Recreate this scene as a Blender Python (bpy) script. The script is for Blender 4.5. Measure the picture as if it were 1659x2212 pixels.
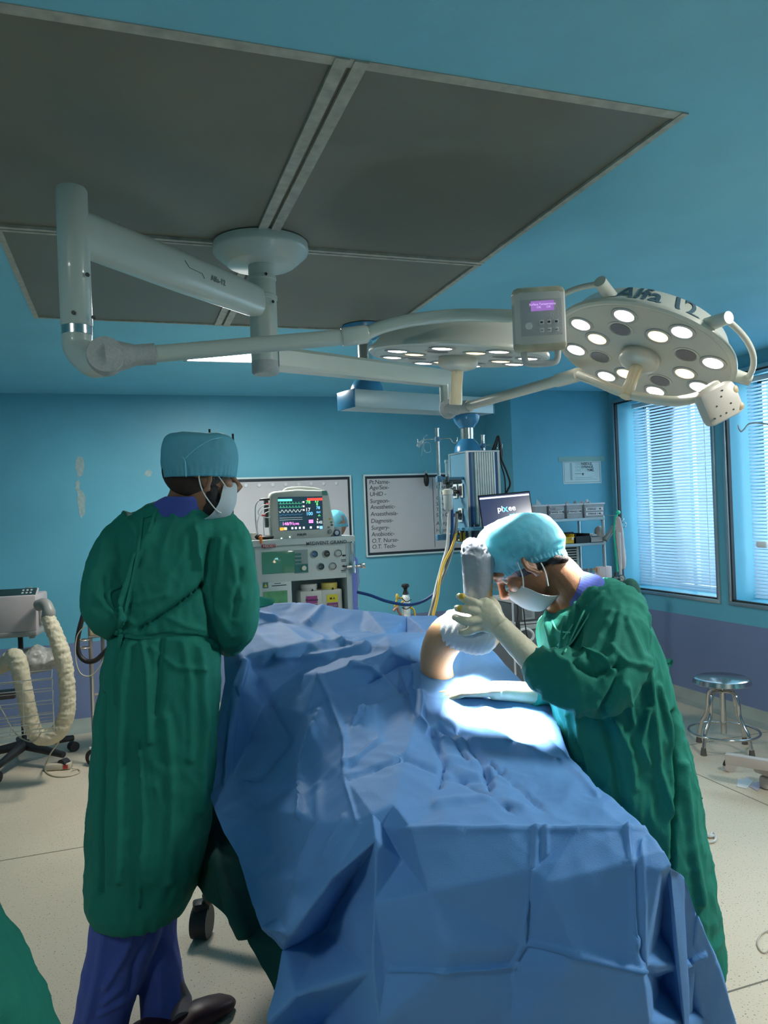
import bpy, bmesh, math, random
import numpy as np
from mathutils import Vector, Matrix, noise
from mathutils.geometry import delaunay_2d_cdt
random.seed(5)
for o in list(bpy.data.objects): bpy.data.objects.remove(o)
SC = bpy.context.scene; COL = SC.collection
PI = math.pi

# ------------------------------------------------------------------ camera
FPX = 1640.0; CX, CY = 829.5, 1106.0
YAW = math.radians(18.85); ROLL = math.radians(2.3); EYE = Vector((0, 0, 1.56))
FW = Vector((math.sin(YAW), math.cos(YAW), 0)); RT = Vector((math.cos(YAW), -math.sin(YAW), 0)); UP = Vector((0, 0, 1))
XC = math.cos(ROLL)*RT - math.sin(ROLL)*UP; YC = math.sin(ROLL)*RT + math.cos(ROLL)*UP
cd = bpy.data.cameras.new('camera'); cam = bpy.data.objects.new('camera', cd); COL.objects.link(cam)
cd.sensor_fit = 'VERTICAL'; cd.sensor_height = 36; cd.sensor_width = 27; cd.lens = FPX/2212*36; cd.clip_start = .02
m3 = Matrix((XC, YC, -FW)).transposed(); cam.matrix_world = Matrix.Translation(EYE) @ m3.to_4x4()
SC.camera = cam
# ------------------------------------------------------------------ light, world, exposure
SC.view_settings.view_transform = 'Standard'; SC.view_settings.look = 'None'
SC.view_settings.gamma = 1.0; SC.view_settings.exposure = 0.42; SC.view_settings.use_curve_mapping = False
W = bpy.data.worlds.new('sky'); SC.world = W; W.use_nodes = True
W.node_tree.nodes['Background'].inputs[0].default_value = (.72, .88, 1.0, 1)
W.node_tree.nodes['Background'].inputs[1].default_value = .6
def area(name, loc, size, power, col, direction, sy=None, spread=PI):
    l = bpy.data.lights.new(name, 'AREA'); l.shape = 'RECTANGLE'; l.size = size; l.size_y = sy or size; l.energy = power; l.color = col; l.spread = spread
    o = bpy.data.objects.new(name, l); COL.objects.link(o); o.location = loc
    o.rotation_euler = Vector(direction).to_track_quat('-Z', 'Y').to_euler(); return o
def spot(name, loc, target, power, angle, blend, col, size=.1):
    l = bpy.data.lights.new(name, 'SPOT'); l.energy = power; l.spot_size = math.radians(angle); l.spot_blend = blend; l.color = col; l.shadow_soft_size = size
    o = bpy.data.objects.new(name, l); COL.objects.link(o); o.location = loc
    o.rotation_euler = (Vector(target)-Vector(loc)).to_track_quat('-Z', 'Y').to_euler(); return o
# daylight outside the two windows
area('daylight', (4.75, 5.05, 1.75), 1.3, 52, (.72, .88, 1), (-1, 0, -.12), 1.9)
area('daylight', (4.75, 3.4, 1.75), 2.0, 90, (.72, .88, 1), (-1, 0, -.12), 1.9)
# ceiling luminaires; all but the first are unseen and added to fill the room
CEIL_LAMPS = [(.68, 4.62), (2.6, .9), (-1.3, .3), (2.9, 4.6)]
CEIL_POWER = [34, 44, 10, 0]
for (x, y), p in zip(CEIL_LAMPS, CEIL_POWER):
    if p: area('ceiling_lamp_light', (x, y, 2.53), .34 if y > 4 else .5, p, (1, .97, .90), (0, 0, -1), .5)

# ------------------------------------------------------------------ pixel helpers (measurements taken from the photograph)
def ray(px, py): return FW + XC*((px-CX)/FPX) - YC*((py-CY)/FPX)
def at(px, py, d): return EYE + ray(px, py)*d
def on(px, py, ax, v):
    q = ray(px, py); return EYE + q*((v-EYE[ax])/q[ax])
def onx(px, py, v): return on(px, py, 0, v)
def ony(px, py, v): return on(px, py, 1, v)
def onz(px, py, v): return on(px, py, 2, v)
def npx(V):
    P = V - np.array(EYE); d = P @ np.array(FW)
    return CX + FPX*(P @ np.array(XC))/d, CY - FPX*(P @ np.array(YC))/d
# ------------------------------------------------------------------ numpy noise
_rng = np.random.RandomState(3); _perm = _rng.permutation(256); _perm = np.concatenate([_perm, _perm, _perm])
_grad = _rng.normal(size=(256, 3)); _grad /= np.linalg.norm(_grad, axis=1)[:, None]
def pn(P):
    P = np.asarray(P, float); I = np.floor(P).astype(int); Fr = P - I; I &= 255
    u = Fr*Fr*Fr*(Fr*(Fr*6-15)+10); out = 0
    for dx in (0, 1):
        for dy in (0, 1):
            for dz in (0, 1):
                h = _perm[_perm[_perm[(I[:, 0]+dx) & 255]+((I[:, 1]+dy) & 255)]+((I[:, 2]+dz) & 255)]
                g = _grad[h]; v = (g*(Fr-np.array([dx, dy, dz]))).sum(1)
                w = (u[:, 0] if dx else 1-u[:, 0])*(u[:, 1] if dy else 1-u[:, 1])*(u[:, 2] if dz else 1-u[:, 2])
                out = out + v*w
    return out*1.6
def ridge(P): return 1-2*np.abs(pn(P))
# ------------------------------------------------------------------ materials
MATS = {}
def mat(name, col, rough=.5, metal=0, var=.06, vscale=8, bump=0, bscale=60, spec=.5, emit=None, estr=0, trans=0, alpha=1, sheen=0, coat=0, subs=0, stretch=None, ior=1.45):
    if name in MATS: return MATS[name]
    m = bpy.data.materials.new(name); m.use_nodes = True; nt = m.node_tree; b = nt.nodes['Principled BSDF']; L = nt.links.new
    tc = nt.nodes.new('ShaderNodeTexCoord'); mp = nt.nodes.new('ShaderNodeMapping'); L(tc.outputs['Object'], mp.inputs[0])
    if stretch: mp.inputs['Scale'].default_value = stretch
    n = nt.nodes.new('ShaderNodeTexNoise'); n.inputs['Scale'].default_value = vscale; n.inputs['Detail'].default_value = 4; L(mp.outputs[0], n.inputs['Vector'])
    mx = nt.nodes.new('ShaderNodeMix'); mx.data_type = 'RGBA'; L(n.outputs['Fac'], mx.inputs['Factor'])
    mx.inputs['A'].default_value = tuple(max(0, c*(1-var*2)) for c in col)+(1,); mx.inputs['B'].default_value = tuple(min(1, c*(1+var*2)) for c in col)+(1,)
    L(mx.outputs['Result'], b.inputs['Base Color'])
    b.inputs['Roughness'].default_value = rough; b.inputs['Metallic'].default_value = metal; b.inputs['Specular IOR Level'].default_value = spec; b.inputs['IOR'].default_value = ior
    b.inputs['Transmission Weight'].default_value = trans; b.inputs['Alpha'].default_value = alpha
    b.inputs['Sheen Weight'].default_value = sheen; b.inputs['Coat Weight'].default_value = coat; b.inputs['Subsurface Weight'].default_value = subs
    if subs: b.inputs['Subsurface Radius'].default_value = (.02, .01, .006); b.inputs['Subsurface Scale'].default_value = .5
    if emit: b.inputs['Emission Color'].default_value = tuple(emit)+(1,); b.inputs['Emission Strength'].default_value = estr
    if bump:
        n2 = nt.nodes.new('ShaderNodeTexNoise'); n2.inputs['Scale'].default_value = bscale; n2.inputs['Detail'].default_value = 3; L(mp.outputs[0], n2.inputs['Vector'])
        bp = nt.nodes.new('ShaderNodeBump'); bp.inputs['Strength'].default_value = bump; bp.inputs['Distance'].default_value = .004; L(n2.outputs['Fac'], bp.inputs['Height']); L(bp.outputs[0], b.inputs['Normal'])
    MATS[name] = m; return m
def thin(name, col, frac=.35, rough=.6, bump=.2, bscale=40, var=.08, tcol=None):
    """thin cloth: part of the light comes through it"""
    m = mat(name, col, rough, var=var, bump=bump, bscale=bscale); nt = m.node_tree; b = nt.nodes['Principled BSDF']; out = nt.nodes['Material Output']
    t = nt.nodes.new('ShaderNodeBsdfTranslucent'); t.inputs[0].default_value = tuple(tcol or col)+(1,)
    ms = nt.nodes.new('ShaderNodeMixShader'); ms.inputs[0].default_value = frac
    nt.links.new(b.outputs[0], ms.inputs[1]); nt.links.new(t.outputs[0], ms.inputs[2]); nt.links.new(ms.outputs[0], out.inputs[0]); return m
def sheer(m, amount):
    """see-through film"""
    nt = m.node_tree; out = nt.nodes['Material Output']; src = out.inputs[0].links[0].from_socket
    t = nt.nodes.new('ShaderNodeBsdfTransparent'); ms = nt.nodes.new('ShaderNodeMixShader'); ms.inputs[0].default_value = amount
    nt.links.new(src, ms.inputs[1]); nt.links.new(t.outputs[0], ms.inputs[2]); nt.links.new(ms.outputs[0], out.inputs[0]); return m
# ------------------------------------------------------------------ mesh building
class MB:
    def __init__(s): s.v = []; s.f = []
    def add(s, v, f, M=None):
        k = len(s.v)
        s.v += [tuple(M @ Vector(p)) if M else tuple(p) for p in v]; s.f += [[i+k for i in q] for q in f]; return s
    def box(s, c, sz, M=None, b=0):
        x, y, z = [q/2 for q in sz]; c = Vector(c)
        if b <= 0:
            v = [(c[0]+i*x, c[1]+j*y, c[2]+k*z) for i in (-1, 1) for j in (-1, 1) for k in (-1, 1)]
            return s.add(v, [(0, 1, 3, 2), (4, 6, 7, 5), (0, 4, 5, 1), (2, 3, 7, 6), (0, 2, 6, 4), (1, 5, 7, 3)], M)
        b = min(b, x*.99, y*.99, z*.99); bm = bmesh.new(); bmesh.ops.create_cube(bm, size=1)
        for q in bm.verts: q.co = Vector((q.co[0]*2*x, q.co[1]*2*y, q.co[2]*2*z))+c
        bmesh.ops.bevel(bm, geom=bm.edges[:]+bm.verts[:], offset=b, segments=2, profile=.5, affect='EDGES')
        bm.verts.index_update(); s.add([q.co[:] for q in bm.verts], [[w.index for w in q.verts] for q in bm.faces], M); bm.free(); return s
    def bb(s, a, c, b=0):
        a = Vector(a); c = Vector(c); return s.box((a+c)/2, [abs(q) for q in (c-a)], None, b)
    def rings(s, R, caps=True, closed=False, M=None):
        n = len(R[0]); v = [p for r in R for p in r]; f = []; m = len(R)
        for i in range(m if closed else m-1):
            j = (i+1) % m
            for k in range(n): l = (k+1) % n; f.append((i*n+k, i*n+l, j*n+l, j*n+k))
        if caps and not closed: f.append(tuple(range(n))[::-1]); f.append(tuple((m-1)*n+k for k in range(n)))
        return s.add(v, f, M)
    def tube(s, pts, r, seg=10, caps=True, closed=False, flat=None):
        pts = [Vector(p) for p in pts]; n = len(pts); rr = r if hasattr(r, '__len__') else [r]*n; R = []
        t0 = None; nrm = None
        for i, p in enumerate(pts):
            if closed: t = pts[(i+1) % n]-pts[i-1]
            else: t = pts[min(i+1, n-1)]-pts[max(i-1, 0)]
            t.normalize()
            if nrm is None:
                a = UP if abs(t.z) < .9 else Vector((1, 0, 0)); nrm = t.cross(a).cross(t).normalized()
            else: nrm = (nrm - t*nrm.dot(t)).normalized()
            bi = t.cross(nrm); fl = flat or 1
            R.append([p+nrm*math.cos(2*PI*k/seg)*rr[i]+bi*math.sin(2*PI*k/seg)*rr[i]*fl for k in range(seg)])
        return s.rings(R, caps, closed)
    def cyl(s, a, b, r, r2=None, seg=20, caps=True): return s.tube([a, b], [r, r if r2 is None else r2], seg, caps)
    def lathe(s, prof, M=None, seg=32, caps=True):
        R = [[(r*math.cos(2*PI*k/seg), r*math.sin(2*PI*k/seg), z) for k in range(seg)] for r, z in prof]
        return s.rings(R, caps, False, M)
    def ell(s, c, r, M=None, seg=16, rg=10):
        c = Vector(c); R = []
        for i in range(1, rg):
            a = PI*i/rg; R.append([(c[0]+r[0]*math.sin(a)*math.cos(2*PI*k/seg), c[1]+r[1]*math.sin(a)*math.sin(2*PI*k/seg), c[2]-r[2]*math.cos(a)) for k in range(seg)])
        n = len(R[0]); v = [p for q in R for p in q]; f = []
        for i in range(len(R)-1):
            for k in range(n): l = (k+1) % n; f.append((i*n+k, i*n+l, (i+1)*n+l, (i+1)*n+k))
        v.append((c[0], c[1], c[2]-r[2])); v.append((c[0], c[1], c[2]+r[2])); a = len(v)-2
        for k in range(n): l = (k+1) % n; f.append((a, l, k)); f.append((a+1, (len(R)-1)*n+k, (len(R)-1)*n+l))
        return s.add(v, f, M)
    def prism(s, poly, z0, z1, M=None):
        n = len(poly); v = [(p[0], p[1], z0) for p in poly]+[(p[0], p[1], z1) for p in poly]
        f = [tuple(range(n))[::-1], tuple(range(n, 2*n))]+[(k, (k+1) % n, n+(k+1) % n, n+k) for k in range(n)]
        return s.add(v, f, M)
    def quadpx(s, pts, t=.002):
        """thin plate through four world points"""
        a, b, c, d = [Vector(p) for p in pts]; n = (b-a).cross(d-a).normalized()*t
        return s.add([a, b, c, d, a+n, b+n, c+n, d+n], [(3, 2, 1, 0), (4, 5, 6, 7), (0, 1, 5, 4), (1, 2, 6, 5), (2, 3, 7, 6), (3, 0, 4, 7)])
    def mesh(s, name, smooth=35):
        me = bpy.data.meshes.new(name); me.from_pydata(s.v, [], s.f); me.validate()
        bm = bmesh.new(); bm.from_mesh(me); bmesh.ops.recalc_face_normals(bm, faces=bm.faces[:]); bm.to_mesh(me); bm.free()
        if smooth: me.shade_smooth(); me.set_sharp_from_angle(angle=math.radians(smooth))
        return me
def root_of(o):
    while o.parent: o = o.parent
    return o
def tag(o, label=None, cat=None, group=None, kind=None):
    if label: o['label'] = label
    if cat: o['category'] = cat
    if group: o['group'] = group
    if kind: o['kind'] = kind
    return o
def thing(name, loc, label, cat, group=None):
    o = bpy.data.objects.new(name, None); COL.objects.link(o); o.location = loc; o.empty_display_size = .05
    return tag(o, label, cat, group)
def part(name, mb, m, parent=None, smooth=35, label=None):
    """links a mesh given in world coordinates; children are stored relative to their thing"""
    me = mb if isinstance(mb, bpy.types.Mesh) else mb.mesh(name, smooth)
    base = Vector((0, 0, 0))
    if parent: base = root_of(parent).get('_b'); base = Vector(root_of(parent).location)
    else:
        V = np.empty(len(me.vertices)*3); me.vertices.foreach_get('co', V); V = V.reshape(-1, 3)
        base = Vector(((V[:, 0].min()+V[:, 0].max())/2, (V[:, 1].min()+V[:, 1].max())/2, V[:, 2].min()))
    me.transform(Matrix.Translation(-base))
    me.materials.clear(); me.materials.append(m); me.name = name
    o = bpy.data.objects.new(name, me); COL.objects.link(o)
    if parent: o.parent = parent
    else: o.location = base
    if label: o['label'] = label
    return o
def struct(name, mb, m, smooth=0):
    o = part(name, mb, m, None, smooth); o['kind'] = 'structure'; return o
def solo(name, mb, m, label, cat, group=None, smooth=35): return tag(part(name, mb, m, None, smooth), label, cat, group)
def copy_tree(o, delta, label=None, group=None):
    def cp(a, par):
        c = a.copy(); COL.objects.link(c); c.parent = par
        for ch in a.children: cp(ch, c)
        return c
    c = cp(o, None); c.location = Vector(o.location)+Vector(delta)
    if label: c['label'] = label
    if group: c['group'] = group
    return c
def evaluated(me, mods):
    o = bpy.data.objects.new('tmp', me); COL.objects.link(o)
    for t, kw in mods:
        q = o.modifiers.new(t, t)
        for k, v in kw.items(): setattr(q, k, v)
    dg = bpy.context.evaluated_depsgraph_get(); dg.update(); r = bpy.data.meshes.new_from_object(o.evaluated_get(dg)); bpy.data.objects.remove(o); return r
def voxel(mb, size=.006, smooth=4, fac=.5, extra=()):
    me = mb.mesh('tmp', 0)
    mods = [('REMESH', dict(mode='VOXEL', voxel_size=size, adaptivity=0, use_smooth_shade=True))]
    if smooth: mods.append(('SMOOTH', dict(factor=fac, iterations=smooth)))
    r = evaluated(me, mods+list(extra)); r.shade_smooth(); return r
def arr(me):
    n = len(me.vertices); V = np.empty(n*3); me.vertices.foreach_get('co', V); N = np.empty(n*3); me.vertex_normals.foreach_get('vector', N)
    return V.reshape(-1, 3), N.reshape(-1, 3)
def put(me, V): me.vertices.foreach_set('co', V.reshape(-1)); me.update()
def segdist(x, y, pts):
    best = np.full(x.shape, 1e9); side = np.zeros(x.shape)
    for (ax, ay), (bx, by) in zip(pts[:-1], pts[1:]):
        dx, dy = bx-ax, by-ay; L = dx*dx+dy*dy+1e-9; t = np.clip(((x-ax)*dx+(y-ay)*dy)/L, 0, 1)
        qx, qy = x-ax-t*dx, y-ay-t*dy; d = np.sqrt(qx*qx+qy*qy); sd = np.sign(qx*dy-qy*dx); k = d < best; best[k] = d[k]; side[k] = sd[k]
    return best, side
def fold(V, N, lines):
    """cloth folds: each line (points, width, height[, step]) pushes the cloth out or in along its normal"""
    x, y = npx(V); E = np.array(EYE); toc = E-V; toc /= np.linalg.norm(toc, axis=1)[:, None]; fac = np.clip((N*toc).sum(1)*3+.2, 0, 1); out = np.zeros(len(V))
    for ln in lines:
        pts, w, h = ln[:3]; d, sd = segdist(x, y, pts); out += h*np.exp(-(d/w)**2)*fac
        if len(ln) > 3: out += ln[3]*sd*np.exp(-d/(w*1.6))*fac*.5
    return out
def text(body, size=.1, ext=.0008, align='CENTER', shear=0, bold=0, spacing=1.0):
    cu = bpy.data.curves.new('t', 'FONT'); cu.body = body; cu.size = size; cu.extrude = ext; cu.align_x = align; cu.align_y = 'CENTER'; cu.shear = shear; cu.offset = bold; cu.resolution_u = 3; cu.space_character = spacing
    o = bpy.data.objects.new('t', cu); COL.objects.link(o); dg = bpy.context.evaluated_depsgraph_get(); dg.update()
    me = bpy.data.meshes.new_from_object(o.evaluated_get(dg)); bpy.data.objects.remove(o)
    return [v.co.copy() for v in me.vertices], [tuple(p.vertices) for p in me.polygons]
def frame_mat(o, x, z=None, n=None):
    """matrix whose local x, y lie on a surface (x right, y up)"""
    x = Vector(x).normalized()
    if n is None: y = Vector(z).normalized(); n = x.cross(y).normalized(); y = n.cross(x)
    else: n = Vector(n).normalized(); y = n.cross(x).normalized(); x = y.cross(n)
    M = Matrix((x, y, n)).transposed().to_4x4(); M.translation = Vector(o); return M
WALLX = lambda o: frame_mat(o, (1, 0, 0), (0, 0, 1))     # faces -Y
def cr(P, n):
    """smooth curve through rows of numbers"""
    P = np.array(P, float); m = len(P); out = []
    for i in range(m-1):
        p0, p1, p2, p3 = P[max(i-1, 0)], P[i], P[i+1], P[min(i+2, m-1)]
        for k in range(n):
            t = k/n; out.append(.5*((2*p1)+(-p0+p2)*t+(2*p0-5*p1+4*p2-p3)*t*t+(-p0+3*p1-3*p2+p3)*t**3))
    out.append(P[-1]); return np.array(out)
def curve(pts, n=6): return [Vector(p) for p in cr([tuple(p) for p in pts], n)]
# ================================================================== the room
H = 2.55
def wall_mat(name, top, low, dado):
    m = bpy.data.materials.new(name); m.use_nodes = True; nt = m.node_tree; b = nt.nodes['Principled BSDF']; L = nt.links.new
    g = nt.nodes.new('ShaderNodeNewGeometry'); sx = nt.nodes.new('ShaderNodeSeparateXYZ'); L(g.outputs['Position'], sx.inputs[0])
    gt = nt.nodes.new('ShaderNodeMath'); gt.operation = 'GREATER_THAN'; gt.inputs[1].default_value = dado; L(sx.outputs['Z'], gt.inputs[0])
    mx = nt.nodes.new('ShaderNodeMix'); mx.data_type = 'RGBA'; L(gt.outputs[0], mx.inputs['Factor']); mx.inputs['A'].default_value = low+(1,); mx.inputs['B'].default_value = top+(1,)
    n = nt.nodes.new('ShaderNodeTexNoise'); n.inputs['Scale'].default_value = 2.0; n.inputs['Detail'].default_value = 6; L(g.outputs['Position'], n.inputs['Vector'])
    m2 = nt.nodes.new('ShaderNodeMix'); m2.data_type = 'RGBA'; m2.blend_type = 'MULTIPLY'; m2.inputs['Factor'].default_value = .3; L(mx.outputs['Result'], m2.inputs['A']); L(n.outputs['Fac'], m2.inputs['B'])
    L(m2.outputs['Result'], b.inputs['Base Color']); b.inputs['Roughness'].default_value = .45; b.inputs['Specular IOR Level'].default_value = .35
    n2 = nt.nodes.new('ShaderNodeTexNoise'); n2.inputs['Scale'].default_value = 90; L(g.outputs['Position'], n2.inputs['Vector'])
    bp = nt.nodes.new('ShaderNodeBump'); bp.inputs['Strength'].default_value = .12; bp.inputs['Distance'].default_value = .003; L(n2.outputs['Fac'], bp.inputs['Height']); L(bp.outputs[0], b.inputs['Normal'])
    MATS[name] = m; return m
WALLM = wall_mat('turquoise_wall_paint', (.135, .46, .60), (.19, .25, .42), .665)
CEILM = mat('turquoise_ceiling_paint', (.20, .57, .73), .55, var=.05, vscale=3, bump=.1, bscale=120)
def floor_mat():
    m = bpy.data.materials.new('speckled_vinyl_floor'); m.use_nodes = True; nt = m.node_tree; b = nt.nodes['Principled BSDF']; L = nt.links.new
    g = nt.nodes.new('ShaderNodeNewGeometry')
    v = nt.nodes.new('ShaderNodeTexNoise'); v.inputs['Scale'].default_value = 140; v.inputs['Detail'].default_value = 2; L(g.outputs['Position'], v.inputs['Vector'])
    r = nt.nodes.new('ShaderNodeValToRGB'); r.color_ramp.elements[0].position = .30; r.color_ramp.elements[0].color = (.13, .11, .075, 1); r.color_ramp.elements[1].position = .37; r.color_ramp.elements[1].color = (.66, .57, .43, 1); L(v.outputs['Fac'], r.inputs[0])
    n = nt.nodes.new('ShaderNodeTexNoise'); n.inputs['Scale'].default_value = 1.7; n.inputs['Detail'].default_value = 5; L(g.outputs['Position'], n.inputs['Vector'])
    m2 = nt.nodes.new('ShaderNodeMix'); m2.data_type = 'RGBA'; m2.blend_type = 'MULTIPLY'; m2.inputs['Factor'].default_value = .25; L(r.outputs[0], m2.inputs['A']); L(n.outputs['Fac'], m2.inputs['B'])
    # welded joints of the sheets
    sx = nt.nodes.new('ShaderNodeSeparateXYZ'); L(g.outputs['Position'], sx.inputs[0]); last = m2.outputs['Result']
    for sock, val in (('Y', 3.965), ('Y', 1.94), ('X', 3.02)):
        a = nt.nodes.new('ShaderNodeMath'); a.operation = 'SUBTRACT'; a.inputs[1].default_value = val; L(sx.outputs[sock], a.inputs[0])
        c = nt.nodes.new('ShaderNodeMath'); c.operation = 'ABSOLUTE'; L(a.outputs[0], c.inputs[0])
        d = nt.nodes.new('ShaderNodeMath'); d.operation = 'LESS_THAN'; d.inputs[1].default_value = .004; L(c.outputs[0], d.inputs[0])
        x = nt.nodes.new('ShaderNodeMix'); x.data_type = 'RGBA'; L(d.outputs[0], x.inputs['Factor']); L(last, x.inputs['A']); x.inputs['B'].default_value = (.14, .12, .08, 1); last = x.outputs['Result']
    L(last, b.inputs['Base Color']); b.inputs['Roughness'].default_value = .42; b.inputs['Specular IOR Level'].default_value = .35
    MATS['floor'] = m; return m
X0, X1, Y0, Y1 = -2.4, 4.1, -2.4, 6.2; YJ = 5.72; XJ = 3.12
struct('floor', MB().bb((X0-.2, Y0-.2, -.1), (X1+.6, Y1+.2, 0)), floor_mat())
# ceiling with the sunken metal field cut as separate slabs around it
PX0, PX1, PY0, PY1 = -.372, 1.405, 1.575, 3.94
c = MB(); c.bb((X0-.2, Y0-.2, H), (X1+.6, PY0, H+.1)); c.bb((X0-.2, PY1, H), (X1+.6, Y1+.2, H+.1)); c.bb((X0-.2, PY0, H), (PX0, PY1, H+.1)); c.bb((PX1, PY0, H), (X1+.6, PY1, H+.1))
struct('ceiling', c, CEILM)
struct('wall_back', MB().bb((X0-.2, Y1, 0), (X1+.3, Y1+.15, H)).bb((XJ, YJ, 0), (X1+.05, Y1, H)), WALLM)
struct('wall_left', MB().bb((X0-.15, Y0, 0), (X0, Y1, H)), WALLM)
struct('wall_front', MB().bb((X0, Y0-.15, 0), (X1+.2, Y0, H)), WALLM)
# right wall with two window openings
WZ0, WZ1 = .82, 2.43
W1 = (4.49, 5.64); W2 = (2.55, 4.35)
w = MB(); T = .40
w.bb((X1, Y0, 0), (X1+T, W2[0], H)); w.bb((X1, W2[1], 0), (X1+T, W1[0], H)); w.bb((X1, W1[1], 0), (X1+T, Y1, H))
for a, b_ in (W1, W2): w.bb((X1, a, 0), (X1+T, b_, WZ0)); w.bb((X1, a, WZ1), (X1+T, b_, H))
struct('wall_right', w, WALLM)
cv = mat('grey_floor_coving', (.30, .34, .30), .6, var=.12, vscale=6)
struct('baseboard_back', MB().prism([(0, 0), (.10, 0), (.04, .02), (.01, .06), (0, .09)], 0, XJ-X0, Matrix(((0, 0, 1, X0), (-1, 0, 0, Y1), (0, 1, 0, 0), (0, 0, 0, 1)))), cv, 30)
struct('baseboard_right', MB().prism([(0, 0), (.10, 0), (.04, .02), (.01, .06), (0, .09)], 0, YJ-Y0, Matrix(((-1, 0, 0, X1), (0, 0, 1, Y0), (0, 1, 0, 0), (0, 0, 0, 1)))), cv, 30)
# brown-grey metal ceiling field: four panels in pale trim
pm = mat('brown_grey_ceiling_sheet', (.175, .175, .140), .5, var=.08, vscale=2.5, bump=.05, bscale=30)
SX, SY = .507, 2.768
tm = mat('chalky_panel_trim', (.42, .42, .36), .6, var=.25, vscale=26)
k = 1
for xa, xb in ((PX0, SX), (SX, PX1)):
    for ya, yb in ((PY0, SY), (SY, PY1)):
        struct('trim_%d' % k, MB().bb((xa, ya, H+.004), (xb, yb, H+.03)), pm); k += 1
tw = .032
fr = MB(); fk = 0
for a, b_ in (((PX0, PY0), (PX1, PY0+tw)), ((PX0, PY1-.012), (PX1, PY1)), ((PX0, PY0), (PX0+.02, PY1)), ((PX1-.02, PY0), (PX1, PY1)), ((SX-.038, PY0), (SX-.006, PY1)), ((SX+.006, PY0), (SX+.038, PY1)), ((PX0, SY-.022), (PX1, SY-.004)), ((PX0, SY+.004), (PX1, SY+.020))):
    fr.bb((a[0], a[1], H-.002-.0007*fk), (b_[0], b_[1], H+.012-.0007*fk)); fk += 1
struct('trim_5', fr, tm)
# patches where the paint peeled off the back wall
pt = MB()
for px, py, rx, ry in ((172, 1010, 9, 24), (176, 1090, 8, 28), (320, 1022, 8, 7), (168, 1050, 5, 14)):
    c0 = ony(px, py, Y1); n = 14; rr = [(rx/270*(.7+.5*random.random())*math.cos(2*PI*q/n), ry/270*(.7+.5*random.random())*math.sin(2*PI*q/n)) for q in range(n)]
    pt.prism(rr, 0, .0015, WALLX(c0))
struct('trim_6', pt, mat('bare_plaster_patch', (.30, .42, .42), .8, var=.2, vscale=40))
# windows
alu = mat('brushed_aluminium_frame', (.55, .62, .64), .3, .9, var=.05, bump=.05, bscale=90)
dark_al = mat('dark_window_gasket', (.02, .03, .035), .5)
glassm = bpy.data.materials.new('window_glass'); glassm.use_nodes = True
nt = glassm.node_tree; nt.nodes.remove(nt.nodes['Principled BSDF']); gl = nt.nodes.new('ShaderNodeBsdfGlossy'); gl.inputs['Roughness'].default_value = .02; tr = nt.nodes.new('ShaderNodeBsdfTransparent'); tr.inputs[0].default_value = (.9, .96, .98, 1); ms = nt.nodes.new('ShaderNodeMixShader'); fz = nt.nodes.new('ShaderNodeFresnel'); fz.inputs[0].default_value = 1.3
nt.links.new(fz.outputs[0], ms.inputs[0]); nt.links.new(tr.outputs[0], ms.inputs[1]); nt.links.new(gl.outputs[0], ms.inputs[2]); nt.links.new(ms.outputs[0], nt.nodes['Material Output'].inputs[0])
SLAT = thin('pale_blue_blind_slat', (.50, .62, .70), .14, .5, bump=0, tcol=(.6, .8, 1))
cordm = mat('white_blind_cord', (.85, .9, .92), .6)
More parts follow.
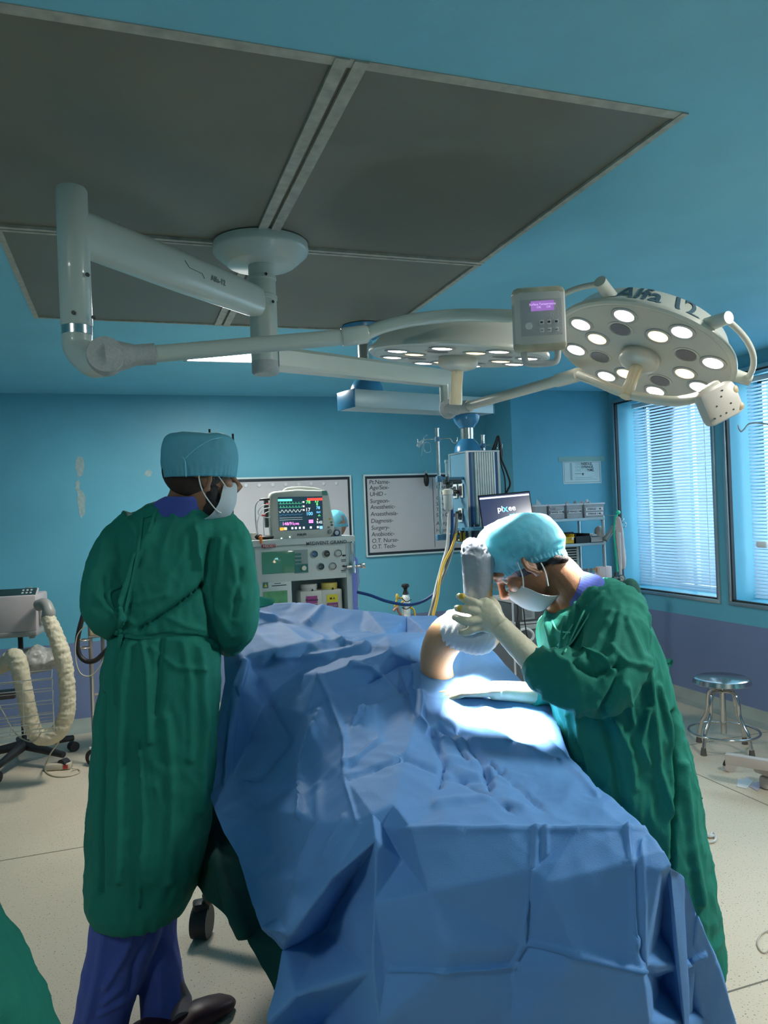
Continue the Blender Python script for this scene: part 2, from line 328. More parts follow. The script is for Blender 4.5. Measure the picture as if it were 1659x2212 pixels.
for n, (ya, yb) in enumerate((W1, W2)):
    o = bpy.data.objects.new('window_%d' % (n+1), None); COL.objects.link(o); o.location = (X1, (ya+yb)/2, WZ0); o['kind'] = 'structure'
    f = MB(); g = MB()
    t = .028
    for (y0, y1, z0, z1) in ((ya-t, yb+t, WZ0-t, WZ0), (ya-t, yb+t, WZ1, WZ1+t), (ya-t, ya, WZ0, WZ1), (yb, yb+t, WZ0, WZ1)):
        f.bb((X1-.016, y0, z0), (X1+.004, y1, z1), .003)
    for (y0, y1, z0, z1) in ((ya-.0, yb, WZ0, WZ0+.012), (ya, yb, WZ1-.012, WZ1), (ya, ya+.012, WZ0, WZ1), (yb-.012, yb, WZ0, WZ1)):
        g.bb((X1-.006, y0, z0), (X1+.02, y1, z1))
    part('window_frame', f, alu, o, 30); part('gasket', g, dark_al, o, 0)
    f = MB()
    for (y0, y1, z0, z1) in ((ya, yb, WZ0, WZ0+.04), (ya, yb, WZ1-.04, WZ1), (ya, ya+.04, WZ0, WZ1), (yb-.04, yb, WZ0, WZ1), ((ya+yb)/2-.02, (ya+yb)/2+.02, WZ0, WZ1)): f.bb((X1+.30, y0, z0), (X1+.34, y1, z1))
    part('outer_sash', f, alu, o, 0)
    part('pane', MB().bb((X1+.318, ya, WZ0), (X1+.322, yb, WZ1)), glassm, o, 0)
    bl = thing('venetian_blind', (X1+.2, (ya+yb)/2, WZ0), ['pale blue venetian blind in the window nearer the back wall', 'pale blue venetian blind in the second window at the right edge'][n], 'blind')
    XB = X1+.17; y0, y1 = ya+.035, yb-.035
    part('head_rail', MB().bb((XB-.02, y0, WZ1-.05), (XB+.02, y1, WZ1-.012), .003), mat('white_blind_rail', (.75, .85, .9), .4), bl)
    s = MB(); z = WZ0+.03; A = math.radians(44)
    while z < WZ1-.06:
        wv = .0140; P = []
        for q in (-1, -.33, .33, 1): P.append((XB+q*wv*math.cos(A), z+q*wv*math.sin(A)-.002*q*q*1.0))
        vv = [(x_, y0, z_) for x_, z_ in P]+[(x_, y1, z_) for x_, z_ in P]
        s.add(vv, [(i, i+1, i+5, i+4) for i in range(3)]); z += .0250
    part('slats', s, SLAT, bl, 60)
    cc = MB(); m_ = (y1-y0)
    for q in (.16, .80) if n == 0 else (.15, .5, .93):
        yq = y1-q*m_; cc.cyl((XB-.016, yq, WZ0+.02), (XB-.016, yq, WZ1-.04), .0022, seg=6)
        zz = WZ0+.03
        while zz < WZ1-.06: cc.ell((XB-.016, yq, zz), (.003, .004, .004), seg=6, rg=4); zz += .043
    part('ladder_cord', cc, cordm, bl)
part('window_handle', MB().bb(onx(1632, 1183, X1-.03)-Vector((0, .0, .0)), onx(1632, 1183, X1-.03)+Vector((.03, -.09, .045)), .012), mat('white_handle_plastic', (.75, .78, .78), .4), bpy.data.objects['window_2'])
# recessed luminaires: one in view, two unseen ones added as fill light
def ceiling_lamp(x, y, label, t_=.3):
    t = thing('ceiling_light', (x, y, H), label, 'ceiling light')
    f = MB(); s = .3
    for a in ((-s, -t_, s, -t_+.02), (-s, t_-.02, s, t_), (-s, -t_, -s+.02, t_), (s-.02, -t_, s, t_)): f.bb((x+a[0], y+a[1], H-.012), (x+a[2], y+a[3], H+.0))
    part('frame', f, mat('white_lamp_frame', (.8, .82, .8), .4), t)
    part('diffuser', MB().bb((x-s+.02, y-t_+.02, H-.008), (x+s-.02, y+t_-.02, H-.001)), mat('lit_lamp_diffuser', (.9, .9, .9), .4, emit=(.93, 1, .98), estr=9), t)
ceiling_lamp(*CEIL_LAMPS[0], 'lit white ceiling panel glimpsed behind the long lamp arm', .20)
ceiling_lamp(*CEIL_LAMPS[1], 'added unseen ceiling panel that fills in light from the window side')
ceiling_lamp(*CEIL_LAMPS[2], 'added unseen ceiling panel that fills in light from the left behind the camera')
# ================================================================== operating light with two heads
enam = mat('pale_grey_green_enamel', (.52, .58, .52), .32, var=.03, coat=.3)
enam2 = mat('cream_enamel', (.62, .60, .50), .35, var=.03, coat=.2)
chrome = mat('steel', (.62, .62, .60), .22, 1, var=.04)
screwm = mat('dark_screw', (.06, .06, .06), .5, .6)
mesh_wrap = mat('ribbed_grey_plastic', (.42, .44, .42), .55, var=.1, vscale=120, bump=.6, bscale=260)
ol = thing('operating_light', (SX, SY-.014, H), 'ceiling mounted operating light with two round lit heads on jointed arms', 'operating light')
cx, cy = .506, 2.754
def lz(mb, prof, x, y, seg=40): return mb.lathe(prof, Matrix.Translation((x, y, 0)), seg)
part('ceiling_flange', lz(MB(), [(.001, H+.0), (.172, H), (.174, H-.025), (.168, H-.035), (.125, H-.072), (.118, H-.076), (.001, H-.076)], cx, cy, 64), enam, ol, 50)
col = MB(); lz(col, [(.001, H-.07), (.048, H-.07), (.048, H-.115), (.052, H-.118), (.052, H-.128), (.049, H-.131), (.049, H-.185), (.053, H-.188), (.053, H-.20), (.050, H-.203), (.050, H-.345), (.054, H-.348), (.054, H-.365), (.050, H-.368), (.050, 2.125), (.001, 2.125)], cx, cy)
part('column', col, enam, ol, 40)
part('column_cap', lz(MB(), [(.001, 2.125), (.0495, 2.125), (.049, 2.085), (.043, 2.078), (.001, 2.078)], cx, cy), mesh_wrap, ol, 40)
for px, py, d in ((575, 592, 2.72), (590, 652, 2.73), (160, 676, 1.96), (203, 686, 1.985), (560, 655, 2.74), (190, 594, 1.98), (952, 833, 3.32), (965, 836, 3.325)):
    p = at(px, py, d); part('screw', MB().cyl(p, p-FW*.006, .0052, seg=10), screwm, ol)
# --- arm 1
A0 = Vector((cx, cy, 2.335)); V1 = at(160, 560, 2.0); A1 = Vector((V1[0], V1[1], 2.335)); dx = (A1-A0).normalized(); sd = dx.cross(UP)
R = []
for k_, (t, w_, h_) in enumerate(((.0, .032, .05), (.06, .038, .056), (.5, .042, .062), (1, .040, .060))):
    c0 = A0.lerp(A1, t); R.append([c0+sd*w_*math.copysign(abs(math.cos(a))**.7, math.cos(a))+UP*h_*math.copysign(abs(math.sin(a))**.7, math.sin(a)) for a in [2*PI*q/28 for q in range(28)]])
part('long_arm', MB().rings(R), enam, ol, 50)
nl_ = sd if sd.dot(EYE-A0) > 0 else -sd; vs, fs = text('Alfa-12', .026, .0004, bold=.0003); ML = frame_mat(A0.lerp(A1, .36)+nl_*.0425, (A0-A1), UP)
part('lettering', MB().add([ML @ p for p in vs], fs), mat('grey_green_print', (.16, .20, .17), .5), ol, 0)
part('lettering', MB().tube([ML @ Vector(p) for p in ((-.16, .022, 0), (-.14, .004, 0), (-.08, .002, 0), (-.07, -.012, 0))], .0012, 6), MATS['grey_green_print'], ol, 0)
x, y = A1[0], A1[1]
t1 = MB(); lz(t1, [(.001, 2.445), (.036, 2.445), (.040, 2.438), (.040, 2.085), (.036, 2.08), (.001, 2.08)], x, y); part('drop_tube', t1, enam, ol, 40)
part('swivel_collar', lz(MB(), [(.001, 2.08), (.0385, 2.08), (.0385, 2.058), (.001, 2.058)], x, y), chrome, ol, 40)
p0 = Vector((x, y, 2.06)); J1 = at(228, 771, 1.93)
part('elbow', MB().tube(curve([p0, p0-UP*.03, at(178, 765, 1.99), at(205, 785, 1.96), J1], 5), [.038]*21, 20), enam, ol, 50)
# joint disc faces the camera
def disc(mb, c, n, r, th, seg=36):
    c = Vector(c); n = Vector(n).normalized(); M = n.to_track_quat('Z', 'Y').to_matrix().to_4x4(); M.translation = c
    return mb.lathe([(.001, -th), (r*.96, -th), (r, -th*.7), (r, th*.7), (r*.96, th), (.001, th)], M, seg)
nj = (EYE-J1); nj.z = 0; S1a = at(335, 765, 1.97); S1b = at(745, 728, 2.08)
jm = MB(); disc(jm, J1, nj, .046, .036)
sleeve_pts = [J1.lerp(S1a, q) for q in (.0, .35, .6, 1)]
jm.tube(sleeve_pts, [.045, .036, .027, .028], 20)
part('spring_joint', jm, mesh_wrap, ol, 40)
part('spring_arm', MB().cyl(S1a-(S1b-S1a).normalized()*.03, S1b, .0225, .0215, 20), enam, ol, 40)
C1 = at(790, 722, 2.09)
part('arm_collar', MB().tube([S1b-(C1-S1b)*.15, S1b, C1, C1+(C1-S1b)*.1], [.024, .0255, .0255, .022], 20), enam, ol, 40)
yk = curve([C1, at(830, 705, 2.09), at(900, 690, 2.09), at(1000, 681, 2.09), at(1115, 683, 2.09)], 6)
part('yoke', MB().tube(yk, .018, 16), enam, ol, 50)
# --- heads
FIELD = at(1065, 1515, 2.19)
lensm = mat('lamp_lens_white', (.9, .9, .88), .15, emit=(1, .98, .94), estr=6)
lensw = mat('lamp_lens_warm', (.9, .8, .5), .15, emit=(1, .68, .30), estr=2.6)
ringm = mat('silver_lamp_bezel', (.5, .5, .48), .35, .6, bump=.4, bscale=220)
capm = mat('grey_blank_cap', (.17, .15, .15), .6)
domem = mat('warm_white_head_shell', (.66, .66, .58), .34, var=.03, coat=.3)
facem = mat('matte_silver_face', (.58, .57, .50), .38, .15, var=.03)
knob = mat('cream_handle_plastic', (.72, .62, .42), .35, coat=.3)
def head(c, n, xd, label, spin=0, beam=1):
    """n = direction the light points, xd = direction of local x"""
    n = Vector(n).normalized(); M = frame_mat(c, xd, None, n)      # local +z is the lit side
    R_ = .288
    h = MB(); h.lathe([(.001, -.100), (.16, -.100), (.215, -.092), (.240, -.078), (.266, -.030), (.286, -.012), (R_, -.004), (R_, .002), (.281, .007), (.272, .006)], M, 96, caps=False)
    hd = part('lamp_head', h, domem, ol, 35, label)
    # face with four open vents
    holes = [(.150, a+spin) for a in (20, 110, 200, 290)]
    lamps = []
    for a in range(12): lamps.append((.225 if a % 3 != 1 else .150, a*30+spin+5 if a % 3 != 1 else a*30+spin+35))
    lamps = [(.222, 8+spin+q*45) for q in range(8)]+[(.148, 65+spin+q*90) for q in range(4)]
    fm = MB(); fm.lathe([(.001, .004), (.272, .004), (.272, .0065), (.001, .0065)], M, 64); fo = part('face_plate', fm, facem, hd, 30)
    for i, (r, a) in enumerate(lamps):
        lx, ly = r*math.cos(math.radians(a)), r*math.sin(math.radians(a)); T_ = M @ Matrix.Translation((lx, ly, 0))
        b_ = part('lamp_bezel', MB().lathe([(.028, .0065), (.040, .0065), (.040, .0095), (.036, .011), (.030, .0095), (.028, .0065)], T_, 32, caps=False), ringm, hd, 40)
        part('lens', MB().lathe([(.001, .0068), (.029, .0068), (.029, .0085), (.020, .0100), (.001, .0105)], T_, 28), lensw if i >= 8 else lensm, hd, 40)
        spot('operating_lamp_beam', T_ @ Vector((0, 0, .03)), FIELD, (900 if i < 8 else 600)*beam, 15, 1, (1, .98, .95) if i < 8 else (1, .86, .66), .028)
    for r, a in holes:
        lx, ly = r*math.cos(math.radians(a)), r*math.sin(math.radians(a)); T_ = M @ Matrix.Translation((lx, ly, 0))
        part('blank_cap', MB().lathe([(.001, .0066), (.031, .0066), (.031, .0078), (.001, .0078)], T_, 28), capm, hd, 40)
        part('cap_bezel', MB().lathe([(.034, .0066), (.041, .0066), (.041, .0082), (.034, .0082), (.034, .0066)], T_, 28, caps=False), facem, hd, 40)
    hb = MB(); hb.lathe([(.001, .006), (.062, .006), (.064, .012), (.064, .030), (.056, .040), (.030, .048), (.001, .048)], M, 40); part('handle_hub', hb, facem, hd, 40)
    hh = MB(); hh.lathe([(.001, .045), (.018, .045), (.0195, .05), (.0185, .10), (.021, .150), (.020, .157), (.001, .158)], M, 28); part('sterile_handle', hh, knob, hd, 40)
    return hd, M
B1 = at(990, 768, 2.44); n1 = -UP*.985+(-RT)*.085+FW*.085
hd1, M1 = head(B1, n1, RT, 'round lamp head seen edge-on behind the control box', spin=10, beam=1.6)
C2 = at(1386, 765, 2.42); v2 = (C2-EYE).normalized()
Xp = (XC-v2*XC.dot(v2)).normalized(); Yp = (YC-v2*YC.dot(v2)).normalized(); n2 = (.885*(-.342*Xp-.94*Yp)-.465*v2); xd2 = XC*.94-YC*.342
hd2, M2 = head(C2, n2, xd2, 'round lamp head tilted so that its lit face shows', spin=28, beam=.3)
# rails on the rims of the heads
def rim_rail(M, a0, a1, hd, posts):
    pts = [M @ Vector((.325*math.cos(math.radians(a)), .325*math.sin(math.radians(a)), -.03)) for a in np.linspace(a0, a1, 14)]
    part('rim_handle', MB().tube(pts, .009, 12), domem, hd, 50)
    for a in posts:
        c_, s_ = math.cos(math.radians(a)), math.sin(math.radians(a)); pb = MB()
        pb.cyl(M @ Vector((.255*c_, .255*s_, -.03)), M @ Vector((.338*c_, .338*s_, -.03)), .021, .018, 24); part('handle_post', pb, domem, hd, 40)
def ang_of(M, px, py):
    """rim angle of a head nearest to a pixel"""
    best = None
    for a in range(0, 360, 2):
        p = M @ Vector((.325*math.cos(math.radians(a)), .325*math.sin(math.radians(a)), -.03)); d = p-EYE; k_ = d.dot(FW); q = (CX+FPX*d.dot(XC)/k_-px)**2+(CY-FPX*d.dot(YC)/k_-py)**2
        if best is None or q < best[0]: best = (q, a)
    return best[1]
aL0, aL1 = ang_of(M2, 1222, 636), ang_of(M2, 1300, 628); aR0, aR1 = ang_of(M2, 1553, 712), ang_of(M2, 1590, 800)
def short(a, b):
    d = (b-a+180) % 360-180; return a, a+d
s_, e_ = short(aL1, aL0); rim_rail(M2, s_, e_+(20 if e_ > s_ else -20), hd2, [s_])
s_, e_ = short(aR0, aR1); rim_rail(M2, s_, e_, hd2, [s_, e_])
# lettering on the sloping rim of the second head
vs, fs = text('Alfa 12', .087, .0006, bold=.0014)
bt_ = bmesh.new(); bvs = [bt_.verts.new(p) for p in vs]; bt_.verts.ensure_lookup_table()
for q_ in fs:
    try: bt_.faces.new([bvs[k_] for k_ in q_])
    except ValueError: pass
bmesh.ops.triangulate(bt_, faces=bt_.faces[:])
for _ in range(3): bmesh.ops.subdivide_edges(bt_, edges=[e_ for e_ in bt_.edges if e_.calc_length() > .008], cuts=1)
bmesh.ops.triangulate(bt_, faces=bt_.faces[:]); bt_.verts.index_update(); vs = [v_.co.copy() for v_ in bt_.verts]; fs = [tuple(w_.index for w_ in f_.verts) for f_ in bt_.faces]; bt_.free()
aT = ang_of(M2, 1422, 630); tv = []
for p in vs:
    th = math.radians(aT) - (p[0])/.262*(1); hz = p[1]
    z_ = -.046-hz*1.12; r_ = float(np.interp(-z_, [.012, .030, .078, .092], [.286, .266, .240, .215]))+.0022
    tv.append(M2 @ Vector(((r_+abs(p[2])*0+max(0, p[2]))*math.cos(th), (r_+max(0, p[2]))*math.sin(th), z_)))
part('lettering', MB().add(tv, fs), mat('slate_blue_print', (.07, .13, .17), .5), hd2, 0)
# --- control box 1 (turned to the camera)
def ctrl(c, xdir, ydir, w, h, th):
    M = frame_mat(c, xdir, ydir); b_ = MB(); b_.box((0, 0, 0), (w, h, th), M, .018); return M, b_
bm_ = mat('off_white_control_box', (.62, .60, .55), .45, var=.04)
tapem = mat('yellowed_sticky_tape', (.50, .46, .33), .5, var=.2, vscale=30)
cb = at(1164, 690, 2.03); xb = (RT*.995-FW*.1); M, b_ = ctrl(cb, xb, UP*.99+XC*-.02, .140, .172, .045)
cbx = part('control_box', b_, bm_, ol, 40)
part('tape', MB().box((0, .068, 0), (.1405, .034, .0455), M, .017), tapem, cbx, 40); part('tape', MB().box((0, -.072, 0), (.1405, .028, .0455), M, .016), tapem, cbx, 40)
part('keypad', MB().box((.004, 0, .0225), (.108, .096, .002), M, .001), mat('grey_mesh_keypad', (.52, .50, .50), .5, bump=.5, bscale=400), cbx, 30)
part('display', MB().box((.008, .030, .0240), (.060, .026, .002), M), mat('violet_lcd', (.10, .05, .18), .3, emit=(.32, .16, .50), estr=.7), cbx, 0)
vs, fs = text('Surface Temperature\n   OK      OK', .008, .0002); part('display_text', MB().add([M @ (Vector((.008, .030, .0252))+p) for p in vs], fs), mat('lcd_text', (.4, .3, .6), .4, emit=(.7, .45, .9), estr=.8), cbx, 0)
bt = MB()
for r_ in range(2):
    for q in range(3): bt.box((.004+q*.019, -.014-r_*.021, .0245), (.012, .012, .003), M, .001)
bt.lathe([(.001, .0235), (.010, .0235), (.009, .026), (.001, .026)], M @ Matrix.Translation((-.030, -.022, 0)), 20)
part('buttons', bt, mat('pale_button', (.70, .68, .66), .5), cbx, 30)
g_ = MB()
for r_ in range(2):
    for q in range(3): g_.box((.004+q*.019, -.014-r_*.021, .0262), (.007, .0015 if r_ else .005, .0006), M)
part('button_marks', g_, mat('dark_print', (.07, .06, .08), .6), cbx, 0)
hp = [M @ Vector(p) for p in ((-.043, -.082, 0), (-.040, -.108, 0), (-.026, -.118, 0), (.030, -.118, 0), (.044, -.108, 0), (.047, -.082, 0))]
part('grab_handle', MB().tube(curve(hp, 4), .0085, 12), mat('pale_grey_plastic', (.55, .54, .52), .4), cbx, 50)
# --- arm 2
Bp = at(962, 840, 3.33); z2 = 2.135; A0 = Vector((cx, cy, z2)); A1 = Vector((Bp[0], Bp[1], z2)); dx = (A1-A0).normalized(); sd = dx.cross(UP); R = []
for t, w_, ht, hb_ in ((.04, .040, .045, .036), (.5, .036, .040, .036), (.97, .032, .034, .036), (1.03, .020, .03, .03)):
    c0 = A0.lerp(A1, t); R.append([c0+sd*w_*sx_+UP*(ht if sz_ > 0 else -hb_)*abs(sz_) for sx_, sz_ in ((1, .7), (.8, 1), (-.8, 1), (-1, .7), (-1, -.7), (-.8, -1), (.8, -1), (1, -.7))])
part('flat_arm', MB().rings(R), enam, ol, 30)
x, y = A1[0], A1[1]
part('post', lz(MB(), [(.001, 2.13), (.026, 2.13), (.026, 2.03), (.001, 2.03)], x, y), enam, ol, 40)
part('swivel_collar', lz(MB(), [(.001, 2.03), (.0275, 2.03), (.0275, 2.018), (.001, 2.018)], x, y), chrome, ol, 40)
J2 = at(969, 884, 3.29); nj = EYE-J2; nj.z = 0; S2a = at(1012, 877, 3.24); S2b = at(1205, 822, 2.70); S2c = at(1246, 810, 2.60)
jm = MB(); jm.cyl((x, y, 2.02), (x, y, 1.985), .026, .03, 20); disc(jm, J2, nj, .040, .03); jm.tube([J2, J2.lerp(S2a, .6), S2a, S2a+(S2b-S2a).normalized()*.01], [.036, .028, .026, .026], 18)
part('spring_joint', jm, mesh_wrap, ol, 40)
part('spring_arm', MB().cyl(S2a-(S2b-S2a).normalized()*.02, S2b, .0195, .0195, 18), enam2, ol, 40)
part('arm_collar', MB().tube([S2b-(S2c-S2b)*.1, S2b, S2c, S2c+(S2c-S2b)*.1], [.021, .024, .0245, .023], 18), enam2, ol, 40)
yk = curve([S2c, at(1290, 826, 2.52), at(1345, 848, 2.42), at(1410, 862, 2.33), at(1470, 866, 2.28), at(1535, 850, 2.27)], 6)
part('yoke', MB().tube(yk, .0155, 16), enam2, ol, 50)
f_ = at(1535, 848, 2.27); part('yoke_fitting', MB().box((0, 0, 0), (.075, .05, .035), frame_mat(f_, XC*.85+YC*.5, UP), .012), enam2, ol, 40)
Mb = frame_mat(at(1553, 872, 2.24), XC*.86+YC*.42+FW*.12, YC*.88-XC*.42-FW*.1)
b_ = MB(); b_.box((0, 0, 0), (.125, .105, .05), Mb, .02); cb2 = part('control_box', b_, mat('pinkish_white_box_back', (.60, .55, .48), .42, var=.04), ol, 40)
btp = mat('brown_box_tape', (.52, .40, .24), .5, var=.15); part('tape', MB().box((.048, .02, 0), (.033, .03, .0506), Mb, .012), btp, cb2, 30); part('tape', MB().box((.046, -.032, 0), (.03, .024, .0506), Mb, .01), btp, cb2, 30)
s_ = MB()
for q in (-.045, -.025, -.005, .02): s_.cyl(Mb @ Vector((q, -.03, .024)), Mb @ Vector((q, -.03, .0262)), .0025, seg=8)
for q, w_ in ((-.025, .0), (0.0, .02), (.02, -.01), (.01, .035)): s_.cyl(Mb @ Vector((q, w_, .024)), Mb @ Vector((q, w_, .0262)), .0025, seg=8)
part('vent_holes', s_, screwm, cb2, 0)
# ================================================================== ceiling pendant
blu = mat('glossy_blue_plastic', (.04, .22, .42), .25, var=.04, coat=.4)
pgrey = mat('pale_blue_grey_metal', (.40, .52, .55), .38, .2, var=.03)
edge = mat('aluminium_extrusion', (.55, .58, .58), .3, .8, var=.03)
pd = thing('ceiling_pendant', (1.25, 3.9, H), 'ceiling pendant with a horizontal beam, blue cups and a gas and socket column', 'medical pendant')
L0 = at(767, 858, 3.9); R0 = at(1066, 879, 4.42); dr = (R0-L0); dr.z = 0; ln = dr.length; dr.normalize(); nb = dr.cross(UP)
zb, zt = 2.107, 2.203; wb = .17
Mb = frame_mat((L0[0], L0[1], zb), dr, UP)            # local x along the beam, y up, z towards the camera
part('beam', MB().box((ln/2, .046, -wb/2), (ln, .092, wb), Mb, .003), pgrey, pd, 30)
part('end_cap', MB().box((-.004, .046, -wb/2), (.008, .096, wb+.004), Mb, .003), blu, pd, 30); part('end_cap', MB().box((ln+.003, .046, -wb/2), (.006, .096, wb+.004), Mb, .003), blu, pd, 30)
c1 = Mb @ Vector((.13, .092, -.09))
x, y = c1[0], c1[1]
part('upper_cup', lz(MB(), [(.001, 2.20), (.088, 2.20), (.086, 2.225), (.074, 2.252), (.05, 2.272), (.001, 2.275)], x, y), blu, pd, 40)
part('ceiling_tube', lz(MB(), [(.001, 2.27), (.040, 2.27), (.040, H-.06), (.001, H-.06)], x, y), chrome, pd, 40)
part('ceiling_cup', lz(MB(), [(.001, H-.07), (.06, H-.065), (.11, H-.03), (.12, H), (.001, H)], x, y), blu, pd, 40)
# column
cA = at(1008, 1000, 4.30); cxl, cyl_ = cA[0], cA[1]; cw, cdp = .205, .24
zc0, zc1 = 1.36, 1.888
x, y = cxl+cw*.32, cyl_+cdp*.5
part('lower_cup', lz(MB(), [(.001, 2.105), (.078, 2.105), (.077, 2.085), (.066, 2.058), (.05, 2.042), (.045, 2.03), (.001, 2.03)], x, y), blu, pd, 40)
part('swivel_tube', lz(MB(), [(.001, 2.035), (.0375, 2.035), (.0375, 1.96), (.001, 1.96)], x, y), chrome, pd, 40)
part('column_dome', lz(MB(), [(.001, 1.97), (.042, 1.965), (.060, 1.945), (.074, 1.92), (.079, zc1), (.001, zc1)], x, y), blu, pd, 40)
colm = MB(); colm.bb((cxl+.001, cyl_+.001, zc0), (cxl+cw-.001, cyl_+cdp-.001, zc1-.006))
so = part('service_column', colm, mat('steel_blue_panel', (.10, .25, .36), .4, var=.04), pd, 0)
e = MB(); e.bb((cxl-.004, cyl_-.004, zc1-.008), (cxl+cw+.004, cyl_+cdp+.004, zc1))
for (xx, yy) in ((cxl-.003, cyl_-.003), (cxl-.003, cyl_+cdp-.012), (cxl+cw-.012, cyl_-.003)): e.bb((xx, yy, zc0), (xx+.015, yy+.015, zc1-.004))
part('edge_trim', e, edge, so, 0)
fl = MB()
for q in range(9): fl.cyl((cxl+.052+q*.0145, cyl_+.0, zc0), (cxl+.052+q*.0145, cyl_+.0, zc1-.01), .0085, seg=10)
part('fluted_front', fl, mat('fluted_aluminium', (.50, .54, .52), .35, .7, var=.12, vscale=20), so, 40)
st = MB(); st.bb((cxl+.014, cyl_-.003, zc0), (cxl+.027, cyl_+.002, zc1-.01)); st.bb((cxl+cw-.03, cyl_-.003, zc0), (cxl+cw-.016, cyl_+.002, zc1-.01)); part('blue_stripe', st, mat('navy_stripe', (.02, .07, .22), .4), so, 0)
sk = MB(); sp = MB()
for zz, yy in ((1.665, .16), (1.665, .08), (1.525, .10), (1.415, .14), (1.415, .07)):
    sp.bb((cxl-.008, cyl_+yy-.028, zz-.04), (cxl-.002, cyl_+yy+.028, zz+.04), .002)
    sk.bb((cxl-.012, cyl_+yy-.018, zz-.028), (cxl-.006, cyl_+yy+.018, zz+.028), .004)
part('socket_plate', sp, mat('white_socket_plate', (.65, .70, .68), .5), so, 30); part('socket', sk, mat('black_socket', (.02, .02, .025), .5), so, 30)
gv = MB()
for zz, yy, ll in ((1.66, .11, .10), (1.525, .08, .07), (1.41, .12, .06), (1.40, .05, .06)):
    gv.cyl((cxl-.01, cyl_+yy, zz), (cxl-ll, cyl_+yy, zz), .014, .010, 12); gv.cyl((cxl-ll*.5, cyl_+yy, zz-.022), (cxl-ll*.5, cyl_+yy, zz+.022), .010, seg=10); gv.ell((cxl-ll, cyl_+yy, zz), (.014, .014, .016))
part('gas_valve', gv, mat('dark_brass_valve', (.10, .10, .09), .35, .8), so, 40)
yv = MB()
for q in range(4): yv.cyl((cxl-.02-q*.018, cyl_+.03+q*.01, 1.375), (cxl-.02-q*.018, cyl_+.03+q*.01, 1.425), .007, seg=10)
part('yellow_valve', yv, mat('yellow_brass', (.55, .38, .05), .4, .4), so, 40)
# shelf
s0 = at(1000, 1151, 4.2); part('shelf', MB().bb((s0[0]-.0, cyl_-.14, 1.438), (s0[0]+.52, cyl_+.12, 1.455), .004), mat('blue_shelf', (.10, .33, .50), .4), pd, 30)
part('shelf_bracket', MB().bb((cxl+.02, cyl_-.03, 1.33), (cxl+.05, cyl_+.0, 1.47), .003).bb((cxl+.1, cyl_-.06, 1.36), (cxl+.2, cyl_+.1, 1.44), .003), mat('dark_bracket', (.03, .05, .08), .5), pd, 30)
# drip pole on the left with hooks, joined by two bars
def drip_pole(px0, py0, d, z1, z0, hooks):
    p = at(px0, py0, d); mb = MB(); mb.cyl((p[0], p[1], z0), (p[0], p[1], z1), .0105, seg=14); mb.cyl((p[0], p[1], z1), (p[0], p[1], z1+.006), .013, seg=14); part('drip_pole', mb, chrome, pd, 40)
    for s_ in hooks:
        b0 = Vector((p[0], p[1], z1-.055)); q = [b0, b0+RT*s_*.06, b0+RT*s_*.075-UP*.004, b0+RT*s_*.085-UP*.022, b0+RT*s_*.098-UP*.028, b0+RT*s_*.11-UP*.018, b0+RT*s_*.112+UP*.004]
        part('drip_hook', MB().tube(curve(q, 4), .0028, 8), chrome, pd, 50)
    part('pole_clamp', MB().cyl((p[0], p[1], z1-.07), (p[0], p[1], z1-.045), .016, seg=14), mat('blue_clamp', (.08, .22, .35), .4), pd, 40)
    if z0 < 1.6: part('pole_clamp', MB().bb((p[0]-.016, p[1]-.016, z1-.30), (p[0]+.016, p[1]+.016, z1-.265), .004), mat('blue_clamp', (.08, .22, .35)), pd, 40)
    return p
dp = drip_pole(947, 1000, 4.28, 2.015, 1.40, (-1, 1))
drip_pole(1043, 950, 4.48, 1.985, 1.86, (-1, 1))
br = MB(); br.cyl((dp[0], dp[1], 1.735), (cxl+.0, cyl_+.05, 1.735), .009, seg=10); br.cyl((dp[0], dp[1], 1.405), (cxl+.0, cyl_+.05, 1.405), .009, seg=10); br.box((dp[0], dp[1], 1.405), (.06, .035, .035), None, .005)
part('pole_bar', br, mat('blue_clamp', (.08, .22, .35)), pd, 40)
# things hanging on the pendant
clearp = mat('clear_plastic', (.85, .92, .92), .15, trans=.85, var=0, ior=1.2)
fm_ = thing('oxygen_flowmeter', at(968, 1080, 4.22), 'clear humidifier bottle and flowmeter tube on the left face of the pendant column', 'flowmeter')
p = at(968, 1080, 4.2); x, y, z = p
part('bottle', lz(MB(), [(.001, z-.055), (.022, z-.055), (.026, z-.045), (.027, z+.03), (.024, z+.035), (.001, z+.035)], x, y), mat('cloudy_bottle', (.55, .62, .62), .25, trans=.3), fm_, 40)
part('lid', lz(MB(), [(.001, z+.03), (.030, z+.03), (.030, z+.055), (.015, z+.062), (.001, z+.062)], x, y), mat('cream_lid', (.65, .66, .58), .5), fm_, 40)
part('flow_tube', lz(MB(), [(.001, z+.13), (.010, z+.13), (.010, z+.205), (.013, z+.208), (.013, z+.222), (.001, z+.224)], x, y), clearp, fm_, 40)
part('regulator', MB().tube([(x, y, z+.06), (x, y, z+.13)], .010).tube([(x-.02, y, z+.10), (x+.09, y+.02, z+.10)], .013).ell((x+.01, y-.01, z+.085), (.018, .018, .018)), mat('dark_regulator', (.08, .09, .09), .35, .7), fm_, 40)
iv = thing('drip_line', at(905, 960, 4.27), 'thin clear infusion line with a chamber on the left pendant hook', 'infusion line')
part('drip_chamber', MB().tube([at(914, 950, 4.27), at(906, 958, 4.27), at(903, 965, 4.27)], [.003, .010, .011], 10), clearp, iv, 50)
part('tubing', MB().tube(curve([at(922, 940, 4.27), at(914, 950, 4.27), at(918, 975, 4.27), at(930, 975, 4.27), at(928, 958, 4.27), at(916, 958, 4.27), at(910, 985, 4.27)], 5), .0018, 6), clearp, iv, 50)
bk = mat('black_rubber', (.012, .012, .014), .5)
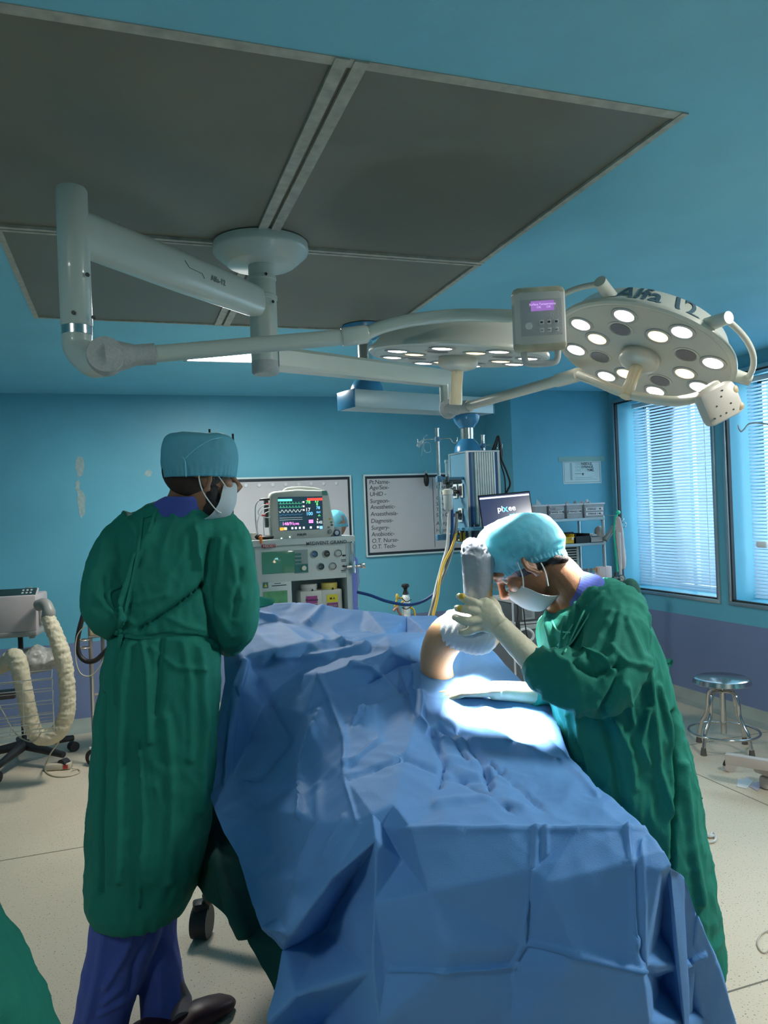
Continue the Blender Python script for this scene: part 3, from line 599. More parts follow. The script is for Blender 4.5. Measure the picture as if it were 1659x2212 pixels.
bc = thing('black_cable', at(1075, 990, 4.45), 'looped black cables draped over the hook behind the pendant column', 'cable')
mb = MB()
for i, ps in enumerate([[(1057, 990), (1068, 962), (1076, 942), (1080, 960), (1083, 990), (1095, 1020), (1102, 1045), (1095, 1062), (1088, 1078)], [(1062, 990), (1072, 964), (1077, 943), (1079, 965), (1082, 1000), (1090, 1030), (1092, 1060), (1092, 1120)], [(1060, 990), (1070, 966), (1078, 945), (1084, 975), (1084, 995)]]):
    part('loop', MB().tube(curve([at(px, py, 4.42+.03*i) for px, py in ps], 5), .0062 if i == 0 else .0045, 8), bk, bc, 50)
hos = [('blue oxygen hose', 'blue hose sweeping from the pendant to the anaesthesia machine', (.01, .06, .22), .0085, [(976, 1090, 4.2), (977, 1140, 4.2), (972, 1190, 4.18), (960, 1240, 4.15), (935, 1285, 4.1), (890, 1306, 4.1), (840, 1300, 4.1), (800, 1286, 4.12), (772, 1279, 4.15)]),
       ('grey suction hose', 'grey hose hanging from the pendant column behind the raised foot', (.16, .17, .16), .0095, [(986, 1110, 4.22), (984, 1150, 4.2), (975, 1195, 4.15), (955, 1250, 4.05), (940, 1290, 4.0), (928, 1330, 3.9), (920, 1370, 3.8)]),
       ('white suction hose', 'white hose hanging beside the grey one from the pendant', (.55, .60, .60), .009, [(973, 1085, 4.2), (969, 1130, 4.2), (966, 1180, 4.17), (955, 1220, 4.12), (942, 1270, 4.05), (932, 1320, 3.95), (925, 1370, 3.85)]),
       ('yellow gas hose', 'yellow hose hanging beside the grey one below the pendant', (.72, .45, .04), .0075, [(985, 1150, 4.2), (975, 1185, 4.15), (960, 1215, 4.1), (950, 1250, 4.0), (945, 1290, 3.95), (936, 1330, 3.9), (930, 1370, 3.85)])]
for nm, lb, c, r, ps in hos:
    solo('gas_hose', MB().tube(curve([at(*q) for q in ps], 6), r, 12), mat(nm.replace(' ', '_'), c, .35), lb, 'hose', smooth=60)
# laptop on the shelf
lp = thing('laptop', at(1100, 1150, 4.1), 'open black laptop with a dark start screen on the blue pendant shelf', 'laptop')
q = [at(1043, 1147, 4.08), at(1156, 1136, 4.12), at(1153, 1064, 4.16), at(1037, 1070, 4.12)]
Ml = frame_mat(q[0], q[1]-q[0], q[3]-q[0]); lw = (q[1]-q[0]).length; lh = (q[3]-q[0]).length
part('screen_lid', MB().box((lw/2, lh/2, -.004), (lw, lh, .008), Ml, .002), mat('black_laptop_shell', (.012, .014, .02), .35), lp, 30)
part('display', MB().box((lw/2, lh/2+.003, .0006), (lw-.012, lh-.022, .001), Ml), mat('navy_screen', (.02, .03, .06), .15, emit=(.018, .028, .075), estr=1), lp, 0)
part('white_bar', MB().box((lw/2, lh-.020, .0014), (lw-.014, .009, .001), Ml).box((lw/2-.03, .018, .0014), (lw-.08, .012, .001), Ml), mat('white_screen_bar', (.9, .9, .95), .3, emit=(.8, .85, 1), estr=1), lp, 0)
tw_ = mat('screen_text_white', (.9, .9, .9), .3, emit=(.9, .93, 1), estr=1.1); tc_ = mat('screen_text_cyan', (.1, .5, .7), .3, emit=(.1, .55, .8), estr=1.1)
for s_, dx_, mt, z_, yy in (('pi', -.034, tw_, .044, .56), ('x', -.005, tc_, .060, .56), ('ee', .032, tw_, .044, .56), ('medical', .034, tc_, .014, .38)):
    vs, fs = text(s_, z_, .0003, bold=.0006); part('screen_logo', MB().add([Ml @ (Vector((lw/2+dx_, lh*yy, .0018))+p) for p in vs], fs), mt, lp, 0)
part('keyboard_base', MB().box((lw/2, .002, .09), (lw, .012, .19), Ml, .003), mat('black_laptop_shell', (.012, .014, .02)), lp, 30)
# blood-pressure bulb on the whiteboard corner
bp_ = thing('rubber_bulb', ony(921, 1035, 6.14), 'black rubber squeeze bulb hanging in front of the lettered whiteboard', 'squeeze bulb')
p = ony(921, 1036, 6.13)
part('bulb', MB().lathe([(.001, -.060), (.013, -.055), (.022, -.027), (.024, 0), (.021, .027), (.009, .052), (.001, .055)], Matrix.Translation(p), 20), bk, bp_, 60)
part('tube_end', MB().cyl(p+UP*.05, p+UP*.078, .005, seg=8), chrome, bp_, 40)
part('hook', MB().cyl(p+UP*.072, Vector((p[0], 6.19, p[2]+.072)), .004, seg=8).cyl(p+UP*.066-RT*.022, p+UP*.066+RT*.012, .004, seg=8), chrome, bp_, 40)
# ================================================================== drapes
def cloth_px(name, P, m, edges_down, lines, levels=3, wr=.004, label='', cat='drape', zmin=.12, creases=(), thick=.004, soft=6):
    """sheet laid over the points P (pixel x, pixel y, key, value): key d = distance, z = height, X = world x"""
    V3 = []; V2 = []
    for px, py, k_, v_ in P:
        if k_ == 'd': p = at(px, py, v_)
        elif k_ == 'z': p = onz(px, py, v_)
        elif k_ == 'X': p = onx(px, py, v_)
        else: p = ony(px, py, v_)
        V3.append(p); V2.append(Vector((px, -py)))
    r = delaunay_2d_cdt(V2, list(creases), [], 0, 1e-4)
    nv, nf = r[0], r[2]; src = r[3]
    vv = []
    for i, q in enumerate(nv):
        if src[i]: vv.append(V3[src[i][0]])
        else:   # crossing of two creases
            w = [(1/((q-a).length+1e-6)**2, b) for a, b in zip(V2, V3)]; w.sort(key=lambda t: -t[0]); w = w[:3]; S_ = sum(t[0] for t in w)
            vv.append(sum((b*a for a, b in w), Vector())/S_)
    # drop triangles whose edge spans more than allowed on the outline
    return vv, nf
BLUE = thin('blue_paper_drape', (.12, .31, .66), .10, .62, bump=.25, bscale=420, var=.04, tcol=(.1, .3, .7))
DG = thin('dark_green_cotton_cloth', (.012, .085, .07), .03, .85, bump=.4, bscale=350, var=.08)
def drape_mesh(P, segs, outline, skirts, levels, lines, wr=.003, smooth_it=3, thick=.003):
    V3 = {}; V2 = []; pts3 = []
    for px, py, k_, v_ in P:
        p = at(px, py, v_) if k_ == 'd' else onz(px, py, v_) if k_ == 'z' else onx(px, py, v_) if k_ == 'X' else ony(px, py, v_)
        pts3.append(p); V2.append(Vector((px, -py)))
    E_ = [(outline[i], outline[(i+1) % len(outline)]) for i in range(len(outline))]+segs
    r = delaunay_2d_cdt(V2, E_, [list(outline)] , 1, 1e-4)
    nv, nf, src = r[0], r[2], r[3]; vv = []
    idx = {}
    for i, q in enumerate(nv):
        if len(src[i]): vv.append(pts3[src[i][0]]); idx[src[i][0]] = i
        else:
            w = sorted([(1/((q-a).length+1e-6)**2, b) for a, b in zip(V2, pts3)], key=lambda t: -t[0])[:3]; S_ = sum(t[0] for t in w); vv.append(sum((b*a for a, b in w), Vector())/S_)
    vv = [Vector(v) for v in vv]; ff = [tuple(f) for f in nf]
    for chain, off in skirts:                    # the hidden far sides hang down behind
        ids = [idx[c] for c in chain]; base = []
        for j, i in enumerate(ids):
            o_ = off[j] if isinstance(off, list) else off
            base.append(len(vv)); vv.append(Vector((vv[i][0]+o_[0], vv[i][1]+o_[1], max(.15, vv[i][2]+o_[2]))))
        for j in range(len(ids)-1): ff.append((ids[j], ids[j+1], base[j+1], base[j]))
    me = bpy.data.meshes.new('d'); me.from_pydata([v[:] for v in vv], [], ff); me.validate()
    bm = bmesh.new(); bm.from_mesh(me); bmesh.ops.recalc_face_normals(bm, faces=bm.faces[:]); bmesh.ops.triangulate(bm, faces=bm.faces[:]); bm.to_mesh(me); bm.free()
    me = evaluated(me, [('SUBSURF', dict(subdivision_type='SIMPLE', levels=levels, render_levels=levels)), ('SMOOTH', dict(factor=.5, iterations=smooth_it))])
    V, N = arr(me)
    E = np.array(EYE); toc = E-V; s_ = np.sign((N*toc).sum(1).mean()); 
    if s_ < 0: me.flip_normals(); V, N = arr(me)
    P1 = V*np.array([7, 7, 5]); w1 = ridge(P1+pn(V*3)[:, None]*1.2); P2 = V*np.array([19, 19, 11])
    d = wr*1.6*np.clip(w1, -.3, 1)**1+wr*.5*ridge(P2)+wr*.8*pn(V*4.3+9)
    d += fold(V, N, [(l[0], l[1]*.9)+tuple(q*1.7 for q in l[2:]) for l in lines])
    put(me, V+N*d[:, None]); me.shade_smooth(); return me
P = [  # 0.. top outline, left to right
 (548,1306,'d',2.95),(640,1299,'d',3.02),(700,1307,'d',3.0),(790,1318,'d',2.98),(879,1331,'d',2.95),(941,1331,'d',2.9),(953,1341,'d',2.88),   #0-6
 (975,1360,'d',2.80),(1047,1388,'d',2.66),(1108,1452,'d',2.50),(1194,1525,'d',2.30),(1229,1633,'z',.895),(1290,1697,'z',.895),(1340,1742,'z',.895),(1400,1796,'z',.89),(1432,1836,'d',1.50),(1447,1866,'d',1.49), #7-16
 (1480,1892,'d',1.53),(1507,1971,'d',1.56),(1547,2070,'d',1.60),(1593,2212,'d',1.64),(1650,2450,'d',1.68), #17-21
 (1401,2450,'d',1.50),(1100,2460,'d',1.50),(822,2450,'d',1.52),(540,2450,'d',1.62), #22-25
 (577,2212,'d',1.70),(600,2120,'d',1.75),(612,2050,'d',1.80),(565,2003,'d',1.90),(545,1951,'d',1.98),(517,1856,'d',2.10),(483,1800,'d',2.20),(450,1714,'d',2.32),(459,1617,'d',2.40),(488,1473,'d',2.50),(483,1396,'d',2.62), #26-36
 (529,1350,'d',2.8), #37
 # inner points of the high end
 (600,1345,'d',2.86),(700,1372,'d',2.74),(780,1362,'d',2.78),(879,1368,'d',2.78), #38-41
 (529,1420,'d',2.52),(600,1402,'d',2.52),(667,1388,'d',2.54),(750,1378,'d',2.54),(835,1371,'d',2.56),(925,1369,'d',2.56), #42-47
 (560,1470,'d',2.52),(640,1455,'d',2.50),(720,1430,'d',2.44),(790,1414,'d',2.40),(845,1408,'d',2.33), #48-52 hollow below the fold
 (690,1461,'d',2.30),(760,1436,'d',2.30),(712,1507,'d',2.25),(790,1482,'d',2.28),(855,1497,'d',2.26),(879,1490,'d',2.30),(862,1440,'d',2.36),(905,1430,'d',2.36), #53-60
 (912,1502,'d',2.20),(961,1507,'d',2.18),(925,1590,'d',2.02),(900,1560,'d',2.06),(945,1560,'d',2.08),(965,1545,'d',2.12), #61-66
 (744,1593,'d',2.06),(746,1680,'d',1.86),(773,1777,'d',1.66),(850,1738,'d',1.66),(805,1759,'d',1.645),(829,1786,'d',1.645), #67-72
 (820,1600,'d',2.0),(850,1650,'d',1.86),(960,1680,'d',1.80),(1043,1682,'d',1.80),(1086,1665,'d',1.84),(1154,1670,'d',1.84),(1000,1620,'d',1.97),(874,1637,'d',1.88),(1060,1640,'d',1.93),(1130,1600,'d',2.05),(1173,1750,'d',1.64), #73-83
 (891,1792,'d',1.59),(1000,1790,'d',1.57),(1156,1790,'d',1.56),(1250,1791,'d',1.55),(1355,1792,'d',1.535), #84-88
 (812,1815,'d',1.60),(808,1950,'d',1.585),(805,2097,'d',1.57),(818,2212,'d',1.56), #89-92
 (925,1930,'d',1.535),(957,2060,'d',1.515),(957,2095,'d',1.515),(835,2094,'d',1.58),(870,1860,'d',1.625), #93-97
 (1153,1880,'d',1.525),(1180,1910,'d',1.485),(1140,2035,'d',1.545),(1110,2083,'d',1.555),(1249,2062,'d',1.46),(1385,2097,'d',1.45),(1108,2212,'d',1.56), #98-104
 (1362,2000,'d',1.465),(1362,1860,'d',1.48),(1401,2212,'d',1.46),(1388,2084,'d',1.465),(1425,1880,'d',1.475), #105-109
 (1440,1985,'d',1.64),(1425,2120,'d',1.66),(1490,2080,'d',1.58),(1520,2200,'d',1.63),(1460,1920,'d',1.56), #110-114
 (626,2018,'d',1.66),(720,1895,'d',1.655),(760,1900,'d',1.82),(700,2010,'d',1.88),(690,2212,'d',1.84),(640,2150,'d',1.68), #115-120
 (690,1780,'d',1.78),(640,1900,'d',1.80),(600,1985,'d',1.86),(650,1760,'d',1.90),(700,1640,'d',2.04),(640,1700,'d',2.10),(600,1850,'d',2.02),(560,1750,'d',2.22),(610,1600,'d',2.30),(540,1600,'d',2.46),(500,1680,'d',2.36),(505,1480,'d',2.46),(660,1540,'d',2.24), #121-133
 (560,1900,'d',2.02),(570,1520,'d',2.48),(1040,1520,'d',2.18),(1110,1530,'d',2.20),(1020,1560,'d',2.12),(1110,1570,'d',2.12),(1170,1590,'d',2.10),(990,1455,'d',2.38),(1040,1440,'d',2.44),(970,1490,'d',2.24),(1000,1400,'d',2.6),(930,1400,'d',2.46), #134-145
 (1150,1700,'d',1.76),(1230,1720,'d',1.70),(1300,1750,'d',1.62),(1060,1740,'d',1.66),(940,1740,'d',1.68), #146-150
]
outline = list(range(0, 38))
segs = [(37,38),(38,39),(39,40),(42,43),(43,44),(44,45),(45,46),(46,47),(36,42),(42,48),(48,49),(49,50),(50,51),(51,52),(53,55),(55,67),(67,68),(68,69),(69,71),(71,116),(116,115),(115,28),(71,89),(89,90),(90,91),(91,92),(92,24),(70,72),(71,72),(72,84),(84,85),(85,86),(86,87),(87,88),(88,14),
 (84,93),(93,94),(94,95),(96,95),(95,101),(101,100),(100,98),(98,86),(100,102),(102,103),(88,106),(106,105),(105,103),(109,108),(108,107),(107,22),(16,109),(16,114),(114,110),(101,104),(53,54),(54,52),(52,59),(59,58),(80,75),(75,76),(76,77),(81,78),(78,83),(132,42),(132,131),(131,33),(122,121),(122,123)]
lines = [([(744,1593),(746,1680),(773,1777)],5,.004),([(690,1461),(712,1507),(744,1593)],6,.006),([(749,1685),(840,1650),(874,1639)],5,-.004,.004),([(874,1639),(970,1680),(1043,1682),(1086,1665)],6,-.006,.003),([(1060,1651),(1173,1750)],5,-.004,.003),
 ([(835,2094),(957,2095),(1110,2083)],4,.006),([(1143,2037),(1249,2062),(1385,2097)],5,.008),([(880,1790),(1400,1792)],4,.004),([(1156,1792),(1153,1880),(1136,2037),(1110,2084)],6,.005,.004),([(1355,1792),(1368,1900),(1370,2050)],5,.005),([(1385,1820),(1390,1950),(1388,2084)],7,.004),
 ([(925,1590),(905,1560),(912,1502)],8,.012),([(925,1590),(950,1572),(985,1600),(1010,1640)],6,-.008,.004),([(990,1575),(1040,1640),(1060,1700)],9,-.008,.003),([(935,1590),(960,1650),(950,1700)],8,-.007,.003),([(760,1436),(800,1440),(855,1497)],6,.008),([(780,1545),(850,1520),(900,1500)],10,.006,.003),
 ([(762,1560),(790,1535)],4,.008),([(530,1430),(505,1530),(486,1690)],7,.010),([(560,1480),(620,1600),(560,1680),(520,1690)],12,-.010,.004),([(745,1765),(735,1800),(700,1850)],6,.005),([(690,1540),(655,1640),(650,1760)],9,.008,.004),([(1410,2090),(1470,2085),(1520,2060)],5,.006),
 ([(700,1307),(660,1350)],7,.006),([(551,1325),(620,1345),(700,1380)],6,.006),([(720,1372),(760,1395),(845,1408)],6,.006,.004),([(1180,1792),(1180,1850)],5,.004),([(960,1640),(1030,1650),(1100,1690)],8,.004),([(690,1700),(690,1790),(640,1900)],10,.006,.005),([(600,1420),(700,1418),(790,1400)],8,.008),
 ([(940,1740),(1040,1725),(1130,1750)],10,.005),([(960,1655),(1100,1750)],7,-.004,.003),([(820,1600),(770,1640),(746,1650)],6,.005),([(880,1420),(900,1460),(900,1490)],6,.005),([(960,1600),(1100,1610),(1200,1650)],9,.006,.003),([(1180,1600),(1290,1720)],6,.004)]
hid = [(6,), ]
skirts = [([0,1,2,3,4,5,6,7,8,9,10], (.03, .22, -.42)), ([10,11,12,13,14,15,16,17,18,19,20,21], [(.16,.16,-.45),(.10,.06,-.55),(.10,.04,-.6),(.10,.03,-.6),(.10,.03,-.6),(.09,.05,-.6),(.08,.06,-.55),(.06,.08,-.5),(.06,.1,-.4),(.05,.1,-.3),(.05,.1,-.2),(.04,.1,-.05)]), ([36,37,0], (.05, .2, -.5)), ]
me = drape_mesh(P, segs, outline, skirts, 4, lines, wr=.0028, smooth_it=3)
dr_ = solo('surgical_drape', me, BLUE, 'large blue paper surgical drape covering the patient and table down to the floor', 'surgical drape')
# dark green cloth hanging under the blue one on the left
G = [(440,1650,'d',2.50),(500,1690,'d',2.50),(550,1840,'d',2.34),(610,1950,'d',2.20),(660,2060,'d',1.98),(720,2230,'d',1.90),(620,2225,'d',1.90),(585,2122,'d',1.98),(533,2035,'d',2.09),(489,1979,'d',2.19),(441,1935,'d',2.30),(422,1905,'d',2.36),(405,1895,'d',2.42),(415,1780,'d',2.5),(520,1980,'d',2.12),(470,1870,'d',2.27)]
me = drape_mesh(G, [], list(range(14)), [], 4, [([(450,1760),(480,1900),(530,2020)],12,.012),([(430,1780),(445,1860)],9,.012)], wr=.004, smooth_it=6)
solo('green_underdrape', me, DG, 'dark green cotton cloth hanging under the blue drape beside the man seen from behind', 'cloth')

# ================================================================== operating table (mostly under the drapes)
tb = thing('operating_table', (.75, 2.5, 0), 'operating table under the drapes, one brown leg and black caster showing', 'operating table')
dkm = mat('black_table_rubber', (.02, .02, .022), .5); brn = mat('bronze_table_metal', (.10, .085, .06), .4, .5)
part('table_top', MB().bb((.55, 1.62, .74), (.98, 3.1, .80), .02), mat('black_mattress', (.02, .02, .02), .5), tb)
part('column', MB().bb((.66, 2.35, .12), (.84, 2.65, .74), .02), brn, tb)
part('base_leg', MB().bb((.60, 1.9, .09), (.90, 3.0, .14), .01), brn, tb, label='brown metal base bar')
part('base_leg', MB().tube([(.62, 2.82, .32), (.40, 2.89, .27), (.235, 2.925, .135)], [.032, .030, .026], 12), brn, tb, label='brown metal leg')
for x, y in ((.215, 2.925), (.88, 3.0), (.88, 1.9), (.62, 1.9)):
    cs = part('caster', MB().cyl((x-.028, y+.012, .058), (x+.028, y-.012, .058), .058, seg=28), dkm, tb, 40); part('caster_fork', MB().bb((x-.03, y-.025, .10), (x+.03, y+.03, .135), .01), dkm, cs, 30)

# ================================================================== patient: bent leg with bandage, foot in film
SK = mat('painted_skin', (.56, .33, .18), .5, var=.10, vscale=14, bump=.15, bscale=180, subs=.15)
pat = thing('person', at(960, 1450, 2.2), 'patient under the blue drape, only one bent bandaged leg with a film-wrapped foot showing', 'person')
def poly_tube(ps, n=6):
    A = cr([list(at(px, py, d))+[r] for px, py, d, r in ps], n); return A
leg = MB()
A = poly_tube([(950,1490,2.40,.055),(943,1440,2.32,.050),(948,1405,2.27,.054),(968,1372,2.22,.058),(1000,1362,2.18,.057),(1030,1372,2.16,.055),(1048,1362,2.17,.050),(1045,1335,2.17,.040),(1040,1310,2.165,.036)])
leg.tube([a[:3] for a in A], list(A[:, 3]), 20)
foot = poly_tube([(1040,1320,2.165,.036),(1036,1290,2.16,.037),(1034,1255,2.16,.042),(1033,1220,2.16,.044),(1026,1190,2.16,.036),(1018,1178,2.16,.022)])
leg.tube([a[:3] for a in foot], list(foot[:, 3]), 16)
leg.tube([at(950,1490,2.40), at(950,1530,2.7), at(930, 1500, 2.95)], [.055, .075, .085], 16)
part('body', voxel(leg, .006, 6), SK, pat)
bd = MB(); A2 = poly_tube([(978,1362,2.205,.0600),(1000,1360,2.18,.0610),(1020,1366,2.16,.0615),(1034,1370,2.15,.059),(1040,1366,2.155,.055)], 8)
bd.tube([a[:3] for a in A2], list(A2[:, 3]), 28)
me = voxel(bd, .004, 3); V, N = arr(me); c0 = np.array(at(985, 1330, 2.2)); ax = np.array(XC*.75-YC*.35); w_ = (V-c0) @ ax
put(me, V+N*(.0009*np.sin(w_*2*PI/.012+2*pn(V*9))+.0006*pn(V*20))[:, None])
part('bandage', me, mat('white_gauze_bandage', (.66, .70, .74), .8, bump=.6, bscale=500), pat, label='white wrapped bandage round the knee')
fw = MB(); O = [(1056,1318,.031),(1040,1300,.034)]
R = []
for (xl, xr, y, th) in ((1012,1062,1322,.032),(1003,1060,1300,.036),(1001,1063,1270,.042),(999,1066,1240,.046),(998,1069,1218,.047),(997,1066,1198,.044),(999,1052,1184,.036),(1004,1038,1172,.025),(1010,1026,1166,.010)):
    c0 = at((xl+xr)/2, y, 2.16); a_ = (xr-xl)/2*2.16/FPX
    R.append([c0+XC*a_*math.cos(q)+FW*th*math.sin(q) for q in [2*PI*k/40 for k in range(40)]])
fw.rings(R); me = voxel(fw, .0035, 3); V, N = arr(me)
z_ = (V-np.array(at(1030, 1215, 2.16))) @ np.array(YC); tp = np.clip(z_*14+.2, .10, 1)
put(me, V+N*((.005*ridge(V*38)+.0035*ridge(V*70+3))*tp)[:, None])
wrapm = mat('clear_film_wrap', (.34, .37, .42), .18, var=.1, vscale=30, coat=1, bump=.5, bscale=60)
part('film_wrap', me, wrapm, pat, label='foot wrapped in clear film')
# ================================================================== people
SKIN = mat('brown_skin', (.235, .115, .062), .48, var=.10, vscale=18, bump=.12, bscale=220, subs=.12)
HAIR = mat('black_hair', (.012, .010, .010), .7, var=.3, vscale=60, bump=.6, bscale=300)
GOWN = thin('green_cotton_gown', (.005, .185, .135), .05, .8, bump=.35, bscale=420, var=.07, tcol=(.0, .45, .3))
SCRUB = mat('blue_scrub_cotton', (.050, .085, .36), .85, var=.08, vscale=10, bump=.3, bscale=350, sheen=.1)
CAPM = thin('sheer_cyan_cap', (.16, .52, .66), .35, .6, bump=.3, bscale=300, var=.05, tcol=(.25, .75, .9))
MASK = thin('white_pleated_mask', (.62, .72, .76), .25, .7, bump=.3, bscale=500, var=.04)
GLOVE = mat('cream_latex_glove', (.60, .57, .42), .5, var=.06, vscale=12, bump=.12, bscale=150, subs=.1, coat=.1)
STRAP = mat('white_elastic', (.75, .76, .74), .7)
def hd_frame(c, f, up):
    """local x right, y where the face looks, z crown"""
    f = Vector(f).normalized(); up = Vector(up); up = (up-f*up.dot(f)).normalized(); x = f.cross(up); M = Matrix((x, f, up)).transposed().to_4x4(); M.translation = Vector(c); return M
def head_mb(mb, M, s=1.0):
    S = M @ Matrix.Scale(s, 4)
    mb.ell((0, -.012, .030), (.077, .098, .090), S, 28, 18)
    mb.ell((0, .020, -.040), (.060, .072, .078), S, 24, 16)
    mb.ell((0, .052, -.092), (.034, .034, .028), S, 20, 12)
    mb.ell((0, .068, .034), (.050, .026, .026), S, 20, 12)       # brow
    for k in (-1, 1):
        mb.ell((k*.034, .062, -.018), (.026, .026, .024), S, 16, 10)   # cheek
        mb.ell((k*.018, .090, .026), (.018, .008, .007), S, 12, 8)
    mb.tube([S @ Vector(p) for p in ((0, .084, .022), (0, .100, .0), (0, .116, -.022), (0, .104, -.036))], [.009, .010, .0135, .010], 12)
    for k in (-1, 1): mb.ell((k*.013, .098, -.030), (.009, .011, .008), S, 12, 8)
    mb.ell((0, .088, -.060), (.024, .012, .007), S, 14, 8); mb.ell((0, .085, -.071), (.021, .012, .008), S, 14, 8)   # lips
    return mb
def ear_mb(mb, M, side):
    e = M @ Matrix.Translation((side*.080, -.008, -.008)) @ Matrix.Rotation(side*math.radians(-24), 4, 'Z') @ Matrix.Rotation(math.radians(10), 4, 'X')
    mb.ell((0, 0, 0), (.006, .016, .026), e, 16, 12)
    rim = [e @ Vector((side*.008, .021*math.cos(a)*(1 if math.sin(a) > -.3 else .7)-.002, .034*math.sin(a))) for a in np.linspace(-2.0, 2.9, 14)]
    mb.tube(rim, [.0065]*14, 10); mb.ell((side*.004, .006, -.030), (.006, .010, .010), e, 12, 8)
def eyes(parent, M):
    for k in (-1, 1):
        e = part('eye', MB().ell((k*.030, .0715, .006), (.010, .010, .010), M, 16, 10), mat('eye_white', (.35, .30, .27), .25), parent, 60)
        part('iris', MB().ell((k*.030, .0775, .004), (.005, .005, .005), M, 12, 8), mat('dark_iris', (.03, .018, .012), .2), e, 60)
def sect(rows, n=7, seg=48, p=2.3):
    """rows: left px, right px, y px, distance, half thickness -> rings facing the camera"""
    A = cr(rows, n); R = []
    for xl, xr, y, d, th in A:
        c0 = at((xl+xr)/2, y, d); a_ = (xr-xl)/2*d/FPX
        R.append([c0+XC*a_*math.copysign(abs(math.cos(q))**(2/p), math.cos(q))+FW*th*math.copysign(abs(math.sin(q))**(2/p), math.sin(q)) for q in [2*PI*k/seg for k in range(seg)]])
    return R, A
def limb(mb, rows, n=6, seg=20):
    A = cr([list(at(px, py, d))+[r] for px, py, d, r in rows], n); mb.tube([a[:3] for a in A], list(A[:, 3]), seg); return A
def cloth_finish(me, lines, stretch=(6, 6, 2.2), amp=.006, fine=.002, mask=None, seed=0):
    V, N = arr(me); lines = [(l[0], l[1]*.85)+tuple(q*1.7 for q in l[2:]) for l in lines]; Q = V*np.array(stretch)+seed; warp = np.stack([pn(V*4+seed), pn(V*4+9+seed), pn(V*4+17+seed)], 1)*.8
    d = amp*ridge(Q+warp)+amp*.5*ridge(Q*2.3+warp)+fine*ridge(V*np.array([30, 30, 18]))
    if mask is not None: d *= mask(V)
    put(me, V+N*(d+fold(V, N, lines))[:, None]); me.shade_smooth(); return me
def cap_mb(M, rows, seg=64, pleat=.0015, power=2.2, puff=.0025, gather=44, seed=0, arch=0):
    """rows: z, half width x, half width y, y shift"""
    A = cr(rows, 5); R = []
    for i, (z, a, b, ys) in enumerate(A):
        g = math.exp(-((z-A[0][0])/.02)**2)
        R.append([M @ Vector((a*math.copysign(abs(math.cos(q))**(2/power), math.cos(q))*(1+.018*g*math.sin(q*gather)), ys+b*math.copysign(abs(math.sin(q))**(2/power), math.sin(q))*(1+.018*g*math.sin(q*gather)), z+arch*abs(math.cos(q))**1.6*math.exp(-((z-A[0][0])/.045)**2))) for q in [2*PI*k/(seg*3) for k in range(seg*3)]])
    mb = MB(); mb.rings(R); me = mb.mesh('cap', 0); V, N = arr(me)
    W_ = V*np.array([9, 9, 6])+seed; put(me, V+N*(puff*1.6*ridge(W_+pn(V*6)[:, None]*1.5)+puff*.5*ridge(V*40+seed))[:, None]); me.shade_smooth(); return me
def hand(mb, wrist, palm_dir, side_dir, nrm, fingers, thumb, s=1.0, palm=(.040, .014), plen=.095):
    """fingers: list of three bend angles and a spread for index..little; the palm faces nrm"""
    d = Vector(palm_dir).normalized(); sd = Vector(side_dir); sd = (sd-d*sd.dot(d)).normalized(); n = Vector(nrm); n = (n-d*n.dot(d)-sd*n.dot(sd)).normalized(); w = Vector(wrist)
    R = []
    for t, a, b in ((-.02, .027, .020), (.01, .028, .019), (.04, .036, .017), (.07, .041, .0155), (.095, .040, .013), (.102, .034, .010)):
        R.append([w+d*t*s*(plen/.095)+sd*a*s*math.cos(q)+n*b*s*math.sin(q) for q in [2*PI*k/20 for k in range(20)]])
    mb.rings(R)
    L = [(.046, .027, .021), (.050, .030, .022), (.046, .028, .021), (.036, .021, .018)]; off = [.029, .010, -.010, -.028]
    for (bends, spread), ls, o_ in zip(fingers, L, off):
        p = w+d*(plen*.93-abs(o_)*.12)*s+sd*o_*s; a = 0; pts = [w+d*plen*.55*s+sd*o_*s*.9, p]; base = (d*math.cos(spread)+sd*math.sin(spread)).normalized()
        for bnd, l in zip(bends, ls):
            a += bnd; v = base*math.cos(a)+n*math.sin(a); p = p+v*l*s; pts.append(p)
        r_ = [.010, .0100, .0092, .0085, .0068]; mb.tube(pts, [q*s for q in r_], 12); mb.ell(pts[-1], (.0072*s,)*3, None, 10, 8)
    tp = [w+d*.02*s+sd*.018*s]+[w+d*q[0]*s+sd*q[1]*s+n*q[2]*s for q in thumb]; mb.tube(tp, [.016*s, .014*s, .0115*s, .0098*s, .008*s][:len(tp)], 12); mb.ell(tp[-1], (.0085*s,)*3, None, 10, 8)
    return mb
def legs_shoes(): pass
# ------------------------------------------------------------------ the man seen from behind
ma = thing('person', at(330, 2150, 2.33)*1.0, 'person with his back to the camera in green gown and light blue cap', 'person')
ma.location.z = 0
Mh = hd_frame(at(434, 1033, 2.30), FW*.45+RT*.89-UP*.06, UP)
b = MB(); head_mb(b, Mh, 1.02); ear_mb(b, Mh, 1); ear_mb(b, Mh, -1)
R, _ = sect([(372,462,1015,2.31,.060),(372,462,1045,2.31,.062),(365,462,1070,2.32,.066),(345,466,1095,2.34,.07),(300,475,1120,2.36,.08),(262,460,1180,2.36,.09),(266,440,1300,2.34,.09),(270,440,1380,2.33,.085),(250,445,1500,2.33,.10),(250,430,1640,2.33,.10),(270,400,1720,2.33,.09)], 4, 32); b.rings(R)
limb(b, [(285,1150,2.36,.045),(240,1230,2.30,.042),(228,1320,2.26,.038),(300,1375,2.50,.03),(380,1400,2.62,.026)]); limb(b, [(470,1150,2.34,.045),(498,1240,2.31,.038),(510,1320,2.32,.033),(504,1380,2.48,.024)])
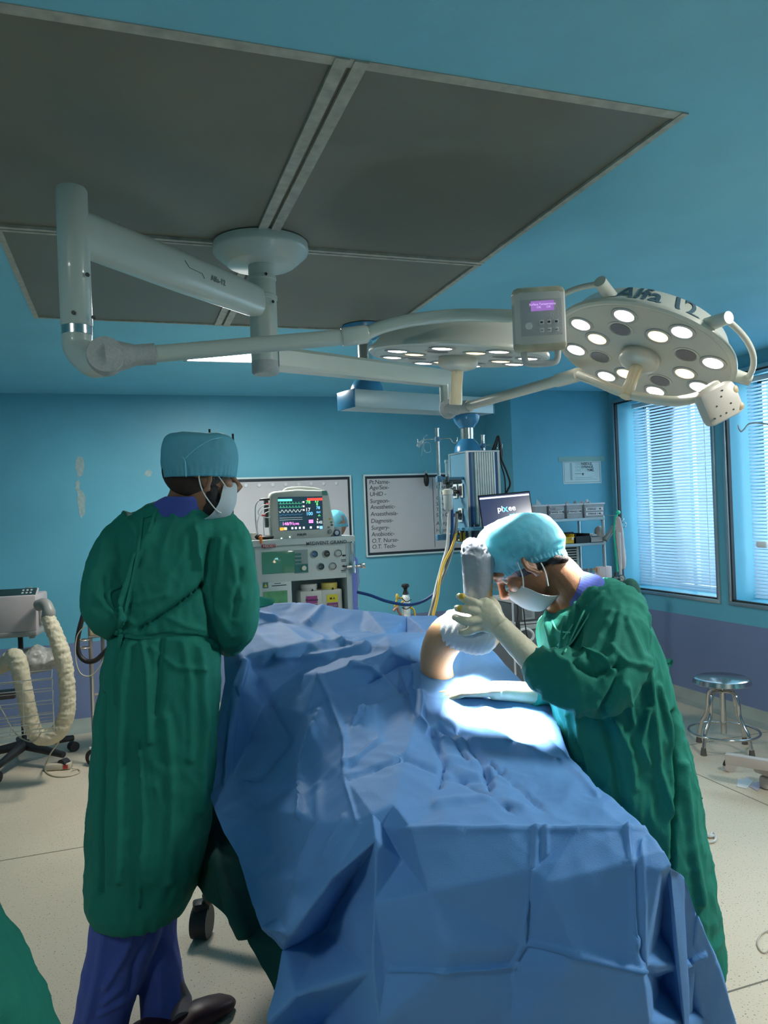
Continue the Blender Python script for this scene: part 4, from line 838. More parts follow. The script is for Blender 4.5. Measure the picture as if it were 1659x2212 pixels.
limb(b, [(300,1700,2.33,.075),(275,1950,2.31,.055),(245,2180,2.30,.045),(235,2330,2.29,.04)]); limb(b, [(365,1700,2.36,.065),(345,1950,2.40,.05),(348,2120,2.38,.042),(354,2225,2.36,.036)])
body = part('body', voxel(b, .0045, 3), SKIN, ma)
eyes(body, Mh)
# close-cropped hair under the cap
hb = MB(); hb.ell((0, -.016, .024), (.0795, .098, .088), Mh @ Matrix.Scale(1.02, 4), 32, 20); hb.ell((0, -.046, -.012), (.064, .058, .022), Mh, 24, 14)
hm = hb.mesh('hair'); part('hair', hm, mat('faded_short_hair', (.035, .020, .014), .8, bump=.5, bscale=400), ma, 60)
be = MB(); be.ell((.004, .040, -.080), (.062, .058, .042), Mh, 20, 14); be.ell((.045, .022, -.050), (.022, .026, .040), Mh, 16, 10); part('beard', be, HAIR, ma, 60)
CMa = hd_frame(at(432, 1026, 2.29), FW*.45+RT*.89-UP*.02, UP)
cap = part('surgical_cap', cap_mb(CMa, [(-.006,.0905,.103,.0),(.012,.092,.106,.0),(.035,.094,.110,.0),(.065,.094,.110,.0),(.095,.088,.104,-.002),(.113,.078,.094,-.004),(.121,.055,.070,-.004),(.124,.004,.004,-.004)], power=2.3, puff=.0022), CAPM, ma, 60)
st = MB(); st.tube(curve([at(376,965,2.20), at(398,992,2.185), at(401,1010,2.18), at(402,1030,2.185)], 5), .0016, 6); st.tube(curve([at(398,992,2.185), at(425,968,2.185), at(455,950,2.19), at(480,945,2.22)], 5), .0014, 6); part('seam', st, mat('cyan_cap_seam', (.2, .6, .75), .6), cap, 50)
bn = MB(); A_ = [(.0915*math.cos(q), .1045*math.sin(q)) for q in [2*PI*k/64 for k in range(64)]]
bn.tube([CMa @ Vector((x, y, -.004)) for x, y in A_], .0022, 8, closed=True); part('elastic_band', bn, mat('bright_cyan_band', (.08, .50, .72), .6), cap, 50)
# mask
def mask_mesh(M, drop=0):
    R = []
    for (z, a, y0, bulge) in ((-.012,.034,.100,.014),(-.022,.052,.092,.024),(-.045,.064,.080,.036),(-.07,.066,.072,.042),(-.095,.060,.060,.046),(-.115,.046,.048,.046),(-.124,.03,.04,.04)):
        row = []
        for k in range(25):
            q = -1+2*k/24; row.append(M @ Vector((a*1.10*math.sin(q*1.35), y0-.062+(bulge+.052)*math.cos(q*1.35)**.8+.0022*math.sin(z*520), z+drop)))
        R.append(row)
    R = [[Vector(c_) for c_ in r_] for r_ in cr([[c for p in row for c in p] for row in R], 5).reshape(-1, 25, 3)]
    v = [p for r_ in R for p in r_]; f = [(i*25+k, i*25+k+1, (i+1)*25+k+1, (i+1)*25+k) for i in range(len(R)-1) for k in range(24)]
    mb = MB(); mb.add(v, f); me = mb.mesh('mask', 0); return evaluated(me, [('SOLIDIFY', dict(thickness=.002, offset=1))])
mk = part('face_mask', mask_mesh(Mh), MASK, ma, 60)
for s_ in (1, -1):
    e1 = [Mh @ Vector(p) for p in ((s_*.066, .062, -.030), (s_*.080, .035, .000), (s_*.092, .004, .028), (s_*.097, -.020, .020), (s_*.095, -.028, -.005), (s_*.084, -.010, -.05), (s_*.066, .030, -.095), (s_*.060, .048, -.105))]
    part('ear_loop', MB().tube(curve(e1, 6), .0018, 8), STRAP, mk, 60)
# scrub collar
R, _ = sect([(360,448,1074,2.31,.070),(345,462,1082,2.32,.080),(325,472,1096,2.335,.088),(310,482,1116,2.35,.092)], 4, 40)
cm = MB(); cm.rings(R, caps=False); part('scrub_collar', evaluated(cm.mesh('c', 0), [('SOLIDIFY', dict(thickness=.004, offset=0))]), SCRUB, ma, 60)
# gown
g = MB()
R, _ = sect([(338,452,1090,2.33,.062),(318,480,1098,2.34,.082),(280,500,1118,2.36,.098),(243,515,1152,2.36,.118),(232,512,1200,2.355,.125),(232,498,1270,2.345,.128),(240,478,1330,2.335,.125),(244,468,1372,2.33,.118),(232,470,1430,2.33,.13),(222,470,1500,2.33,.14),(212,462,1600,2.33,.145),(205,455,1700,2.325,.15),(199,446,1800,2.32,.155),(197,432,1880,2.32,.155),(200,408,1935,2.31,.15),(212,392,1962,2.31,.145)], 7, 120)
g.rings(R)
limb(g, [(300,1150,2.36,.070),(262,1175,2.33,.070),(240,1225,2.29,.064),(226,1290,2.25,.060),(236,1330,2.26,.058),(290,1360,2.42,.045),(360,1385,2.56,.036)])
limb(g, [(460,1145,2.35,.075),(492,1180,2.33,.070),(505,1240,2.31,.065),(512,1300,2.31,.062),(508,1350,2.34,.058),(498,1378,2.42,.046),(500,1392,2.52,.034)])
gl_lines = [([(439,1267),(380,1310),(302,1361)],7,-.010,.010),([(262,1100),(300,1160),(290,1250),(258,1360)],9,.006),([(330,1140),(290,1220),(262,1340)],8,.007),([(300,1200),(275,1290),(262,1370)],7,.007),([(420,1140),(428,1200),(440,1262)],8,.006,.008),([(455,1170),(440,1265)],7,-.012),([(440,1262),(452,1330),(462,1400)],6,-.016),
 ([(246,1372),(300,1380),(360,1372),(420,1375),(465,1385)],5,-.010),([(310,1385),(320,1450),(325,1600)],7,.010),([(350,1385),(345,1440),(335,1540)],7,-.008),([(285,1390),(270,1480),(262,1700),(258,1900)],9,.010),([(395,1385),(410,1480),(408,1640)],9,.007),([(300,1600),(310,1750),(300,1955)],4,.007,.006),([(430,1400),(438,1550),(430,1750)],10,.010),([(228,1500),(222,1700),(222,1930)],6,-.012),([(360,1550),(372,1700),(365,1900)],12,.009),
 ([(480,1170),(470,1300),(500,1370)],8,.006),([(495,1180),(520,1290)],7,.005),([(520,1230),(505,1330)],6,-.006),([(210,1290),(240,1320),(290,1345)],7,.006),([(225,1250),(232,1310)],6,-.006),([(360,1330),(400,1350),(440,1360)],6,.004),([(300,1300),(360,1285)],8,.004),([(330,1400),(380,1440),(440,1445)],6,.004)]
me = voxel(g, .0055, 6); cloth_finish(me, gl_lines, (9, 9, 2.6), .0065, .0022)
gw = part('gown', me, GOWN, ma, 60)
belt = MB(); 
def ribbon(mb, pts, w, th=.0015, upv=None):
    pts = curve(pts, 6); R = []
    for i, p in enumerate(pts):
        t = (pts[min(i+1, len(pts)-1)]-pts[max(i-1, 0)]).normalized(); tocam = (EYE-p).normalized(); s_ = t.cross(tocam).normalized()
        R.append([p+s_*w+tocam*th, p-s_*w+tocam*th, p-s_*w-tocam*th, p+s_*w-tocam*th])
    return mb.rings(R)
def gs(px, py, obj=None):   # point on the gown surface seen at this pixel, a little towards the camera
    r_ = ray(px, py); return r_
bv = None
def surf(me_obj, px, py, lift=.004):
    o_ = me_obj; base = root_of(o_).location; org = EYE-base; d_ = ray(px, py).normalized(); ok, loc, nr, ix = o_.ray_cast(org, d_)
    if not ok: return None
    return loc+base-d_*lift
def strap(name, parent, surf_obj, pix, w, m, fallback=2.2):
    pts = []
    for px, py in pix:
        q = surf(surf_obj, px, py); pts.append(q if q is not None else at(px, py, fallback))
    return part(name, ribbon(MB(), pts, w), m, parent, 40)
bpy.context.view_layer.update()
strap('waist_tie', ma, gw, [(248,1366),(270,1372),(300,1376),(330,1374),(380,1372),(430,1378),(462,1388)], .007, GOWN, 2.2)
strap('waist_tie', ma, gw, [(262,1366),(250,1335),(236,1290),(240,1275),(256,1268),(262,1262)], .004, GOWN, 2.2)
strap('waist_tie', ma, gw, [(262,1370),(254,1410),(248,1470),(250,1520)], .006, GOWN, 2.2)
strap('neck_tie', ma, gw, [(340,1098),(332,1115),(328,1130),(322,1150)], .004, GOWN, 2.2)
strap('neck_tie', ma, gw, [(338,1100),(326,1112),(312,1116),(306,1110)], .003, GOWN, 2.2)
strap('back_opening', ma, gw, [(308,1113),(300,1180),(284,1260),(266,1350)], .0035, GOWN, 2.2)
# trousers and clog
tr = MB(); R, _ = sect([(205,345,1880,2.30,.09),(205,350,1960,2.30,.09),(198,342,2020,2.30,.085),(185,318,2090,2.295,.08),(172,290,2160,2.29,.075),(158,272,2230,2.285,.072),(150,262,2330,2.28,.07)], 5, 44); tr.rings(R)
R, _ = sect([(300,380,1880,2.40,.085),(300,378,1950,2.40,.085),(305,375,2010,2.39,.08),(302,384,2080,2.38,.075),(308,396,2150,2.37,.07),(308,402,2215,2.36,.07),(310,400,2240,2.36,.068)], 5, 44); tr.rings(R)
me = voxel(tr, .007, 4); cloth_finish(me, [([(300,1980),(270,2060),(230,2130)],9,.008),([(330,2000),(290,2080),(280,2140)],8,-.007),([(230,2000),(215,2100),(190,2200)],10,.006),([(260,2130),(225,2165)],7,.007),([(345,2100),(352,2180)],7,.005),([(215,2190),(265,2160)],6,.005)], (6, 6, 3.5), .004, .001)
part('scrub_trousers', me, SCRUB, ma, 60)
sm = mat('dark_maroon_clog', (.035, .012, .018), .45, var=.1)
def clog(c, fwd, parent, tilt=0):
    f = Vector(fwd).normalized(); M = hd_frame(c, f, UP); mb = MB(); R = []
    for y, w_, z0, z1 in ((-.03,.03,.0,.03),(-.01,.040,.0,.045),(.04,.044,.0,.055),(.09,.046,0,.075),(.14,.050,0,.072),(.19,.050,0,.058),(.23,.042,.002,.045),(.255,.022,.006,.03)):
        R.append([M @ Vector((w_*math.cos(q), y, (z0+z1)/2+(z1-z0)/2*math.copysign(abs(math.sin(q))**.7, math.sin(q)))) for q in [2*PI*k/24 for k in range(24)]])
    mb.rings(R); return part('clog', mb, sm, parent, 60)
k0 = onz(402, 2236, 0); k1 = onz(490, 2178, 0); kd = (k1-k0).normalized(); k0 = k1-kd*.265; clog(k0+kd*.03, kd, ma)
clog(Vector((-.11, 2.30, .0)), (.75, .6, 0), ma)
ft = MB(); kk = k0+(k1-k0).normalized()*.03; ft.tube([at(372,2130,2.37), at(390,2165,2.37), k1-kd*.165+UP*.045], [.036, .036, .034], 16); part('sock', ft, mat('grey_sock', (.12, .11, .12), .9), ma, 60)
gh = MB(); hand(gh, at(506,1382,2.53), XC*-.6+FW*.5-YC*.1, UP, XC*-.3-YC*.5, [((.5,.5,.4),0)]*4, [(.03,.03,.01),(.05,.04,.015),(.07,.035,.02)], .95); part('glove', voxel(gh, .0035, 2), GLOVE, ma, label='cream glove just showing beyond the sleeve')

# ------------------------------------------------------------------ the surgeon on the right
su = thing('person', Vector((1.22, 2.05, 0)), 'surgeon in green gown leaning over the drape and gripping the wrapped foot', 'person')
pit = math.radians(52); fdir = (-XC*math.cos(pit)*1.0-YC*math.sin(pit)+FW*.10); updir = (-XC*math.sin(pit)+YC*math.cos(pit))
earp = at(1150, 1215, 2.12); Mh = hd_frame(earp, fdir, updir); c0 = earp+RT*0-(Mh.to_3x3() @ Vector((0, -.008, -.008)))+FW*.080
Mh = hd_frame(c0, fdir, updir)
nearside = -1 if (Mh.to_3x3() @ Vector((1, 0, 0))).dot(FW) > 0 else 1
b = MB(); head_mb(b, Mh, 1.0); ear_mb(b, Mh, 1); ear_mb(b, Mh, -1)
limb(b, [(1180,1215,2.20,.050),(1205,1238,2.20,.058),(1228,1268,2.20,.063),(1252,1300,2.2,.075),(1290,1360,2.2,.09),(1320,1430,2.2,.12),(1345,1550,2.2,.13),(1370,1700,2.2,.12),(1380,1800,2.25,.10)])
b.tube([Mh @ Vector((0, .03, -.09)), at(1222, 1330, 2.2)], [.03, .03], 14)
for dd in (-.08, .10): limb(b, [(1380,1750,2.22+dd,.08),(1400,2000,2.24+dd,.06),(1440,2250,2.28+dd,.045),(1470,2380,2.30+dd,.04)])
limb(b, [(1310,1320,2.10,.05),(1310,1400,2.02,.045),(1300,1475,1.98,.042),(1230,1470,2.0,.036),(1150,1425,2.04,.030),(1090,1365,2.08,.027)])
limb(b, [(1280,1330,2.34,.05),(1240,1430,2.36,.04),(1170,1490,2.3,.03),(1080,1492,2.24,.027)])
body = part('body', voxel(b, .0042, 3), SKIN, su); eyes(body, Mh)
hb = MB(); hb.ell((0, -.018, .022), (.0785, .0965, .088), Mh, 32, 20); hb.ell(at(1196, 1206, 2.20), (.034, .060, .022), Matrix.Identity(4), 20, 12); hb.ell(at(1180, 1204, 2.19), (.034, .066, .022), Matrix.Identity(4), 20, 12); part('hair', hb, HAIR, su, 60)
cax = Vector(YC*math.cos(math.radians(21))-XC*math.sin(math.radians(21))); cf = Vector(-XC*math.cos(math.radians(21))-YC*math.sin(math.radians(21)))
CMb = hd_frame(at(1150, 1222, 2.20), cf, cax)
cap = part('surgical_cap', cap_mb(CMb, [(-.006,.078,.099,.0),(.012,.082,.103,.003),(.03,.090,.112,.004),(.06,.100,.121,.006),(.09,.098,.119,.012),(.12,.086,.104,.018),(.142,.060,.076,.024),(.152,.030,.04,.028),(.154,.003,.003,.03)], power=2.05, puff=.0028, gather=50, seed=4, arch=.026), CAPM, su, 60)
bn = MB().tube([CMb @ Vector((.0785*math.cos(q), .0995*math.sin(q), -.004+.026*abs(math.cos(q))**1.6)) for q in [2*PI*k/64 for k in range(64)]], .0022, 8, closed=True); part('elastic_band', bn, mat('bright_cyan_band', (.08, .50, .72)), cap, 60)
mk = part('face_mask', mask_mesh(Mh, -.012), MASK, su, 60)
for s_ in (1, -1):
    part('ear_loop', MB().tube(curve([Mh @ Vector(p) for p in ((s_*.068, .055, -.035), (s_*.080, .030, -.01), (s_*.090, .008, .026))], 5), .0019, 8), STRAP, mk, 60)
    part('ear_loop', MB().tube(curve([Mh @ Vector(p) for p in ((s_*.092, -.030, -.025), (s_*.088, -.018, -.05), (s_*.074, .008, -.085))], 5), .0019, 8), STRAP, mk, 60)
# scrub collar
cm = MB(); R = []
for (p0, p1, d, th) in (((1213,1310),(1250,1234),2.2,.072),((1214,1318),(1262,1236),2.2,.080),((1216,1328),(1290,1243),2.2,.09),((1225,1345),(1318,1262),2.2,.10)):
    a = at(*p0, d); c_ = at(*p1, d); m_ = (a+c_)/2; u_ = (c_-a)/2; R.append([m_+u_*math.cos(q)+FW*th*math.sin(q) for q in [2*PI*k/40 for k in range(40)]])
cm.rings(R, caps=False); part('scrub_collar', evaluated(cm.mesh('c', 0), [('SOLIDIFY', dict(thickness=.004, offset=0))]), SCRUB, su, 60)
g = MB()
def tilted(rows, seg=100, p=2.25):
    A = cr([[a for a in r_] for r_ in rows], 6); R = []
    for x0, y0, x1, y1, d, th in A:
        a = at(x0, y0, d); c_ = at(x1, y1, d); m_ = (a+c_)/2; u_ = (c_-a)/2
        R.append([m_+u_*math.copysign(abs(math.cos(q))**(2/p), math.cos(q))+FW*th*math.copysign(abs(math.sin(q))**(2/p), math.sin(q)) for q in [2*PI*k/seg for k in range(seg)]])
    return R
g.rings(tilted([(1200,1330,1300,1256,2.2,.075),(1185,1335,1340,1262,2.2,.115),(1172,1350,1368,1296,2.2,.155),(1170,1385,1392,1350,2.2,.165),(1178,1440,1420,1420,2.2,.165),(1190,1500,1440,1490,2.2,.16),(1208,1560,1462,1560,2.2,.155),(1222,1620,1478,1625,2.2,.155),(1238,1700,1492,1690,2.2,.16),(1260,1800,1512,1800,2.2,.165),(1290,1900,1528,1900,2.2,.17),(1310,2000,1543,2010,2.2,.17),(1320,2062,1549,2066,2.2,.17)]))
limb(g, [(1320,1310,2.12,.085),(1330,1360,2.06,.085),(1325,1420,2.0,.078),(1308,1470,1.97,.078),(1265,1478,1.97,.076),(1215,1462,1.99,.068),(1180,1450,2.01,.054),(1158,1436,2.03,.040),(1148,1428,2.04,.034)])
limb(g, [(1270,1340,2.34,.08),(1240,1420,2.36,.07),(1205,1480,2.34,.055),(1165,1497,2.30,.038),(1148,1498,2.28,.032)])
sl = [([(1322,1330),(1290,1400),(1240,1440),(1180,1420)],8,.009),([(1330,1440),(1290,1460),(1240,1440)],7,-.010,.006),([(1322,1450),(1300,1420),(1240,1405)],7,.008),([(1170,1410),(1200,1425),(1230,1415)],5,.006),([(1290,1545),(1320,1500),(1340,1440)],9,-.012),([(1340,1320),(1330,1380),(1320,1430)],8,.006),([(1290,1270),(1250,1320),(1230,1400)],5,.007),([(1275,1275),(1240,1330),(1225,1395)],4,.006),([(1305,1285),(1270,1330),(1235,1390)],4,.006),([(1225,1340),(1215,1400),(1228,1410)],4,.006),([(1185,1330),(1200,1400),(1205,1430)],5,.007),
 ([(1250,1530),(1262,1600),(1285,1700)],7,.010),([(1230,1540),(1240,1610),(1252,1640)],5,.009),([(1300,1540),(1330,1650),(1345,1760)],9,-.008),([(1390,1420),(1405,1520),(1420,1650),(1450,1760)],8,.009),([(1420,1480),(1445,1600),(1452,1720)],6,.008),([(1448,1540),(1455,1700),(1450,1840),(1445,1960)],7,-.014,-.012),([(1352,1340),(1375,1400),(1385,1470)],8,.007),([(1330,1560),(1360,1620),(1370,1700)],10,.008),([(1395,1530),(1380,1600),(1400,1650)],7,.006),([(1180,1500),(1230,1525),(1290,1520)],8,.006),([(1320,1400),(1350,1430),(1390,1440)],7,.006),([(1350,1480),(1365,1560)],6,.006),([(1470,1650),(1490,1800),(1510,1950)],9,.009)]
me = voxel(g, .0055, 5); cloth_finish(me, sl, (10, 10, 5), .0075, .003, seed=5)
gw2 = part('gown', me, GOWN, su, 60)
bpy.context.view_layer.update()
for L_ in ([(1296,1262),(1262,1320),(1236,1375),(1228,1395)], [(1305,1275),(1268,1335),(1240,1380),(1228,1395)], [(1228,1392),(1222,1405),(1218,1412)], [(1238,1348),(1222,1372),(1204,1395)], [(1192,1338),(1205,1362),(1232,1366)]):
    strap('gown_tie', su, gw2, L_, .0022, mat('pale_green_tie', (.08, .42, .30), .8), 2.0)
tie = MB(); ribbon(tie, [at(1428,1432,2.2), at(1440,1428,2.2), at(1449,1428,2.2), at(1446,1436,2.2), at(1432,1440,2.2)], .006); part('back_tie', tie, GOWN, su, 40)
tie = MB(); ribbon(tie, [at(1486,1655,2.2), at(1494,1690,2.2), at(1503,1715,2.2), at(1517,1727,2.2)], .0045); part('back_tie', tie, mat('faded_green_tie', (.05, .20, .15), .8), su, 40)
bl_ = MB(); bl_.ell(at(1362, 1282, 2.22), (.03, .03, .045), None, 16, 10); part('shoulder_knot', bl_, DG, su, 60)
tr = MB()
for dd in (-.08, .10): limb(tr, [(1390,1900,2.22+dd,.085),(1420,2100,2.26+dd,.075),(1450,2280,2.28+dd,.068)])
part('scrub_trousers', voxel(tr, .008, 3), SCRUB, su, 60)
for y_ in (1.93, 2.13): clog(Vector((1.42, y_, 0)), (-1, .1, 0), su)
# gloves: the raised hand closed round the foot, the other flat on the field
gl = MB()
limb(gl, [(1154,1430,2.035,.036),(1125,1400,2.05,.034),(1098,1372,2.07,.031),(1078,1350,2.08,.029)])
cn = [(1066,1335,2.085),]
palmc = at(1045, 1330, 2.09)
R = []
for px, py, d, a, b_ in ((1086,1360,2.08,.030,.024),(1070,1342,2.085,.037,.022),(1052,1330,2.088,.046,.021),(1036,1326,2.09,.050,.020),(1022,1326,2.095,.046,.018)):
    u_ = (YC*.92+XC*.38).normalized(); R.append([at(px, py, d)+u_*a*math.cos(q)+FW*b_*math.sin(q) for q in [2*PI*k/24 for k in range(24)]])
gl.rings(R)
for ps in ([(1048,1312,2.09,.0125),(1026,1302,2.085,.0118),(1006,1295,2.10,.0108),(992,1288,2.125,.009)],
           [(1040,1322,2.085,.0125),(1018,1318,2.08,.012),(1000,1316,2.095,.011),(987,1314,2.125,.0095)],
           [(1035,1338,2.08,.0125),(1012,1342,2.075,.012),(995,1338,2.09,.011),(983,1333,2.12,.0095)],
           [(1040,1355,2.085,.0115),(1020,1362,2.08,.011),(1006,1366,2.09,.0105),(996,1365,2.115,.009)],
           [(1076,1340,2.09,.017),(1071,1315,2.10,.016),(1062,1300,2.13,.0145),(1050,1296,2.19,.0125),(1035,1298,2.215,.010)]):
    A = limb(gl, ps, 5, 14); gl.ell(A[-1][:3], (ps[-1][3]*1.02,)*3, None, 10, 8)
me = voxel(gl, .0032, 4); V, N = arr(me); put(me, V+N*(.0007*ridge(V*np.array([60, 60, 60])))[:, None]); g1 = part('glove', me, GLOVE, su, 60, label='cream latex glove gripping the wrapped foot')
ys = mat('yellow_iodine_smear', (.62, .42, .04), .5)
for px, py, d in ((998,1288,2.10),(994,1314,2.095)): 
    part('iodine_stain', MB().ell(at(px, py, d), (.008, .011, .009), None, 12, 8), ys, g1, 60)
part('glove_cuff', MB().tube([at(1156,1432,2.033), at(1146,1422,2.04)], [.0385, .037], 28), GLOVE, g1, 60)
gl = MB(); limb(gl, [(1150,1498,2.28,.033),(1115,1494,2.25,.030),(1080,1492,2.22,.028),(1062,1492,2.21,.027)])
hand(gl, at(1065,1492,2.21), -XC-YC*.02, FW, -YC, [((.15,.12,.1),.03),((.1,.15,.12),0),((.2,.2,.2),-.03),((.3,.3,.3),-.06)], [(.035,.045,.005),(.06,.052,.01),(.08,.050,.015)], 1.0)
part('glove', voxel(gl, .0035, 3), GLOVE, su, 60, label='cream latex glove pointing across the lit field')

# ------------------------------------------------------------------ colleague half hidden behind the anaesthesia machine
th = thing('person', Vector((1.15, 4.9, 0)), 'person in blue scrubs and cap mostly hidden behind the anaesthesia machine', 'person')
Mh = hd_frame(at(714, 1146, 4.75), FW*.3-RT*.9-UP*.3, UP)
b = MB(); head_mb(b, Mh, 1.05); ear_mb(b, Mh, 1); ear_mb(b, Mh, -1); b.tube([Mh @ Vector((0, -.03, -.07)), at(722, 1195, 4.85)], [.055, .06], 16)
R, _ = sect([(700,745,1190,4.85,.07),(675,768,1210,4.85,.10),(672,770,1260,4.85,.11),(690,760,1330,4.85,.11),(690,760,1400,4.85,.12)], 5, 32); b.rings(R)
for px in (705, 745): limb(b, [(px,1390,4.85,.08),(px,1500,4.85,.055),(px,1622,4.85,.04)])
body = part('body', voxel(b, .007, 2), SKIN, th); eyes(body, Mh)
CM = hd_frame(at(716, 1146, 4.76), FW*.3-RT*.9-UP*.35, UP)
part('surgical_cap', cap_mb(CM, [(-.01,.088,.105,0),(.03,.094,.112,0),(.07,.092,.108,0),(.10,.07,.085,0),(.115,.03,.04,0),(.117,.003,.003,0)], seed=9), CAPM, th, 60)
part('face_mask', mask_mesh(Mh), MASK, th, 60)
g = MB(); R, _ = sect([(705,744,1193,4.85,.075),(672,770,1208,4.85,.12),(660,775,1240,4.85,.13),(662,772,1290,4.85,.13),(672,772,1360,4.85,.135),(680,772,1420,4.85,.14)], 5, 44); g.rings(R)
part('scrub_top', cloth_finish(voxel(g, .009, 3), [], (8, 8, 4), .005, .001, seed=3), mat('violet_blue_scrub', (.13, .16, .42), .85, bump=.3, bscale=300), th, 60)
g = MB()
for px in (705, 745): limb(g, [(px,1400,4.85,.09),(px,1500,4.85,.075),(px,1600,4.85,.065)])
part('scrub_trousers', voxel(g, .01, 2), mat('violet_blue_scrub', (.13, .16, .42)), th, 60)
# ------------------------------------------------------------------ person at the left edge, only a gown side in view
fo = thing('person', Vector((-.378, 1.344, 0)), 'person in green gown at the lower left edge, only the gown skirt in frame', 'person')
b = MB(); X_, Y_ = -.406, 1.354
def zsec(mb, rows, seg=48, M_=None):
    A = cr(rows, 6); R = [[Vector((X_+ox+a*math.cos(q), Y_+oy+b_*math.sin(q), z)) for q in [2*PI*k/seg for k in range(seg)]] for z, a, b_, ox, oy in A]; mb.rings(R); return mb
zsec(b, [(1.44,.050,.055,0,0),(1.40,.08,.07,0,0),(1.30,.13,.09,0,0),(1.1,.12,.09,0,0),(.95,.12,.09,0,0),(.80,.12,.09,0,0)])
Mh = hd_frame((X_+.01, Y_+.02, 1.575), (.6, .7, -.2), UP); head_mb(b, Mh, 1); ear_mb(b, Mh, 1); ear_mb(b, Mh, -1); b.tube([(X_, Y_, 1.40), (X_, Y_, 1.52)], .052, 16)
for s_ in (-1, 1): b.tube([(X_+s_*.08, Y_, .85), (X_+s_*.09, Y_, .45), (X_+s_*.09, Y_, .07)], [.08, .055, .04], 16)
part('body', voxel(b, .008, 2), SKIN, fo)
g = MB(); zsec(g, [(1.44,.075,.08,0,0),(1.40,.12,.10,0,0),(1.30,.165,.12,0,0),(1.1,.165,.13,0,0),(.95,.185,.15,0,0),(.77,.252,.21,0,0),(.5,.31,.25,0,0),(.36,.33,.27,0,0)], 90)
for s_ in (-1, 1): g.tube([(X_+s_*.12, Y_, 1.34), (X_+s_*.125, Y_+.03, 1.13), (X_+s_*.08+.03, Y_+.16, 1.05), (X_+s_*.02+.05, Y_+.22, 1.08)], [.055, .052, .046, .036], 16)
part('gown', cloth_finish(voxel(g, .008, 4), [], (9, 9, 1.6), .009, .002, seed=2), GOWN, fo, 60)
part('surgical_cap', cap_mb(hd_frame((X_+.005, Y_+.01, 1.60), (.6, .7, -.1), UP), [(-.006,.086,.103,0),(.04,.094,.11,0),(.08,.09,.105,0),(.11,.06,.08,0),(.12,.003,.003,0)], seed=7), CAPM, fo, 60)
for s_ in (-1, 1): clog(Vector((X_+s_*.09, Y_-.03, 0)), (.3, .9, 0), fo)
hb = MB(); hb.ell((0, -.016, .02), (.079, .098, .088), hd_frame((X_+.01, Y_+.02, 1.575), (.6, .7, -.2), UP), 28, 18); part('hair', hb, HAIR, fo, 60)
part('face_mask', mask_mesh(hd_frame((X_+.01, Y_+.02, 1.575), (.6, .7, -.2), UP)), MASK, fo, 60)
# ================================================================== back wall: boards and poster
wb_m = mat('whiteboard_surface', (.50, .50, .52), .3, var=.03); bk_ink = mat('black_marker', (.015, .02, .03), .6); nav = mat('black_board_band', (.012, .02, .03), .5)
alf = mat('pale_board_frame', (.55, .68, .68), .4, .3)
def board(x0, x1, z0, z1, name, label):
    t = thing(name, ((x0+x1)/2, Y1, z0), label, 'whiteboard'); y = Y1
    part('panel', MB().bb((x0, y-.014, z0), (x1, y, z1)), wb_m, t, 0)
    f = MB(); w = .014
    for a in ((x0, x1, z0, z0+w), (x0, x1, z1-w, z1), (x0, x0+w, z0+w, z1-w), (x1-w, x1, z0+w, z1-w)): f.bb((a[0], y-.022, a[2]), (a[1], y-.002, a[3]))
    part('frame', f, alf, t, 0)
    f = MB(); w2 = .022; x0_, x1_, z0_, z1_ = x0+w, x1-w, z0+w, z1-w
    for a in ((x0_, x1_, z0_, z0_+w2), (x0_, x1_, z1_-w2, z1_), (x0_, x0_+w2*.8, z0_+w2, z1_-w2), (x1_-w2*.8, x1_, z0_+w2, z1_-w2)): f.bb((a[0], y-.0185, a[2]), (a[1], y-.004, a[3]))
    part('dark_band', f, nav, t, 0); return t
b1 = board(.80, 1.828, 1.178, 1.885, 'whiteboard', 'blank whiteboard with a row of round white magnets behind the monitor')
for i, px in enumerate((531, 560, 589, 617, 645, 672, 699, 726)):
    p = ony(px, 1049-i*.7, Y1-.014); m_ = solo('magnet', MB().lathe([(.001, 0), (.016, 0), (.016, .005), (.012, .008), (.001, .008)], WALLX(p), 20), mat('white_magnet', (.62, .64, .66), .4), ['round white magnet, leftmost in the row on the blank whiteboard', 'round white magnet, second from the left on the blank whiteboard', 'round white magnet, third from the left on the blank whiteboard', 'round white magnet above the left part of the patient monitor', 'round white magnet above the middle of the patient monitor', 'round white magnet above the right half of the patient monitor', 'round white magnet, second from the right on the blank whiteboard', 'round white magnet, rightmost in the row on the blank whiteboard'][i], 'magnet', 'round magnets on the blank whiteboard')
b2 = board(1.936, 3.0, 1.18, 1.885, 'whiteboard', 'whiteboard with a handwritten patient checklist')
def write(parent, s_, px, py, hpx, m, yw=Y1-.0145, al='LEFT', shear=.12, sp=.95, yoff=0, bold=.0):
    p = ony(px, py, yw); d_ = (p-EYE).dot(FW); sz = hpx*d_/FPX*1.45; vs, fs = text(s_, sz, .0003, al, shear, bold, sp)
    return part('writing', MB().add([WALLX(p) @ v for v in vs], fs), m, parent, 0)
for s_, py in (('Pt.Name-', 1039), ('Age/Sex-', 1053), ('UHID -', 1067), ('Surgeon-', 1082), ('Anesthetic-', 1095), ('Anaesthesia-', 1110), ('Diagnosis-', 1125), ('Surgery-', 1140), ('Antibiotic-', 1154), ('O.T. Nurse-', 1168), ('O.T. Tech-', 1181)):
    write(b2, s_, 797+(py-1039)*.045, py+(3 if py == 1039 else 1), 9.0, bk_ink)
for s_, py in (('Mucosa', 1034), ('Counts', 1052), ('Gauze', 1076), ('Sign In', 1089), ('Time Out', 1101), ('Sign Out', 1113), ('Allergic', 1131), ('Haemoglobin', 1146), ('H.I.V.', 1162)):
    write(b2, s_, 942, py, 8, bk_ink)
